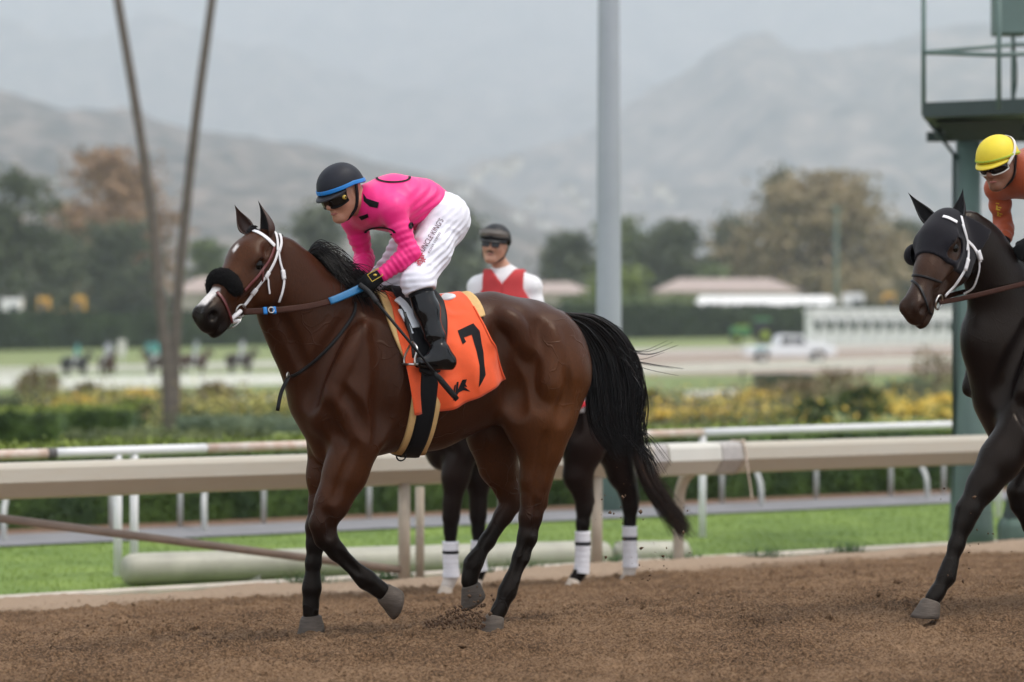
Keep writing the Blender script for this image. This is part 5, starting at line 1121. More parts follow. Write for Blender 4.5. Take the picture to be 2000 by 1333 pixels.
# fleece roll across the nose
arc = [(.372, .082, -.060), (.365, .074, -.038), (.35, .054, -.010), (.345, .020, .010), (.345, -.020, .010), (.35, -.054, -.010), (.365, -.074, -.038), (.372, -.082, -.060)]
arcP = spline([MT(*q) for q in arc], 40)
rr = [.031 * math.sin(math.pi * min(max((i + 2.5) / 44, 0.05), .95)) ** .35 for i in range(40)]
fl = Field(arcP.min(0) - .08, arcP.max(0) + .08, .006)
for i in range(39): fl.cone(arcP[i], arcP[i + 1], rr[i] + .006, rr[i + 1] + .006, .012)
fl.D += (RNG.normal(size=fl.D.shape) * .0022).astype(np.float32)
me, _ = fl.mesh("shadow_roll"); sroll = link("shadow_roll", me, M_FLEECE, horse)
_d = RNG.normal(size=(2200, 3)); _d /= np.linalg.norm(_d, axis=1, keepdims=True)
_i = RNG.integers(0, 40, 2200); _c = arcP[_i] + _d * (np.array(rr)[_i] + .004)[:, None]
hair("fleece_pile", sroll, [np.stack([c - d * .004, c + d * .004 + RNG.normal(size=3) * .002, c + d * .011 + RNG.normal(size=3) * .004]) for c, d in zip(_c, _d)], M_FLEECE, .0016)
# bit
bitc = MF.hit(MFF, [(468, 607)])[0][0]; bn = MFF.grad(bitc, .02)[0]; bitc = bitc + bn * .008
mb = MB(); e1 = MH[:, 0]; e2 = np.cross(bn, e1); e1 = np.cross(e2, bn)
ring(mb, bitc, e1, e2, .030, .0042); mb.build("bit_ring", M_STEEL, horse, True)
mb = MB(); b2 = MT(.475, .045, -.165); ring(mb, b2, MH[:, 0], MH[:, 1], .042, .003, a0=-1.2, a1=2.6); mb.build("ring_bit", M_STEEL, horse, True)
mb = MB(); mb.tube(spline([bitc, MT(.47, .04, -.150), MT(.46, .02, -.175), MT(.44, .05, -.19)], 8), [.011, .012, .010, .012, .013, .012, .010, .006], 7); mb.build("tongue_tie", M_WHITE_STRAP, horse, True)
# reins: near and far
HANDL = MF.at(712, 560, .13); HANDR = MF.at(690, 556, -.10)
def rein(a, b, sag, side):
    P = spline([a, a * .66 + b * .34 + np.array([0, .035 * side, -sag * .8]), a * .33 + b * .67 + np.array([0, .02 * side, -sag]), b], 36)
    N = np.repeat([[.3, side * 1.0, .2]], 36, 0); N /= np.linalg.norm(N[0])
    r = strip("rein", P[:26], N[:26], .030, .005, M_BROWN_LEATHER, horse)
    strip("rein_grip", P[24:], N[24:] , np.linspace(.036, .040, 12), .010, M_BLUE_GRIP, r)
    strip("rein_stop", P[5:7], N[5:7], .036, .009, M_BLUE, r); strip("rein_stop", P[7:9] + (P[8] - P[7]) * .3, N[7:9], .036, .009, M_BLUE, r)
    mbk = MB(); c = P[7] + N[7] * .012; t = P[8] - P[7]; t /= np.linalg.norm(t); ring(mbk, c, t, np.cross(N[7], t), .014, .0025, 12); mbk.build("buckle", M_STEEL, r, True)
rein(np.array(bitc) + np.array([-.01, .006, -.005]), HANDL, .035, 1)
bitf = MT(.42, -.085, -.12); rein(bitf, HANDR, .03, -1)
# neck strap with hanging end
strap("neck_strap", MF, MFF, [(694, 592), (690, 615), (668, 648), (636, 685), (604, 714), (580, 731), (570, 735)], .016, .006, M_BLACK_LEATHER, horse, n=50)
strap("neck_strap", MF, MFF, [(694, 592), (690, 615), (668, 648), (636, 685), (604, 714), (586, 729)], .016, .006, M_BLACK_LEATHER, horse, n=50, mirror=True)
hs = MF.hit(MFF, [(572, 734)])[0][0] + np.array([.02, 0, 0])
P = spline([hs, MF.at(561, 742, .10), MF.at(549, 768, .10), MF.at(542, 803, .10)], 14)
hg = strip("hanging_strap", P, np.repeat([[.6, .78, .1]], 14, 0), .019, .005, M_BLACK_LEATHER, horse)
mb = MB(); ring(mb, hs + np.array([.01, .01, 0]), (0, 0, 1), (.7, .7, 0), .016, .003, 12); mb.build("strap_ring", M_STEEL, horse, True)

# --- saddle cloth, pads, girth, saddle
wobf = lambda u, v: .014 * v * np.sin(9 * u + 2 * v) * sm(v, .25, 1) + .009 * np.sin(16 * u - 5 * v) * sm(v, .1, .5) * v + .012 * np.exp(-((u - .42) / .07) ** 2) * (1 - .6 * v) + .004 * np.sin(30 * u + 7 * v) * v
pad, _ = patch("pad", MF, MFF, [(748, 604), (760, 640), (786, 700)], [(940, 604), (943, 612), (945, 620)], [(748, 604), (850, 610), (940, 604)], [(786, 700), (860, 650), (945, 620)], 40, 12, .004, .016, M_FOAM, horse)
cloth, CP = patch("saddle_cloth", MF, MFF, [(762, 606), (772, 650), (788, 715), (800, 805)], [(921, 604), (940, 640), (962, 690), (986, 742)],
                  [(762, 606), (850, 611), (921, 604)], [(800, 805), (862, 802), (925, 775), (986, 742)], 90, 40, .022, .004, M_ORANGE, horse, wob=wobf)
def on_cloth(polys, lift=.0085):
    """map picture polygons onto the cloth grid by nearest grid interpolation"""
    S = CP["px"].reshape(-1, 2); P = CP["P"].reshape(-1, 3); bm = bmesh.new()
    for poly in polys:
        vs = [bm.verts.new((x, y, 0)) for x, y in poly]; bm.faces.new(vs)
    bm.normal_update(); bmesh.ops.triangulate(bm, faces=bm.faces)
    for _ in range(4):
        es = [e for e in bm.edges if e.calc_length() > 4.0]
        if not es: break
        bmesh.ops.subdivide_edges(bm, edges=es, cuts=1); bmesh.ops.triangulate(bm, faces=[f for f in bm.faces if len(f.verts) > 3])
    S2, P2 = CP["px"], CP["P"]; nu, nv = S2.shape[:2]
    for v in bm.verts:
        q = np.array([v.co.x, v.co.y]); i = int(((S - q) ** 2).sum(1).argmin()); a, b = float(i // nv), float(i % nv)
        for _ in range(6):
            i0, j0 = int(min(max(a, 0), nu - 1.001)), int(min(max(b, 0), nv - 1.001)); fa, fb = a - i0, b - j0
            cur = S2[i0, j0] * (1 - fa) * (1 - fb) + S2[i0 + 1, j0] * fa * (1 - fb) + S2[i0, j0 + 1] * (1 - fa) * fb + S2[i0 + 1, j0 + 1] * fa * fb
            J = np.stack([S2[i0 + 1, j0] - S2[i0, j0], S2[i0, j0 + 1] - S2[i0, j0]], 1); st = np.linalg.solve(J, q - cur)
            a = min(max(a + st[0], 0), nu - 1.001); b = min(max(b + st[1], 0), nv - 1.001)
        i0, j0 = int(a), int(b); fa, fb = a - i0, b - j0
        p = P2[i0, j0] * (1 - fa) * (1 - fb) + P2[i0 + 1, j0] * fa * (1 - fb) + P2[i0, j0 + 1] * (1 - fa) * fb + P2[i0 + 1, j0 + 1] * fa * fb
        c = np.array(MF.cam) - p; c /= np.linalg.norm(c); v.co = Vector(p + c * lift)
    me = bpy.data.meshes.new("print"); bm.to_mesh(me); bm.free(); return me
seven = [[(890, 650), (921, 636), (933, 650), (941, 690), (943, 732), (926, 755), (930, 715), (927, 690), (918, 657), (902, 663), (906, 671), (899, 676)]]
link("number", on_cloth(seven), M_INK, cloth)
emblem = [[(878, 775), (884, 752), (887, 751), (884, 766)], [(884, 770), (889, 746), (893, 746), (891, 760), (900, 742), (907, 741), (905, 750), (908, 756), (903, 755), (913, 764), (902, 762), (892, 766), (884, 776), (879, 782)]]
link("emblem", on_cloth(emblem), M_INK, cloth)
edge = CP["P"]; 
strip("cloth_binding", edge[-1] + np.array([0, .006, 0]), np.repeat([[0, 1, .15]], 40, 0), .008, .004, M_ORANGE, cloth)
gpx = [(838, 690), (836, 740), (829, 800), (817, 850), (799, 886), (786, 897)]
g1 = strap("girth_pad", MF, MFF, gpx, .160, .014, M_FOAM, horse, off=.006); strap("girth_pad", MF, MFF, gpx, .160, .014, M_FOAM, horse, off=.006, mirror=True)
g2 = strap("girth", MF, MFF, gpx, .095, .010, M_NYLON, horse, off=.020); strap("girth", MF, MFF, gpx, .095, .010, M_NYLON, horse, off=.020, mirror=True)
mb = MB(); c = MF.at(784, 890, .10); ring(mb, c, (1, 0, 0), (0, .2, 1), .026, .004, 14, a0=math.pi, a1=2 * math.pi); mb.build("girth_ring", M_BLACK_LEATHER, horse, True)
M_SADDLE = mat("black_saddle", (.006, .006, .007), .5, spec=.2, noise=.1, nscale=40, bump=.08, bscale=120)
M_SADWHITE = mat("white_saddle_trim", (.66, .68, .70), .35, noise=.06, nscale=20)
saddle, _ = patch("saddle", MF, MFF, [(772, 606), (782, 640), (800, 680), (812, 728)], [(862, 606), (866, 640), (862, 690), (852, 728)], [(772, 606), (815, 609), (862, 606)], [(812, 728), (832, 735), (852, 728)], 26, 20, .040, .014, M_SADDLE, horse)
strap("saddle_trim", MF, MFF, [(768, 600), (782, 612), (796, 632), (805, 652)], .045, .012, M_SADWHITE, saddle, off=.048)
strap("saddle_trim", MF, MFF, [(775, 622), (786, 640), (797, 662)], .022, .010, M_SADWHITE, saddle, off=.044)
mb = MB(); tp = MF.at(815, 598); A_, B_ = MF.at(770, 592), MF.at(880, 590)
mb.sphere(MF.at(858, 584), (.075, .115, .024), 20, 10, R=Matrix.Rotation(rad(14), 3, 'Y')); mb.build("cantle", M_SADWHITE, saddle, True)
mb = MB(); mb.sphere(MF.at(815, 596), (.13, .09, .030), 20, 10); mb.build("seat", M_SADDLE, saddle, True)
for s in (1, -1):
    la = MF.at(790, 610, .30); lb = MF.at(803, 660, .335); lc = MF.at(808, 700, .355)
    fl_ = np.array([1, s, 1]); P = spline([la * fl_, lb * fl_, lc * fl_], 10)
    st = strip("stirrup_leather", P, np.repeat([[0, s, .1]], 10, 0), .016, .004, M_BLACK_LEATHER, saddle)
    mb = MB(); a = MF.at(806, 668, .355) * fl_; b1 = MF.at(800, 712, .345) * fl_; b2 = MF.at(812, 712, .345) * fl_
    q1 = b1 + np.array([0, .055 * s, 0]); q0 = b1 - np.array([0, .055 * s, 0])
    mb.tube(spline([a, a + np.array([0, .045 * s, -.03]), q1 + np.array([0, 0, .03]), q1], 10), .0055, 6); mb.tube(spline([a, a - np.array([0, .045 * s, .03]), q0 + np.array([0, 0, .03]), q0], 10), .0055, 6)
    mb.box((q0 + q1) / 2, (.035, .11, .010)); mb.build("stirrup", M_STEEL, saddle, True)

# --- tail and mane
def tail(parent, fr, gl, gr, n, wid, m, r0=.0030, wisp=None, lat0=0.0, wav=.017):
    S = []; gl = np.array(gl, float); gr = np.array(gr, float)
    for i in range(n):
        s = RNG.beta(1.1, 1.1); k = RNG.normal(size=(1, 2)) * (np.linspace(0, 1, len(gl)) ** 1.3 * 10)[:, None]
        q = gl * (1 - s) + gr * s + k; L = wid * (RNG.random() * 2 - 1) * np.linspace(.3, 1, len(gl)) + RNG.normal() * .01
        if RNG.random() < .4: cut = RNG.uniform(.6, 1); q = q[:max(3, int(len(q) * cut) + 1)]; L = L[:len(q)]
        P = np.array([fr.at(a, b, lat0 + l) for (a, b), l in zip(q, L)])
        wv = np.linspace(0, 1, 18); ph = RNG.uniform(0, 6.28); S.append(spline(P, 18) + (np.sin(wv * RNG.uniform(8, 13) + ph) * wv * wav)[:, None] * np.array([.6, .5, .35]))
    for g in (wisp or []):
        for _ in range(g[1]):
            q = np.array(g[0], float); q = q + RNG.normal(size=(1, 2)) * np.linspace(2, g[2], len(q))[:, None]
            S.append(spline([fr.at(a, b, lat0 + RNG.normal() * .04) for a, b in q], 18))
    return hair("tail", parent, S, m, r0)
tail(horse, MF, [(1096, 622), (1122, 655), (1146, 715), (1150, 780), (1162, 835), (1200, 880)], [(1102, 611), (1168, 620), (1222, 662), (1250, 730), (1250, 800), (1250, 875)], 1150, .09, M_HAIR(), .0034,
     wisp=[([(1170, 625), (1200, 640), (1222, 655)], 8, 6), ([(1180, 640), (1225, 680), (1262, 690), (1312, 672)], 5, 10), ([(1190, 650), (1232, 700), (1265, 712), (1330, 722)], 5, 12),
           ([(1205, 680), (1245, 730), (1255, 790), (1248, 850), (1262, 900)], 30, 7), ([(1210, 700), (1252, 760), (1240, 830), (1270, 870), (1300, 915)], 8, 10), ([(1220, 850), (1260, 890), (1275, 925)], 30, 9)])
S = []
for i in range(620):
    t = RNG.random(); rx = 592 + 104 * t; ry = 514 + 72 * t ** 1.05 + 7; ox, oy = RNG.normal(size=2); z = np.linspace(0, 1, 5) ** 1.4; L = RNG.uniform(.55, 1.1)
    up = RNG.random() < (.8 if t < .6 else .35)
    if up: q = np.array([(0, 0), (10, -18 - 16 * (1 - t)), (28, -30 - 18 * (1 - t)), (48, -24 - 12 * (1 - t)), (66, -10)]) * L
    else: q = np.array([(0, 0), (10, -10), (26, -4), (40, 20), (46, 46)]) * L
    q = q + np.array([rx, ry]) + np.array([[ox * 9, oy * 11]]) * z[:, None]
    ll = RNG.uniform(-.03, .13) * z; S.append(spline([MF.at(a, b, .01 + RNG.normal() * .003 + l) for (a, b), l in zip(q, ll)], 14))
mane = hair("mane", horse, S, M_HAIR(), .0032)
def braids(root, fr, spots, lat, r=.014):
    for i, (a, b) in enumerate(spots):
        c = fr.at(a, b, lat); mb = MB(); mb.sphere(c + np.array([0, 0, .004]), (r, r * .85, r * .85), 8, 6); k = mb.build("mane_braid", M_HAIR(), root, True)
        if i % 2 == 0: mb = MB(); mb.sphere(c + np.array([.004, .012, -.004]), r * .45, 8, 6); mb.build("braid_band", M_WHITE_STRAP, k, True)
braids(horse, MF, ((549, 464), (562, 476), (575, 489), (587, 501)), .045)
S = [spline([MF.at(498, 447, .09), MF.at(493, 445, .09), MF.at(489, 450 + RNG.normal() * 3, .09), MF.at(486 + RNG.normal() * 3, 458 + RNG.normal() * 3, .095)], 8) + RNG.normal(size=(1, 3)) * .006 for _ in range(60)]
hair("forelock", horse, S, M_HAIR(), .003)
# ------------------------------------------------------------------ people
def limb(f, pts, g, k=.03, e=None, sc=1.0):
    f.chain([(np.array(p), r + g) for p, r in pts], k, e, sc)

def add_person(f, J, parts, g=0.0):
    lat = np.array(J.get("lat", (0, 1, 0)), float)
    if "torso" in parts:
        limb(f, [(J["pelvis"], .105), (J["waist"], .100), (J["chest"], .120), (J["upper"], .098)], g, .06, lat, 1.32)
        for s in "LR": limb(f, [(J["upper"] * .6 + J["sh" + s] * .4, .075), (J["sh" + s], .058)], g, .05)
        limb(f, [(J["upper"], .07), (J["neck"], .056)], g * .5, .04)
    if "hips" in parts:
        limb(f, [(J["pelvis"], .098), (J["pelvis"] * .5 + J["waist"] * .5, .082)], g, .06, lat, 1.30)
        for s in "LR": f.ell(np.array(J["hip" + s]), np.array((.102, .092, .112)) + g, k=.06)
    if "neck" in parts: limb(f, [(J["upper"], .062), (J["neck"], .054), (J["head"] + J["H"] @ np.array((-.03, 0, -.06)), .054)], g, .03)
    if "arms" in parts:
        for s in "LR":
            a, b, c = J["sh" + s], J["el" + s], J["wr" + s]
            limb(f, [(a, .050), (a * .55 + b * .45, .039), (b, .032), (b * .7 + c * .3, .034), (c, .025)], g, .03)
    if "legs" in parts:
        for s in "LR":
            a, b, c = J["hip" + s], J["kn" + s], J["an" + s]
            limb(f, [(a, .092), (a * .5 + b * .5, .074), (b, .056), (b * .68 + c * .32, .050), (c, .034)], g, .04)
    if "feet" in parts:
        for s in "LR":
            c, t, h = J["an" + s], J["to" + s], J["he" + s]
            limb(f, [(c, .034), (h + (c - h) * .3, .030)], g, .02); limb(f, [(h + (c - h) * .3, .026), (h * .45 + t * .55 + (c - h) * .25, .030), (t * .85 + h * .15, .018)], g, .03, (0, 0, 1), .85)
    if "hands" in parts:
        for s in "LR": hand(f, J["wr" + s], J["ha" + s], J.get("pn" + s, np.array([0, 0, 1.0])), J.get("th" + s, np.array([0, 1.0, 0])), g)
    if "head" in parts: add_face(f, J["head"], J["H"], g)

def hand(f, w, c, back, thumb, g):
    """closed hand: palm, four fingers curled under, thumb across; back = normal of the back of the hand"""
    w = np.array(w); c = np.array(c); x = c - w; x /= np.linalg.norm(x); z = np.array(back, float); z -= x * (z @ x); z /= np.linalg.norm(z)
    y = np.array(thumb, float); y -= x * (y @ x) + z * (y @ z); y /= np.linalg.norm(y)
    f.cone(w, c, .028 + g, .030 + g, .02)
    f.ell(c, (.042 + g, .040 + g, .020 + g), np.stack([x, y, z], 1), k=.02)
    for i, (o, L) in enumerate(((.030, .9), (.010, 1.0), (-.010, .95), (-.029, .78))):
        a = c + x * .036 + y * o; b = a + x * .022 * L - z * .020; d = b - x * .022 - z * .024 * L; e = d - x * .022 + z * .006
        for p, q, r, r2 in ((a, b, .0105, .010), (b, d, .010, .009), (d, e, .009, .008)): f.cone(p, q, r + g, r2 + g, .006)
    t0 = c - x * .012 + y * .034; t1 = c + x * .018 + y * .046 - z * .018; t2 = c + x * .034 + y * .026 - z * .034
    f.cone(t0, t1, .013 + g, .011 + g, .010); f.cone(t1, t2, .011 + g, .009 + g, .008)

def add_face(f, c, H, g=0.0):
    T = lambda a, s, d: c + H @ np.array([a, s, d])
    f.ell(T(-.008, 0, .030), np.array((.098, .076, .095)) + g, H, k=.04)
    f.ell(T(.022, 0, -.040), np.array((.070, .060, .080)) + g, H, k=.04)
    for s in (1, -1):
        f.cone(T(-.005, .050 * s, -.055), T(.062, .018 * s, -.108), .026 + g, .022 + g, .03)
        f.ell(T(.058, .042 * s, -.030), (.030, .022, .026), H, k=.03)
        f.ell(T(.090, .031 * s, .002), (.014, .017, .011), H, k=.015, sub=True)
        f.ell(T(-.008, .076 * s, -.012), (.020, .010, .032), H, k=.012); f.ell(T(-.002, .086 * s, -.010), (.010, .006, .020), H, k=.006, sub=True)
    f.ell(T(.072, 0, -.106), (.022, .024, .018), H, k=.025)
    f.ell(T(.076, 0, .020), (.018, .052, .012), H, k=.02)
    f.cone(T(.086, 0, .005), T(.108, 0, -.038), .009, .0125, .018); f.cone(T(.100, .012, -.040), T(.100, -.012, -.040), .010, .010, .01)
    f.ell(T(.088, 0, -.068), (.012, .024, .0065), H, k=.010); f.ell(T(.086, 0, -.083), (.012, .021, .0075), H, k=.010)
    f.ell(T(.099, 0, -.0755), (.010, .022, .0022), H, k=.004, sub=True)

def cut(f, p, n, soft=.004):
    """keep only the side of the plane the normal points away from"""
    p = np.array(p); n = np.array(n, float); n /= np.linalg.norm(n)
    X = f.ax[0][:, None, None]; Y = f.ax[1][None, :, None]; Z = f.ax[2][None, None, :]
    d = (X - p[0]) * n[0] + (Y - p[1]) * n[1] + (Z - p[2]) * n[2]; f.D = np.maximum(f.D, d).astype(np.float32)

def cut_local(f, p, n, r):
    """like cut, but only within r of p"""
    p = np.array(p); n = np.array(n, float); n /= np.linalg.norm(n)
    sl, X, Y, Z = f._box(p - r, p + r); d = (X - p[0]) * n[0] + (Y - p[1]) * n[1] + (Z - p[2]) * n[2]
    q = (X - p[0]) ** 2 + (Y - p[1]) ** 2 + (Z - p[2]) ** 2
    f.D[sl] = np.where(q < r * r, np.maximum(f.D[sl], d), f.D[sl])

def wrinkle(f, amp, freq, dirv, c, r, ph=0.0):
    """gathered folds: ripples along dirv that fade out from c"""
    c = np.array(c); dirv = np.array(dirv, float); dirv /= np.linalg.norm(dirv)
    def fn(X, Y, Z):
        t = (X - c[0]) * dirv[0] + (Y - c[1]) * dirv[1] + (Z - c[2]) * dirv[2]
        m = np.exp(-((X - c[0]) ** 2 + (Y - c[1]) ** 2 + (Z - c[2]) ** 2) / (r * r))
        w = np.sin(t * freq + ph + 1.7 * np.sin((X * 9 + Y * 7 - Z * 11))) ; return amp * m * w
    f.add_fn(c - 2 * r, c + 2 * r, fn)

def jbox(J, pad=.2):
    P = np.array([v for k, v in J.items() if isinstance(v, np.ndarray) and v.shape == (3,) and k not in ("lat", "pnL", "pnR", "thL", "thR")]); return P.min(0) - pad, P.max(0) + pad

M_SKIN = mat("skin_tan", (.42, .20, .125), .5, noise=.10, nscale=40, bump=.05, bscale=200, sub=.15)
M_SKIN2 = mat("skin_brown", (.22, .095, .055), .5, noise=.10, nscale=40, bump=.05, bscale=200, sub=.12)
M_DARK_HAIR = mat("dark_hair", (.012, .009, .008), .6)
M_LENS = mat("dark_lens", (.005, .004, .004), .08, spec=.4)

def skin_body(root, J, h, m, dark=None):
    lo, hi = jbox(J); f = Field(lo, hi, h); add_person(f, J, ("torso", "hips", "neck", "arms", "legs", "feet", "hands", "head"))
    me, P = f.mesh("body"); o = link("body", me, m, root)
    em = mat("eye_white", (.6, .58, .55), .2); ei = mat("eye_iris", (.02, .012, .008), .1)
    for s in (1, -1):
        c = J["head"] + J["H"] @ np.array((.080, .031 * s, .001)); mb = MB(); mb.sphere(c, .0125, 12, 8); e = mb.build("eye", em, root, True)
        mb = MB(); mb.sphere(c + J["H"][:, 0] * .009, .0055, 8, 6); mb.build("iris", ei, e, True)
    mb = MB(); mb.tube([Vector(J["head"] + J["H"] @ np.array(q)) for q in ((.086, .022, -.077), (.0965, .010, -.0745), (.098, 0, -.0755), (.0965, -.010, -.0745), (.086, -.022, -.077))], [.003, .0062, .0066, .0062, .003], 6); mb.build("lips", mat("lips", (.30, .10, .075), .5), root, True)
    for s in (1, -1):
        mb = MB(); mb.tube([Vector(J["head"] + J["H"] @ np.array(q)) for q in ((.083, .048 * s, .018), (.091, .034 * s, .0235), (.094, .014 * s, .020))], [.003, .0048, .004], 6)
        mb.build("eyebrow", M_DARK_HAIR, root, True)
    return f

def garment(name, root, J, parts, g, h, m, cuts=(), folds=(), loc=()):
    lo, hi = jbox(J); f = Field(lo, hi, h); add_person(f, J, parts, g)
    for w_ in folds: wrinkle(f, *w_)
    for p, n in cuts: cut(f, p, n)
    for p, n, r in loc: cut_local(f, p, n, r)
    me, P = f.mesh(name); o = link(name, me, m, root); return f, o

def helmet(root, J, m, brim_m, band=None, bw=.020):
    """skull cap with short peak and a band; built in the head's own frame"""
    c = J["head"]; H = J["H"]; Hm = Matrix(H.tolist())
    T = lambda a, s, d: Vector(c + H @ np.array([a, s, d]))
    mb = MB(); n, k = 36, 14; vs = []; fs = []
    for j in range(k + 1):
        th = (math.pi * .5) * j / k
        for i in range(n):
            ph = 2 * math.pi * i / n; r = math.sin(th) ** .92
            z = .130 * math.cos(th) ** .9 if j < k else 0.0
            x = (.128 if math.cos(ph) > 0 else .126) * r * math.cos(ph); y = .104 * r * math.sin(ph)
            low = (.018 - .030 * (math.cos(ph) < 0) * abs(math.cos(ph))) * (j / k) ** 3
            vs.append(T(x - .006, y, z + low + .012))
    for j in range(k):
        for i in range(n): fs.append((j * n + i, (j + 1) * n + i, (j + 1) * n + (i + 1) % n, j * n + (i + 1) % n))
    b = len(vs); rim = vs[-n:]
    for i in range(n):
        ph = 2 * math.pi * i / n; vs.append(rim[i] - Vector(H @ np.array([math.cos(ph) * .012, math.sin(ph) * .012, -.004])))
    for i in range(n): fs.append((k * n + i, b + i, b + (i + 1) % n, k * n + (i + 1) % n))
    mb.raw(vs, fs); hm = mb.build("helmet", m, root, True)
    mb = MB(); A = []; B = []
    for i in range(17):
        ph = -1.15 + 2.3 * i / 16; e = math.cos(ph / 1.15 * math.pi / 2) ** .7
        A.append(T(.122 * math.cos(ph) - .006, .104 * math.sin(ph), .030)); B.append(T((.122 + .034 * e) * math.cos(ph) - .006, (.104 + .010 * e) * math.sin(ph), .020 - .012 * e))
    dn = Vector(H[:, 2]) * -.005; vs = A + B + [v + dn for v in A] + [v + dn for v in B]; q = 17
    fs = [(i, i + 1, q + i + 1, q + i) for i in range(16)] + [(2 * q + i, 3 * q + i, 3 * q + i + 1, 2 * q + i + 1) for i in range(16)] + [(q + i, q + i + 1, 3 * q + i + 1, 3 * q + i) for i in range(16)] + [(i, 2 * q + i, 2 * q + i + 1, i + 1) for i in range(16)]
    mb.raw(vs, fs); mb.build("peak", brim_m, hm, True)
    if band:
        P = []; N = []
        for i in range(49):
            ph = 2 * math.pi * i / 48; lo = -.026 * (math.cos(ph) < 0) * abs(math.cos(ph)); P.append(np.array(T(.129 * math.cos(ph) - .006, .1055 * math.sin(ph), .040 + lo))); N.append(H @ np.array([math.cos(ph), math.sin(ph), .1]))
        strip("helmet_band", np.array(P), np.array(N), bw, .003, band, hm)
    for s in (1, -1):      # harness down to the chin
        P = spline([c + H @ np.array(q) for q in ((-.02, .098 * s, .030), (-.012, .086 * s, -.030), (.010, .070 * s, -.085), (.045, .030 * s, -.122), (.055, 0, -.130))], 14)
        strip("chin_strap", P, np.array([H @ np.array((0, s * .9, -.4))] * 14), .020, .004, M_NYLON, hm)
    return hm

def goggles(root, J, m_lens, m_frame, out=0.0, knob=None, up=0.0, tall=.072):
    c = J["head"]; H = J["H"]; T = lambda a, s, d: Vector(c + H @ np.array([a, s, d]))
    mb = MB(); vs = []; fs = []; n, k = 24, 7
    for i in range(n + 1):
        ph = -1.2 + 2.4 * i / n; mid = 1 - .42 * math.exp(-(ph / .16) ** 2); ed = 1 - .45 * abs(ph / 1.2) ** 3
        for j in range(k):
            t = j / (k - 1) - .5; hgt = tall * ed; zz = .002 + t * hgt; zz = zz if t > 0 else zz * mid
            bul = .010 * math.cos(t * math.pi)
            vs.append(T((.102 + out + bul) * math.cos(ph) ** .8 - .002, (.078 + out * .9) * math.sin(ph) * 1.12, zz + up))
    for i in range(n):
        for j in range(k - 1): fs.append((i * k + j, (i + 1) * k + j, (i + 1) * k + j + 1, i * k + j + 1))
    mb.raw(vs, fs); o = mb.build("goggles", m_lens, root, True); so_ = o.modifiers.new("solid", 'SOLIDIFY'); so_.thickness = .004
    mb = MB(); mb.tube([vs[i * k + k - 1] for i in range(n + 1)], .004, 6); mb.tube([vs[i * k] for i in range(n + 1)], .004, 6)
    for e in (0, n): mb.tube([vs[e * k + j] for j in range(k)], .004, 6)
    mb.build("goggle_frame", m_frame, o, True)
    if knob:
        for s in (1, -1):
            mb = MB(); p = T(.062 + out * .5, (.082 + out) * s, .004 + up); mb.sphere(p, .0110, 14, 8); mb.build("goggle_stud", knob, o, True)
            mb = MB(); mb.sphere(p + Vector(H[:, 1]) * (.006 * s), .0065, 12, 8); mb.build("stud_centre", m_frame, o, True)
    return o

def head_H(yaw, pitch, roll=0.0): return head_axes(yaw, pitch, roll)

# --- jockey in pink on the bay horse
A = MF.at
jockey = empty("person", MF.O, HEAD_ANG)
tag(jockey, "jockey in bright pink silks and white breeches standing in the stirrups of the bay horse", "person")
J = dict(pelvis=A(862, 424), waist=A(818, 397), chest=A(768, 397), upper=A(728, 400), neck=A(706, 396), head=A(668, 376, .02), H=head_H(rad(14), rad(24), rad(2)),
         shL=A(766, 410, .165), shR=A(692, 428, -.165), elL=A(803, 496, .215), elR=A(713, 506, -.215), wrL=A(742, 540, .150), wrR=A(702, 536, -.115),
         haL=A(722, 552, .135), haR=A(693, 552, -.095), hipL=A(866, 432, .085), hipR=A(843, 432, -.085), knL=A(816, 552, .235), knR=A(752, 548, -.225),
         anL=A(858, 688, .345), anR=A(858, 688, .345) * np.array([1, -1, 1]), toL=A(819, 708, .355), heL=A(878, 714, .345))
J["toR"] = J["toL"] * np.array([1, -1, 1]); J["heR"] = J["heL"] * np.array([1, -1, 1])
J["pnL"] = np.array([.25, .75, .6]); J["thL"] = np.array([.2, -.6, .8]); J["pnR"] = np.array([.25, -.75, .6]); J["thR"] = np.array([.2, .6, .8])
JF = skin_body(jockey, J, .0064, M_SKIN)
M_PINK = mat("pink_silks", (.86, .010, .20), .5, noise=.05, nscale=12, bump=.06, bscale=160, sheen=.15, fold=.7, fscale=5)
M_BREECH = mat("white_breeches", (.74, .72, .78), .65, noise=.04, nscale=10, bump=.06, bscale=120, sheen=.1, fold=1.0, fscale=8, stretch=(1, 1, 1.8))
M_BOOT = mat("patent_boot", (.003, .003, .0035), .10, spec=.32, bump=.25, bscale=11)
M_GLOVE = mat("black_glove", (.006, .006, .006), .7, spec=.15, noise=.2, nscale=60)
hem_n = J["pelvis"] - J["waist"]; 
SHF, shirt = garment("silks", jockey, J, ("torso", "arms"), .010, .0058, M_PINK,
    cuts=[(A(848, 414), hem_n)], loc=[(J["wrL"], J["haL"] - J["wrL"], .055), (J["wrR"], J["haR"] - J["wrR"], .055)],
    folds=[(.0032, 250, J["wrL"] - J["elL"], J["elL"] * .45 + J["wrL"] * .55, .11), (.0032, 240, J["wrR"] - J["elR"], J["elR"] * .4 + J["wrR"] * .6, .11), (.0036, 150, (.8, .3, .9), J["waist"] + np.array([0, .12, -.03]), .14, 1.0), (.0030, 190, J["elL"] - J["shL"], J["shL"] * .3 + J["elL"] * .7, .09), (.0030, 180, J["elR"] - J["shR"], J["shR"] * .3 + J["elR"] * .7, .10), (.0030, 140, (1, -.2, .1), J["upper"] + np.array([0, .06, -.04]), .10)])
sh_dn = lambda s, t: J["kn" + s] * (1 - t) + J["an" + s] * t
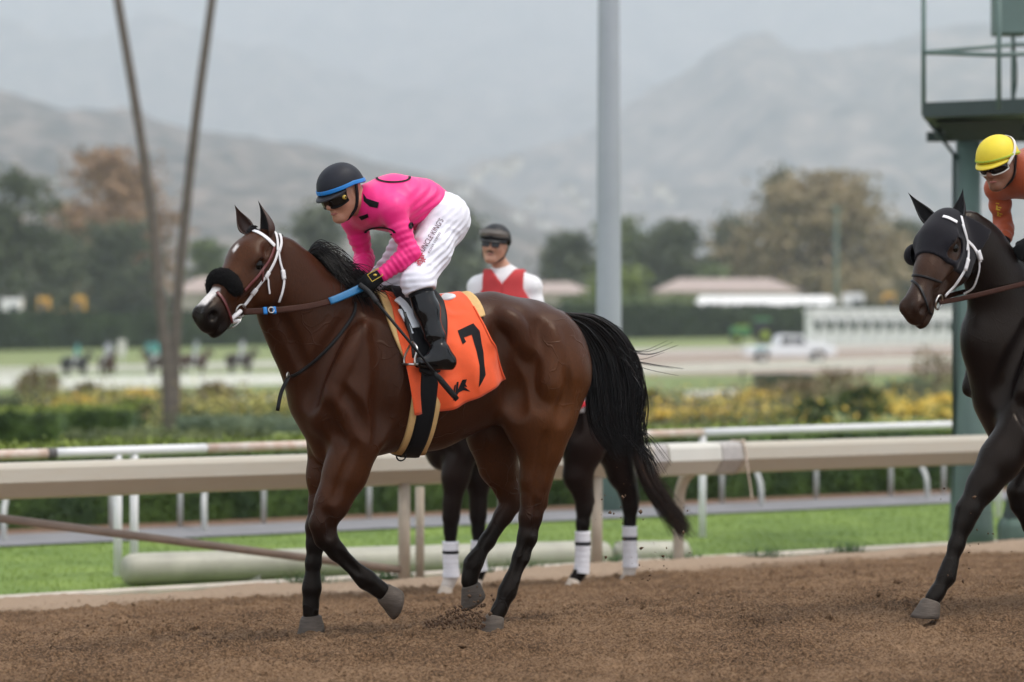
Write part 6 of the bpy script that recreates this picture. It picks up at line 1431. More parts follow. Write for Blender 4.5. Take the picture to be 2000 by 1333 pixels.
TRF, breeches = garment("breeches", jockey, J, ("hips", "legs"), .020, .0058, M_BREECH,
    loc=[(sh_dn(s, .14), J["an" + s] - J["kn" + s], .40) for s in "LR"],
    folds=[(.0042, 230, (.75, .1, .8), J["hipL"] * .75 + J["knL"] * .25 + np.array([0, .06, 0]), .10), (.0045, 210, (.55, .1, 1), J["hipL"] * .4 + J["knL"] * .6 + np.array([0, .05, 0]), .12, 2.0), (.0060, 190, (.2, .1, 1), J["knL"] - np.array([0, 0, .03]), .08), (.0050, 180, (.3, .1, 1), J["hipR"] * .4 + J["knR"] * .6, .14), (.0055, 180, (.4, .1, 1), J["knR"], .1), (.0045, 170, (1, 0, .7), J["pelvis"] + np.array([-.03, .06, -.02]), .12)])
for s in "LR":
    mb = MB(); mb.tube([sh_dn(s, t) for t in (.05, .12, .2, .3)], [.066, .064, .061, .058], 20); mb.build("stocking", M_NYLON, jockey, True)
BTF, boots = None, None
for s in "LR":
    Jb = {k: v for k, v in J.items()}; lo = np.minimum(np.minimum(J["kn" + s], J["an" + s]), np.minimum(J["to" + s], J["he" + s])) - .12; hi = np.maximum(np.maximum(J["kn" + s], J["an" + s]), np.maximum(J["to" + s], J["he" + s])) + .12
    f = Field(lo, hi, .0055); a, b, c = J["kn" + s], J["an" + s], J["to" + s]; t0 = sh_dn(s, .18)
    limb(f, [(t0, .062), (a * .6 + b * .4, .060), (a * .25 + b * .75, .048), (b, .046)], 0, .03)
    limb(f, [(b, .046), (J["he" + s] + (b - J["he" + s]) * .3, .042)], 0, .03); limb(f, [(J["he" + s] + (b - J["he" + s]) * .25, .040), (J["he" + s] * .5 + c * .5 + np.array([0, 0, .014]), .041), (c, .029)], 0, .03)
    wrinkle(f, .006, 75, b - a, a * .18 + b * .82, .06); wrinkle(f, .004, 40, (1, 0, .5), a * .5 + b * .5, .08)
    cut_local(f, t0, a - b, .13); zb = min(J["he" + s][2], c[2]) - .022
    cut(f, (0, 0, zb), (0, 0, -1)); me, _ = f.mesh("boot"); bo = link("boot", me, M_BOOT, jockey)
    mb = MB(); n_ = (a - b) / np.linalg.norm(a - b); e1 = np.cross(n_, (0, 1, 0)); e1 /= np.linalg.norm(e1); e2 = np.cross(n_, e1)
    ring(mb, sh_dn(s, .42), e1, e2, .0605, .003, 28); mb.build("boot_seam", M_BOOT, bo, True)
    if s == "L": BTF = f
def glove_pair(root, J, m, h=.005):
    for s in "LR":
        lo = np.minimum(J["wr" + s], J["ha" + s]) - .13; f = Field(lo, np.maximum(J["wr" + s], J["ha" + s]) + .13, h)
        hand(f, J["wr" + s], J["ha" + s], J["pn" + s], J["th" + s], .004); me, _ = f.mesh("glove"); link("glove", me, m, root)
glove_pair(jockey, J, M_GLOVE)
hm = helmet(jockey, J, mat("navy_helmet", (.009, .010, .016), .55, spec=.25, noise=.2, nscale=25, bump=.15, bscale=14), mat("helmet_peak", (.022, .022, .027), .5, spec=.25), M_BLUE)
goggles(jockey, J, M_LENS, M_NYLON, out=.008, up=-.010, knob=mat("yellow_stud", (.45, .30, .04), .5))
# black trim of the silks, glove badge, lettering on the breeches
decal("shoulder_patch", MF, SHF, [[(709, 378), (716, 388), (740, 396), (737, 407), (722, 404), (710, 393)]], .003, M_INK, shirt)
decal("collar_badge", MF, SHF, [[(700, 424), (718, 418), (720, 425), (706, 431)]], .003, M_INK, shirt)
def arcband(cx, cy, rx, ry, wd, a0, a1, n=26):
    o = []
    for i in range(n):
        t, u = a0 + (a1 - a0) * i / n, a0 + (a1 - a0) * (i + 1) / n
        f_ = lambda a, r: (cx + (rx + r) * math.cos(a), cy + (ry + r * .6) * math.sin(a)); o.append([f_(t, 0), f_(u, 0), f_(u, wd), f_(t, wd)])
    return o
decal("back_ring", MF, SHF, arcband(768, 347, 30, 7, 5, -.3, math.pi + .1), .003, M_INK, shirt)
decal("chest_ring", MF, SHF, arcband(742, 456, 26, 9, 5, math.pi, 2 * math.pi) + arcband(748, 460, 14, 5, 4, math.pi, 2 * math.pi), .003, M_INK, shirt)
decal("side_spot", MF, SHF, [[(803 + 5 * math.cos(t), 441 + 7 * math.sin(t)) for t in np.linspace(0, 2 * math.pi, 12, endpoint=False)]], .003, M_INK, shirt)
M_TXT = mat("maroon_print", (.045, .008, .012), .7); M_TXTP = mat("red_print", (.42, .03, .06), .7)
def lettering(name, body, p0, p1, hgt, m, off=.0055):
    polys = text_polys(body); xs = [x for p in polys for x, y in p]; x0, x1 = min(xs), max(xs); ys = [y for p in polys for x, y in p]; h_ = max(ys) - min(ys)
    ex = np.array([p1[0] - p0[0], p1[1] - p0[1]], float) / (x1 - x0); u = ex / np.linalg.norm(ex); ey = np.array([u[1], -u[0]]) * hgt / h_
    return decal(name, MF, TRF, place_polys([[(x - x0, y - min(ys)) for x, y in p] for p in polys], p0, ex, ey), off, m, breeches, sub=1)
lettering("lettering", "UNCLE KING'S", (828, 493), (867, 431), 11, M_TXT)
lettering("lettering", "KONA COFFEE", (839, 495), (862, 455), 4.6, M_TXT)
fl_polys = []
for cx, cy, r in ((822, 500, 7.5), (815, 508, 7), (826, 508, 7), (819, 515, 6)):
    for i in range(6):
        t = i * math.pi / 3 + cx; fl_polys.append([(cx, cy), (cx + r * .6 * math.cos(t - .35), cy + r * .6 * math.sin(t - .35)), (cx + r * math.cos(t), cy + r * math.sin(t)), (cx + r * .6 * math.cos(t + .35), cy + r * .6 * math.sin(t + .35))])
decal("flower_print", MF, TRF, fl_polys, .0035, M_TXTP, breeches, sub=0)
gn = J["pnL"] / np.linalg.norm(J["pnL"]); gc = J["wrL"] * .45 + J["haL"] * .55 + gn * .036; gx = J["haL"] - J["wrL"]; gx /= np.linalg.norm(gx); gy = np.cross(gn, gx)
mb = MB(); M_GOLD = mat("gold_print", (.62, .42, .05), .6)
sq = [gc + gx * a * .030 + gy * b * .024 for a, b in ((-1, -1), (1, -1), (1, 1), (-1, 1), (-1, -1))]
mb.tube(sq, .0022, 6); mb.sphere(gc, (.010, .010, .006), 6, 4); mb.build("glove_badge", M_GOLD, jockey)
# whip
wp = [A(702, 556, .15), A(722, 572, .19), A(745, 602, .30), A(800, 668, .43), A(850, 730, .46), A(893, 781, .47)]
wq = spline(wp, 30); whip = empty("riding_whip", MF.O, HEAD_ANG); tag(whip, "thin black riding whip in the pink jockey's hand, lying across his boot", "whip")
M_WHIP = mat("whip_black", (.006, .006, .006), .5, spec=.2)
mb = MB(); mb.tube(wq[:11], [.0125] * 11, 8); mb.build("grip", mat("whip_grip", (.012, .012, .012), .8, bump=.3, bscale=150), whip, True)
mb = MB(); mb.tube(wq[9:24], list(np.linspace(.008, .006, 15)), 8); mb.build("shaft", M_WHIP, whip, True)
mb = MB(); mb.tube(wq[23:], [.008, .014, .015, .015, .015, .014, .013], 8, flat=.45); mb.build("flap", M_WHIP, whip, True)
# ------------------------------------------------------------------ the dark horse at the right
RF = Frame((2.93, 12.72, 0.0), HEAD_ANG); A = RF.at
N0 = lambda x, y, l=0.0: MF.at(x, y, l)
hindL, hindR = dict(MAIN["legs"][2], fr=MF), dict(MAIN["legs"][3], fr=MF)
RIGHT = dict(
    neck=[(N0(665, 712), .285), (N0(632, 664), .235), (1978, 610, .01, .190), (1945, 548, .03, .155), (1915, 490, .05, .128), (1890, 452, .06, .105)],
    poll=(1842, 408, .085), yaw=rad(22), pitch=rad(53), roll=rad(4), hs=1.08, muz=.35, headtan=.85,
    legs=[dict(chain=[(1990, 850, .17, .135), (1952, 900, .16, .105), (1922, 945, .155, .078), (1890, 998, .15, .062), (1882, 1022, .15, .050), (1868, 1065, .15, .039), (1855, 1105, .15, .037), (1849, 1126, .15, .044), (1830, 1158, .15, .036), (1822, 1170, .15, .042)], hoof=(1820, 1172, .15, rad(-4), 1.2)),
          dict(chain=[(2040, 850, -.15, .12), (2010, 920, -.14, .08), (1990, 960, -.13, .062), (1992, 985, -.13, .05), (2012, 1030, -.13, .037), (2040, 1070, -.13, .036), (2050, 1080, -.13, .044), (2066, 1096, -.13, .036), (2074, 1102, -.13, .042)], hoof=(2075, 1103, -.13, rad(75), 1.15)),
          hindL, hindR],
    ears=[((1868, 430, .135), (1881, 368, .11), (.75, .5, .2), .075), ((1826, 440, .02), (1773, 376, -.05), (.6, .8, .1), .078)],
    gloss=(.34, .20, .2), body=(.0050, .0026, .0021), tan=(.042, .018, .010), dark=(.0022, .0018, .0018), b0=.5, b1=.9, lo=(-1.25, -.5, -.03), hi=(1.75, .75, 2.35))
h2 = empty("dark_race_horse", RF.O, HEAD_ANG); tag(h2, "near-black horse in a black hood with blinkers, cut off by the right edge", "horse")
HF2, HH2, HP2, HT2 = finish_horse(h2, RF, RIGHT, .0125, "dark_bay_coat")
# brown face showing below the hood comes with the coat; hood
def hood(root, f, H, poll, T, m):
    lo = np.min([T(*q) for q in ((-.1, -.2, -.3), (.4, .2, .15), (-.1, .2, .15), (.4, -.2, -.3), (.4, .2, -.3), (-.1, -.2, .15), (.4, -.2, .15), (-.1, .2, -.3))], 0); hi = np.max([T(*q) for q in ((-.1, -.2, -.3), (.4, .2, .15), (-.1, .2, .15), (.4, -.2, -.3), (.4, .2, -.3), (-.1, -.2, .15), (.4, -.2, .15), (-.1, .2, -.3))], 0)
    g = Field(lo, hi, .0075); X, Y, Z = np.meshgrid(*g.ax, indexing='ij'); P = np.stack([X, Y, Z], 3).reshape(-1, 3); g.D = (f.val(P) - .009).reshape(g.D.shape).astype(np.float32)
    a = ((P - poll) @ H) / 1.08; back = -.035 - .12 * np.clip(-a[:, 2] - .05, 0, 1); front = .275 + .35 * np.clip(a[:, 2] + .06, -.2, .05) * 0 - .30 * np.clip(-a[:, 2] - .10, 0, .2)
    d = np.maximum(a[:, 0] - front, back - a[:, 0]); d = np.maximum(d, -a[:, 2] - .245)
    for s in (1, -1): e = np.sqrt(((a[:, 0] - .195) / .058) ** 2 + ((a[:, 2] + .068) / .044) ** 2); d = np.where(a[:, 1] * s > .03, np.maximum(d, (1 - e) * .045), d)
    g.D = np.maximum(g.D, d.reshape(g.D.shape)).astype(np.float32); me, _ = g.mesh("hood"); return link("hood", me, m, root)
M_HOOD = mat("black_hood_cloth", (.008, .007, .010), .75, spec=.12, noise=.12, nscale=30, bump=.1, bscale=120, sheen=.1)
hd_ = hood(h2, HF2, HH2, HP2, HT2, M_HOOD)
mb = MB(); c = HT2(.215, -.115, -.062); R_ = Matrix(np.stack([HH2[:, 0], HH2[:, 1], HH2[:, 2]], 1).tolist()); vs = []; fs = []; n, k = 20, 7
for j in range(k):
    th = 1.75 * j / (k - 1)
    for i in range(n): ph = 2 * math.pi * i / n; vs.append(Vector(c) + R_ @ Vector((.052 * math.sin(th) * math.cos(ph) + .008 * math.cos(th), -.045 * math.cos(th), .052 * math.sin(th) * math.sin(ph))))
for j in range(k - 1):
    for i in range(n): fs.append((j * n + i, j * n + (i + 1) % n, (j + 1) * n + (i + 1) % n, (j + 1) * n + i))
mb.raw(vs, fs); bk = mb.build("blinker_cup", M_HOOD, hd_, True); sm_ = bk.modifiers.new("s", 'SOLIDIFY'); sm_.thickness = .004
bridle(h2, RF, HF2, HT2, HH2, [
    ("browband", [(1842, 427), (1852, 430), (1866, 437)], .020, M_WHITE_STRAP, .013), ("headpiece", [(1874, 426), (1878, 445), (1884, 470), (1884, 490)], .017, M_WHITE_STRAP, .013),
    ("cheekpiece", [(1876, 440), (1886, 480), (1887, 505), (1880, 528), (1866, 550), (1842, 578)], .017, M_WHITE_STRAP, .012), ("cheekpiece", [(1884, 470), (1898, 484), (1908, 500), (1912, 512)], .020, M_WHITE_STRAP, .010),
    ("throat_latch", [(1910, 508), (1910, 530), (1902, 560), (1884, 575)], .010, M_WHITE_STRAP, .008), ("noseband", [(1764, 548), (1775, 540), (1800, 540), (1838, 552)], .013, M_BLACK_LEATHER, .004), ("noseband", [(1772, 545), (1790, 555), (1802, 575), (1812, 605), (1818, 615)], .013, M_BLACK_LEATHER, .005)])
for q in ([(1906, 490), (1912, 508)], [(1886, 506), (1880, 528)]): strap("keeper", RF, HF2, q, .026, .008, M_WHITE_STRAP, h2, n=6, off=.014)
bc = RF.hit(HF2, [(1830, 590)])[0][0]; bn2 = HF2.grad(bc, .02)[0]; bc = bc + bn2 * .010; mb = MB(); e1 = HH2[:, 0]; e2 = np.cross(bn2, e1); e1 = np.cross(e2, bn2); ring(mb, bc, e1, e2, .036, .006); mb.build("bit_ring", M_STEEL, h2, True)
P = spline([bc, A(1870, 585, .13), A(1920, 574, .16), A(2010, 552, .15), A(2060, 540, .12)], 24); strip("rein", P, np.repeat([[.3, .95, .1]], 24, 0), .026, .006, M_BROWN_LEATHER, h2)
P2 = P * np.array([1, -1, 1]) + np.array([0, .1, 0]); strip("rein", P2[6:], np.repeat([[.3, -.95, .1]], 18, 0), .026, .006, M_BROWN_LEATHER, h2)
braids(h2, RF, ((1878, 432), (1893, 431), (1908, 438), (1918, 441)), .05, .013)
S = []
for i in range(300):
    t = RNG.random(); rx = 1905 + 130 * t; ry = 452 + 78 * t + 4; q = np.array([(0, 0), (6, -6), (16, -3), (30, 8)]) * RNG.uniform(.6, 1.3) + np.array([rx, ry]) + RNG.normal(size=(4, 2)) * .8; l = RNG.uniform(.0, .07); S.append(spline([A(a, b, .02 + l * k) for (a, b), k in zip(q, (0, .2, .5, 1))], 8))
hair("mane", h2, S, M_HAIR(), .003)
tl_ = [MF.at(a, b) for a, b in ((1098, 618), (1130, 660), (1145, 760), (1150, 880))]; S = []
for i in range(220): o = RNG.normal(size=3) * .02; S.append(spline([p + o * k + np.array([0, RNG.normal() * .012 * k, 0]) for p, k in zip(tl_, (.5, 1, 1.6, 2))], 10))
hair("tail", h2, S, M_HAIR(), .004)
s2, _ = patch("saddle_cloth", MF, HF2, [(762, 606), (772, 650), (788, 715), (800, 805)], [(921, 604), (940, 640), (962, 690), (986, 742)], [(762, 606), (850, 611), (921, 604)], [(800, 805), (862, 802), (925, 775), (986, 742)], 40, 20, .016, .005, mat("green_cloth", (.03, .16, .06), .8), h2)
mb = MB(); mb.sphere(MF.at(815, 596), (.15, .10, .034), 20, 10); mb.build("saddle", M_SADDLE, h2, True)
strap("girth", MF, HF2, gpx, .10, .012, M_NYLON, h2, off=.018); strap("girth", MF, HF2, gpx, .10, .012, M_NYLON, h2, off=.018, mirror=True)

# --- jockey with yellow helmet
j2 = empty("person", RF.O, HEAD_ANG); tag(j2, "jockey in yellow helmet and orange sleeves leaning in from the right edge", "person")
hd0 = A(1950, 318, .02); dv = hd0 - J["head"]; dv[1] = 0
J2 = {k: (v + dv if isinstance(v, np.ndarray) and v.shape == (3,) and k[:2] not in ("pn", "th", "an", "to", "he", "kn", "ha") else v) for k, v in J.items()}; J2["head"] = J["head"] + dv
for k in ("haL", "haR"): J2[k] = J[k] + dv
for k in ("knL", "knR"): J2[k] = J[k] + dv * np.array([.6, 1, .5])
J2["H"] = head_H(rad(16), rad(20), rad(2)); skin_body(j2, J2, .009, M_SKIN2)
M_OR = mat("burnt_orange_silks", (.36, .062, .014), .6, noise=.12, nscale=14, bump=.08, bscale=140, sheen=.15); M_YS = mat("mustard_silks", (.58, .40, .06), .6, noise=.08, nscale=14, sheen=.15)
f2, sl2 = garment("sleeves", j2, J2, ("arms",), .013, .007, M_OR, loc=[(J2["wr" + s], J2["ha" + s] - J2["wr" + s], .055) for s in "LR"], folds=[(.004, 90, J2["elR"] - J2["shR"], (J2["elR"] + J2["shR"]) / 2, .12), (.004, 110, J2["wrR"] - J2["elR"], (J2["elR"] + J2["wrR"]) / 2, .1)]); sl2["kind"] = "stuff"; del sl2["kind"]
_, tq = garment("silks", j2, J2, ("torso",), .014, .007, M_OR); mb = MB(); nn_ = J2["neck"] - J2["upper"]; nn_ = nn_ / np.linalg.norm(nn_); e1_ = np.cross(nn_, (0, 1, 0)); e1_ /= np.linalg.norm(e1_); ring(mb, J2["neck"] * .8 + J2["upper"] * .2, e1_, np.cross(nn_, e1_), .058, .022, 24); mb.build("collar", M_YS, tq, True); garment("breeches", j2, J2, ("hips", "legs"), .018, .010, M_BREECH, loc=[(J2["kn" + s] * .86 + J2["an" + s] * .14, J2["an" + s] - J2["kn" + s], .4) for s in "LR"])
for s in "LR":
    a, b, c, hh_ = J2["kn" + s], J2["an" + s], J2["to" + s], J2["he" + s]; lo = np.min([a, b, c, hh_], 0) - .12; f = Field(lo, np.max([a, b, c, hh_], 0) + .12, .008); limb(f, [(a * .82 + b * .18, .062), (a * .25 + b * .75, .048), (b, .046)], 0, .03); limb(f, [(b, .046), (hh_ + (b - hh_) * .3, .042)], 0, .03); limb(f, [(hh_ + (b - hh_) * .25, .040), (hh_ * .5 + c * .5, .041), (c, .029)], 0, .03); me, _ = f.mesh("boot"); link("boot", me, M_BOOT, j2)
glove_pair(j2, J2, M_GLOVE, .007)
helmet(j2, J2, mat("yellow_helmet_cover", (.72, .56, .02), .6, noise=.06, nscale=12, bump=.10, bscale=8), mat("yellow_peak", (.72, .55, .03), .5), mat("lime_band", (.36, .45, .03), .6), .010)
goggles(j2, J2, M_LENS, mat("white_goggle_frame", (.66, .62, .56), .4), out=.004, up=-.004)
P = spline([J2["head"] + J2["H"] @ np.array(q) for q in ((.055, .092, .0), (.0, .1065, .045), (-.045, .092, .085), (-.075, .058, .108), (-.088, .02, .118))], 16); strip("goggle_strap", P, np.array([J2["H"] @ np.array((-.1, .8, .5))] * 16), .016, .003, mat("white_goggle_frame"), j2)
# yellow figures printed down the sleeve
for t in (.15, .45, .62):
    c = J2["shR"] * (1 - t) + J2["elR"] * t; px = RF.px(c)[0]; pol = []
    for dx, dy, w_, h_ in ((-9, -5, 7, 3), (-8, 0, 3, 8), (-4, 3, 6, 3), (-9, 7, 8, 2.5)): pol.append([(px[0] + dx, px[1] + dy), (px[0] + dx + w_, px[1] + dy + 1), (px[0] + dx + w_, px[1] + dy + h_), (px[0] + dx, px[1] + dy + h_ - 1)])
    decal("sleeve_print", RF, f2, pol, .003, mat("yellow_print", (.66, .45, .03), .7), sl2)

# ------------------------------------------------------------------ the pony and its rider behind
PANG = HEAD_ANG; PF = Frame((-.11, 16.34, -.28), PANG); A = PF.at
PONY = dict(
    neck=[(N0(665, 712), .285), (N0(630, 662), .235), (N0(603, 600), .190), (N0(570, 550), .150), (N0(548, 520), .118)],
    poll=(MF.px(np.array([0, 0, 0]))[0][0], 0, 0), yaw=rad(0), pitch=rad(55), roll=0,
    legs=[dict(chain=[(905, 870, .16, .125), (890, 930, .15, .088), (883, 985, .145, .060), (881, 1010, .14, .056), (880, 1035, .14, .044), (880, 1075, .14, .037), (880, 1112, .14, .038), (881, 1125, .14, .044), (877, 1138, .14, .036), (874, 1144, .14, .042)], hoof=(873, 1144, .14, rad(6), .98)),
          dict(chain=[(932, 870, -.15, .12), (934, 935, -.14, .085), (934, 985, -.14, .060), (934, 1008, -.14, .056), (934, 1035, -.14, .044), (935, 1075, -.14, .037), (936, 1100, -.14, .038), (937, 1112, -.14, .044), (934, 1124, -.14, .036), (932, 1129, -.14, .042)], hoof=(931, 1129, -.14, rad(6), .98)),
          dict(chain=[(1160, 800, .15, .20), (1140, 870, .155, .15), (1128, 930, .15, .095), (1138, 965, .15, .066), (1141, 993, .15, .056), (1138, 1025, .15, .045), (1138, 1070, .15, .038), (1137, 1104, .15, .038), (1134, 1116, .15, .044), (1127, 1127, .15, .036), (1123, 1131, .15, .042)], extra=[((1142, 992, .15), (1154, 980, .15), .034, .026), ((1154, 980, .15), (1150, 930, .15), .02, .03)], hoof=(1122, 1130, .15, rad(4), .98)),
          dict(chain=[(1190, 800, -.15, .20), (1200, 870, -.15, .145), (1212, 925, -.15, .092), (1226, 960, -.15, .066), (1231, 990, -.15, .056), (1230, 1020, -.15, .044), (1230, 1065, -.15, .038), (1231, 1094, -.15, .038), (1231, 1106, -.15, .044), (1229, 1117, -.15, .036), (1228, 1121, -.15, .042)], extra=[((1232, 988, -.15), (1242, 976, -.15), .034, .026), ((1242, 976, -.15), (1236, 930, -.15), .02, .03)], hoof=(1227, 1121, -.15, rad(4), .98))],
    ears=[], gloss=(.4, .14, .1), body=(.0068, .0034, .0028), tan=(.016, .0068, .0048), dark=(.0032, .0026, .0026), b0=.4, b1=.6, horn=mat("pale_hoof_horn", (.42, .35, .28), .6, noise=.15, nscale=20))
pp_ = N0(512, 456, .03); PONY["poll"] = tuple(PF.px(pp_)[0]) + (.03,)
ex_, ey_ = PF.px(pp_ + np.array([-.02, .05, .0]))[0], PF.px(pp_ + np.array([-.02, .06, .16]))[0]; ez_, ew_ = PF.px(pp_ + np.array([-.02, -.05, .0]))[0], PF.px(pp_ + np.array([-.02, -.07, .16]))[0]
PONY["ears"] = [(tuple(ex_) + (.08,), tuple(ey_) + (.09,), (1, .3, .1), .07), (tuple(ez_) + (-.02,), tuple(ew_) + (-.04,), (1, -.3, .1), .07)]
def pony_marks(c, P, a):
    w_ = ((1 - sm(P[:, 2], .14, .20)) * (P[:, 0] < -.4) * (P[:, 1] < 0) + (1 - sm(P[:, 2], .12, .17)) * (P[:, 0] > .1) * (P[:, 1] > 0))[:, None]; return c + (np.array([.55, .50, .45]) - c) * np.clip(w_, 0, 1)
PONY["marks"] = pony_marks
pony = empty("pony", PF.O, PANG); tag(pony, "dark brown pony with white leg bandages behind the bay horse", "horse")
PFF, PH, PPOLL, PT = finish_horse(pony, PF, PONY, .016, "pony_coat")
M_WRAP = mat("white_bandage", (.72, .70, .72), .8, noise=.05, nscale=12, bump=.3, bscale=70, stretch=(1, 1, 5))
for pts, lt in (([(880, 1058), (880, 1090), (881, 1112), (881, 1127)], .14), ([(935, 1056), (935, 1085), (936, 1102), (937, 1115)], -.14), ([(1138, 1038), (1138, 1075), (1137, 1102), (1135, 1120)], .15), ([(1230, 1028), (1230, 1065), (1231, 1092), (1231, 1108)], -.15)):
    q = spline([A(a, b, lt) for a, b in pts], 22); mb = MB(); mb.tube(q, [.049 + .0035 * (i % 3 == 0) + .009 * (i / 22) ** 3 + .004 * (1 - i / 22) ** 2 for i in range(22)], 16); wq_ = mb.build("leg_bandage", M_WRAP, pony, True)
    mb = MB(); mb.tube([q[4] + (q[3] - q[4]) * .3, q[5]], .0545, 16); mb.build("bandage_tape", M_INK, wq_, True)
tail(pony, PF, [(1230, 800), (1236, 870), (1252, 930), (1288, 985), (1330, 1032)], [(1242, 800), (1256, 870), (1280, 930), (1312, 985), (1342, 1040)], 420, .05, hair_mat("dark_brown_hair", (.024, .013, .0085), .45, .2), .0045, lat0=-.02)
mp_ = lambda x, y: tuple(MF.px(PF.at(x, y, .24))[0]); k0, k1 = mp_(1136, 735), mp_(1142, 806)
pc, _ = patch("saddle_cloth", MF, PFF, [(762, 606), (765, 650), (770, 700), (775, 740)], [(k0[0] - 25, 606), (k0[0] - 12, 640), k0, k1], [(762, 606), (870, 611), (k0[0] - 25, 606)], [(775, 740), (860, 760), (940, 755), k1], 40, 20, .018, .012, mat("white_blanket", (.68, .66, .66), .85), pony)
strap("blanket_stripe", MF, PFF, [mp_(1095, 800), mp_(1120, 796), mp_(1141, 790)], .05, .006, mat("red_stripe", (.55, .02, .03), .8), pc, off=.034)
sf = Field((-.55, -.4, 1.1), (.45, .4, 1.9), .012); c0 = N0(800, 592); c1 = N0(885, 590); sf.cone(c0 + np.array([0, 0, .02]), c1 + np.array([0, 0, .02]), .10, .10, .05, (0, 1, 0), 1.5); sf.cone(c0 + np.array([.06, 0, .06]), c0 + np.array([.08, 0, .17]), .05, .035, .04); sf.cone(c1 + np.array([-.08, -.12, .07]), c1 + np.array([-.08, .12, .07]), .05, .05, .05)
me, _ = sf.mesh("saddle"); link("saddle", me, mat("western_saddle", (.06, .025, .012), .5, noise=.2, nscale=12), pony)
strap("girth", MF, PFF, gpx, .11, .012, M_BLACK_LEATHER, pony, off=.018); P = spline([PT(.45, .06, -.1), N0(600, 700, .22), N0(700, 610, .15), N0(745, 560, .06)], 20); strip("rein", P, np.repeat([[0, 1, .1]], 20, 0), .022, .005, M_BLACK_LEATHER, pony)
# --- rider in red waistcoat
rd = empty("person", PF.O, PANG); tag(rd, "rider in red waistcoat and white shirt with sunglasses, sitting on the pony", "person")
fw = np.array([math.cos(rad(-98)), math.sin(rad(-98)), 0]); fl = PF.R @ fw; ll = np.array([-fl[1], fl[0], 0]); seat = N0(838, 590) + np.array([0, 0, .10])
up = np.array([0, 0, 1.0]); dA = lambda px, py, lat: A(px, py, lat)
neck = A(984, 532, -.02); upper = A(986, 556, -.02); chest = A(988, 598, -.02); waist = A(990, 650, -.02); seat = A(992, 700, -.02)
hx = np.array([math.cos(rad(-106)), math.sin(rad(-106)), 0]); hl = PF.R @ hx; hyaw = math.atan2(hl[1], hl[0])
J3 = dict(pelvis=seat, waist=waist, chest=chest, upper=upper, neck=neck, head=A(967, 478, 0.0), H=head_H(hyaw, rad(-3), rad(-6)), lat=ll,
          shL=upper + ll * .175 + up * -.02, shR=upper - ll * .175 + up * -.02, elL=upper + ll * .24 - up * .30 + fl * .02, elR=upper - ll * .24 - up * .30 + fl * .04)
J3["wrL"] = J3["elL"] + np.array([.22, -.06, -.06]); J3["wrR"] = J3["elR"] + np.array([.18, .10, -.06]); J3["haL"] = J3["wrL"] + np.array([.07, -.01, .0]); J3["haR"] = J3["wrR"] + np.array([.07, .0, .0])
for s, k in (("L", 1), ("R", -1)):
    J3["hip" + s] = seat + np.array([.02, .09 * k, -.02]); J3["kn" + s] = N0(790, 690, .33 * k); J3["an" + s] = N0(818, 850, .37 * k); J3["he" + s] = N0(828, 880, .37 * k); J3["to" + s] = N0(785, 872, .39 * k)
    J3["pn" + s] = np.array([0, .5 * k, .8]); J3["th" + s] = np.array([0, -.8 * k, .5])
skin_body(rd, J3, .009, mat("skin_light", (.50, .26, .17), .5, noise=.10, nscale=40, sub=.15))
M_SHIRT = mat("white_shirt", (.72, .70, .70), .8, noise=.05, nscale=8, bump=.15, bscale=20); M_VEST = mat("red_vest", (.45, .030, .032), .8, noise=.10, nscale=12, bump=.12, bscale=60)
_, shr = garment("shirt", rd, J3, ("torso", "arms"), .022, .009, M_SHIRT, cuts=[(seat, seat - waist)], loc=[(J3["wr" + s], J3["ha" + s] - J3["wr" + s], .06) for s in "LR"], folds=[(.006, 60, (.3, .3, 1), J3["shL"] * .5 + J3["elL"] * .5, .12), (.006, 60, (.3, -.3, 1), J3["shR"] * .5 + J3["elR"] * .5, .12)])
Jv = dict(J3); Jv["shL"] = upper + ll * .10; Jv["shR"] = upper - ll * .10; f = Field(*jbox(J3), .009); add_person(f, Jv, ("torso",), .046); cut(f, seat + up * .06, (0, 0, -1)); cut(f, neck + up * .02, (0, 0, 1))
vn = lambda s: (fl * .0 + ll * s)
X = f.ax[0][:, None, None]; Y = f.ax[1][None, :, None]; Z = f.ax[2][None, None, :]; lx = (X - upper[0]) * ll[0] + (Y - upper[1]) * ll[1]; fx = (X - upper[0]) * fl[0] + (Y - upper[1]) * fl[1]; zz = Z - upper[2]
f.D = np.maximum(f.D, np.where(fx > 0, (.003 + np.clip(zz - .005, 0, 1) * .80 - np.abs(lx)), -1)).astype(np.float32); f.D = np.maximum(f.D, np.abs(lx) - .138 - np.clip(-zz - .03, 0, .1) * .6).astype(np.float32)
me, _ = f.mesh("waistcoat"); link("waistcoat", me, M_VEST, rd)
for k in (1, -1):
    P = spline([upper + fl * .115 + ll * .020 * k - up * .06, upper + fl * .105 + ll * .050 * k + up * .005, neck + ll * .068 * k + fl * .03 + up * .03, neck + ll * .04 * k - fl * .06 + up * .035], 12); strip("collar", P, np.array([fl * .7 + ll * .5 * k + up * .3] * 12), .055, .006, M_SHIRT, shr)
garment("trousers", rd, J3, ("hips", "legs"), .014, .012, mat("dark_jeans", (.02, .022, .035), .85, noise=.15, nscale=20))
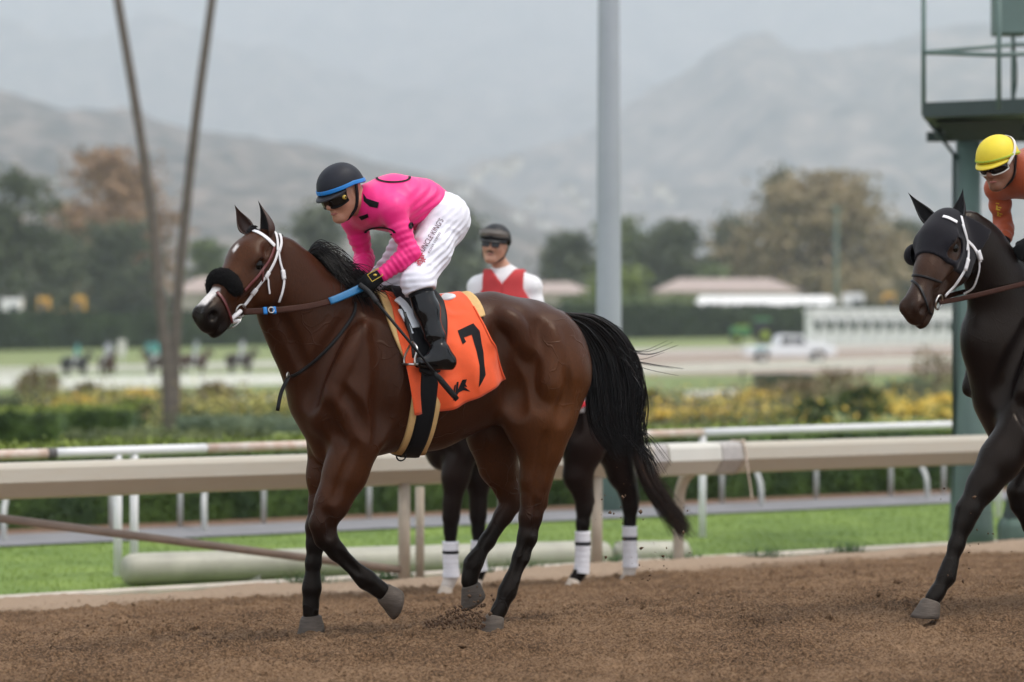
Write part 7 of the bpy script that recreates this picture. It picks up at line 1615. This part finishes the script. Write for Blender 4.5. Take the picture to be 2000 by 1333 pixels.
for s in "LR":
    b, c, hh_ = J3["an" + s], J3["to" + s], J3["he" + s]; f = Field(np.min([b, c, hh_], 0) - .1, np.max([b, c, hh_], 0) + np.array([.1, .1, .2]), .009); limb(f, [(b + up * .14, .055), (b, .048), (hh_ + (b - hh_) * .3, .042)], 0, .03); limb(f, [(hh_ + (b - hh_) * .25, .040), (hh_ * .5 + c * .5, .042), (c, .030)], 0, .03); me, _ = f.mesh("boot"); link("boot", me, mat("brown_boot", (.08, .04, .02), .6), rd)
    mb = MB(); mb.box((hh_ * .4 + c * .6) - up * .045, (.07, .13, .03), bev=.01); mb.build("stirrup", mat("pale_stirrup", (.5, .45, .4), .5), pony)
hm3 = helmet(rd, J3, mat("black_helmet", (.012, .012, .014), .5, spec=.25, noise=.1, nscale=20), mat("black_peak", (.012, .012, .012), .5))
goggles(rd, J3, mat("silver_lens", (.16, .14, .12), .3, metal=.3), mat("goggle_grey", (.10, .09, .08), .5), out=.024, up=.066, tall=.048)
mb = MB(); T3 = lambda a, s, d: Vector(J3["head"] + J3["H"] @ np.array([a, s, d]))
for k in (1, -1): mb.box(T3(.104, .033 * k, -.006), (.010, .056, .042), Matrix(J3["H"].tolist()), bev=.004); mb.tube([T3(.098, .058 * k, .008), T3(.04, .082 * k, .010), T3(-.01, .084 * k, .012)], .004, 6)
mb.tube([T3(.106, .008, .008), T3(.106, -.008, .008)], .004, 6); mb.build("sunglasses", M_LENS, rd)["kind"] = "stuff"
mb = MB(); mb.tube([T3(.092, .028, -.064), T3(.103, .012, -.055), T3(.104, 0, -.054), T3(.103, -.012, -.055), T3(.092, -.028, -.064)], [.003, .0055, .005, .0055, .003], 6); mb.build("moustache", M_DARK_HAIR, rd, True)
mb = MB(); mb.sphere(T3(.082, 0, -.112), (.014, .016, .012), 10, 6, R=Matrix(J3["H"].tolist())); mb.build("goatee", M_DARK_HAIR, rd, True)
# ------------------------------------------------------------------ five far riders
lf = Field((-1.25, -.5, -.03), (1.75, .6, 2.3), .045); trunk_prims(lf); lf.chain([(N0(665, 712), .27), (N0(605, 622), .19), (N0(560, 550), .13), (N0(530, 500), .11)], .09, (0, 1, 0), .6); lf.chain([(N0(525, 480), .10), (N0(470, 540), .09), (N0(430, 600), .06)], .05)
for x, l in ((690, .15), (660, -.15), (1060, .15), (1030, -.15)): lf.chain([(N0(x, 850, l), .12), (N0(x - 10, 980, l), .07), (N0(x, 1080, l), .05), (N0(x - 10, 1190, l), .055)], .04)
lf.chain([(N0(1100, 620), .07), (N0(1150, 680), .08), (N0(1155, 850), .05)], .04); lme, lP = lf.mesh("far_horse")
lr = Field((-.7, -.45, .85), (.75, .45, 2.75), .035); sp = N0(830, 590); hp = sp + np.array([.0, 0, .10])
lr.chain([(hp, .13), (hp + np.array([.04, 0, .3]), .13), (hp + np.array([.10, 0, .52]), .12)], .05, (0, 1, 0), 1.3); lr.ell(hp + np.array([.15, 0, .78]), (.12, .10, .14), k=.03)
for k in (1, -1): lr.chain([(hp + np.array([.08, .17 * k, .50]), .06), (hp + np.array([.05, .22 * k, .22]), .05), (hp + np.array([.32, .10 * k, .16]), .045)], .03); lr.chain([(hp + np.array([0, .10 * k, 0]), .10), (N0(780, 690, .30 * k), .075), (N0(815, 830, .33 * k), .055), (N0(795, 850, .33 * k), .04)], .04)
rme, rP = lr.mesh("far_rider")
def far_pair(px, d, ang, coat, silk, lab_h, lab_r, first=False):
    p = gpt(px, d); hm_ = lme.copy(); rm_ = rme.copy(); bl = 1 - sm(lP[:, 2], .5, .9); set_col(hm_, "coat", np.array(coat)[None] * (1 - .6 * bl[:, None])); o = link("far_horse", hm_, mat("far_coat", attr="coat", rough=.6), None); o.location = p; o.rotation_euler = (0, 0, ang); tag(o, lab_h, "horse", "horses walking on the far track")
    c = np.array(silk)[None] * np.ones((len(rP), 1)); c[rP[:, 2] > hp[2] + .70] = (.03, .03, .04); c[rP[:, 2] < hp[2] + .02] = (.5, .5, .5); c[rP[:, 2] < 1.15] = (.02, .02, .02); set_col(rm_, "silk", c); r = link("person", rm_, mat("far_silk", attr="silk", rough=.8), None); r.location = p; r.rotation_euler = (0, 0, ang); tag(r, lab_r, "person", "riders on the far track")
for px, d, an, ct, sk, a_, b_ in ((152, 146, -10, (.03, .028, .03), (.10, .32, .30), "leftmost dark horse on the far track", "leftmost far rider, in teal and white"), (212, 142, -55, (.07, .03, .018), (.45, .45, .50), "second far horse from the left, brown, turned to the camera", "second far rider from the left, in white"),
                                  (306, 146, 175, (.05, .025, .016), (.06, .34, .32), "far horse partly behind the palm trunks", "far rider in teal partly behind the palm trunks"), (384, 144, 10, (.06, .028, .018), (.40, .44, .44), "brown far horse just right of the palm trunks", "far rider in white just right of the palm trunks"), (474, 147, -12, (.045, .028, .022), (.50, .50, .52), "rightmost far horse, nearest the bay horse's chest", "rightmost far rider, in white")):
    far_pair(px, d, rad(an), ct, sk, a_, b_)
# ------------------------------------------------------------------ earth thrown up by the hooves
n = 620; qx = 826 + 122 * RNG.beta(1.5, 1.2, n); q = np.stack([qx, 1229 - RNG.random(n) ** 1.1 * (14 + 30 * np.sin(np.clip((qx - 826) / 122, 0, 1) * 2.6) ** 2)], 1); C = np.array([W(a, b, 11.85 + RNG.normal() * .16) for a, b in q])
n2 = 60; q2 = np.concatenate([np.stack([RNG.normal(1285, 40, n2), RNG.normal(1090, 60, n2)], 1), np.stack([RNG.normal(1215, 25, 30), RNG.normal(990, 40, 30)], 1), np.stack([RNG.normal(1900, 35, 40), RNG.normal(1080, 70, 40)], 1), np.stack([RNG.normal(930, 20, 60), RNG.normal(1180, 14, 60)], 1)])
C2 = np.array([W(a, b, 11.9 + RNG.normal() * .25) for a, b in q2]); C = np.concatenate([C, C2]); C = C[C[:, 2] > .003]
R = np.concatenate([RNG.gamma(1.3, .0030, len(C))]).clip(.0015, .011); fd = clod_mesh("flying_dirt", C, R, mat("thrown_dirt", (.105, .064, .040), .95, noise=.3, nscale=60, spec=.1), 8); tag(fd, "crumbs of dirt thrown up around the bay horse's hooves", "dirt")
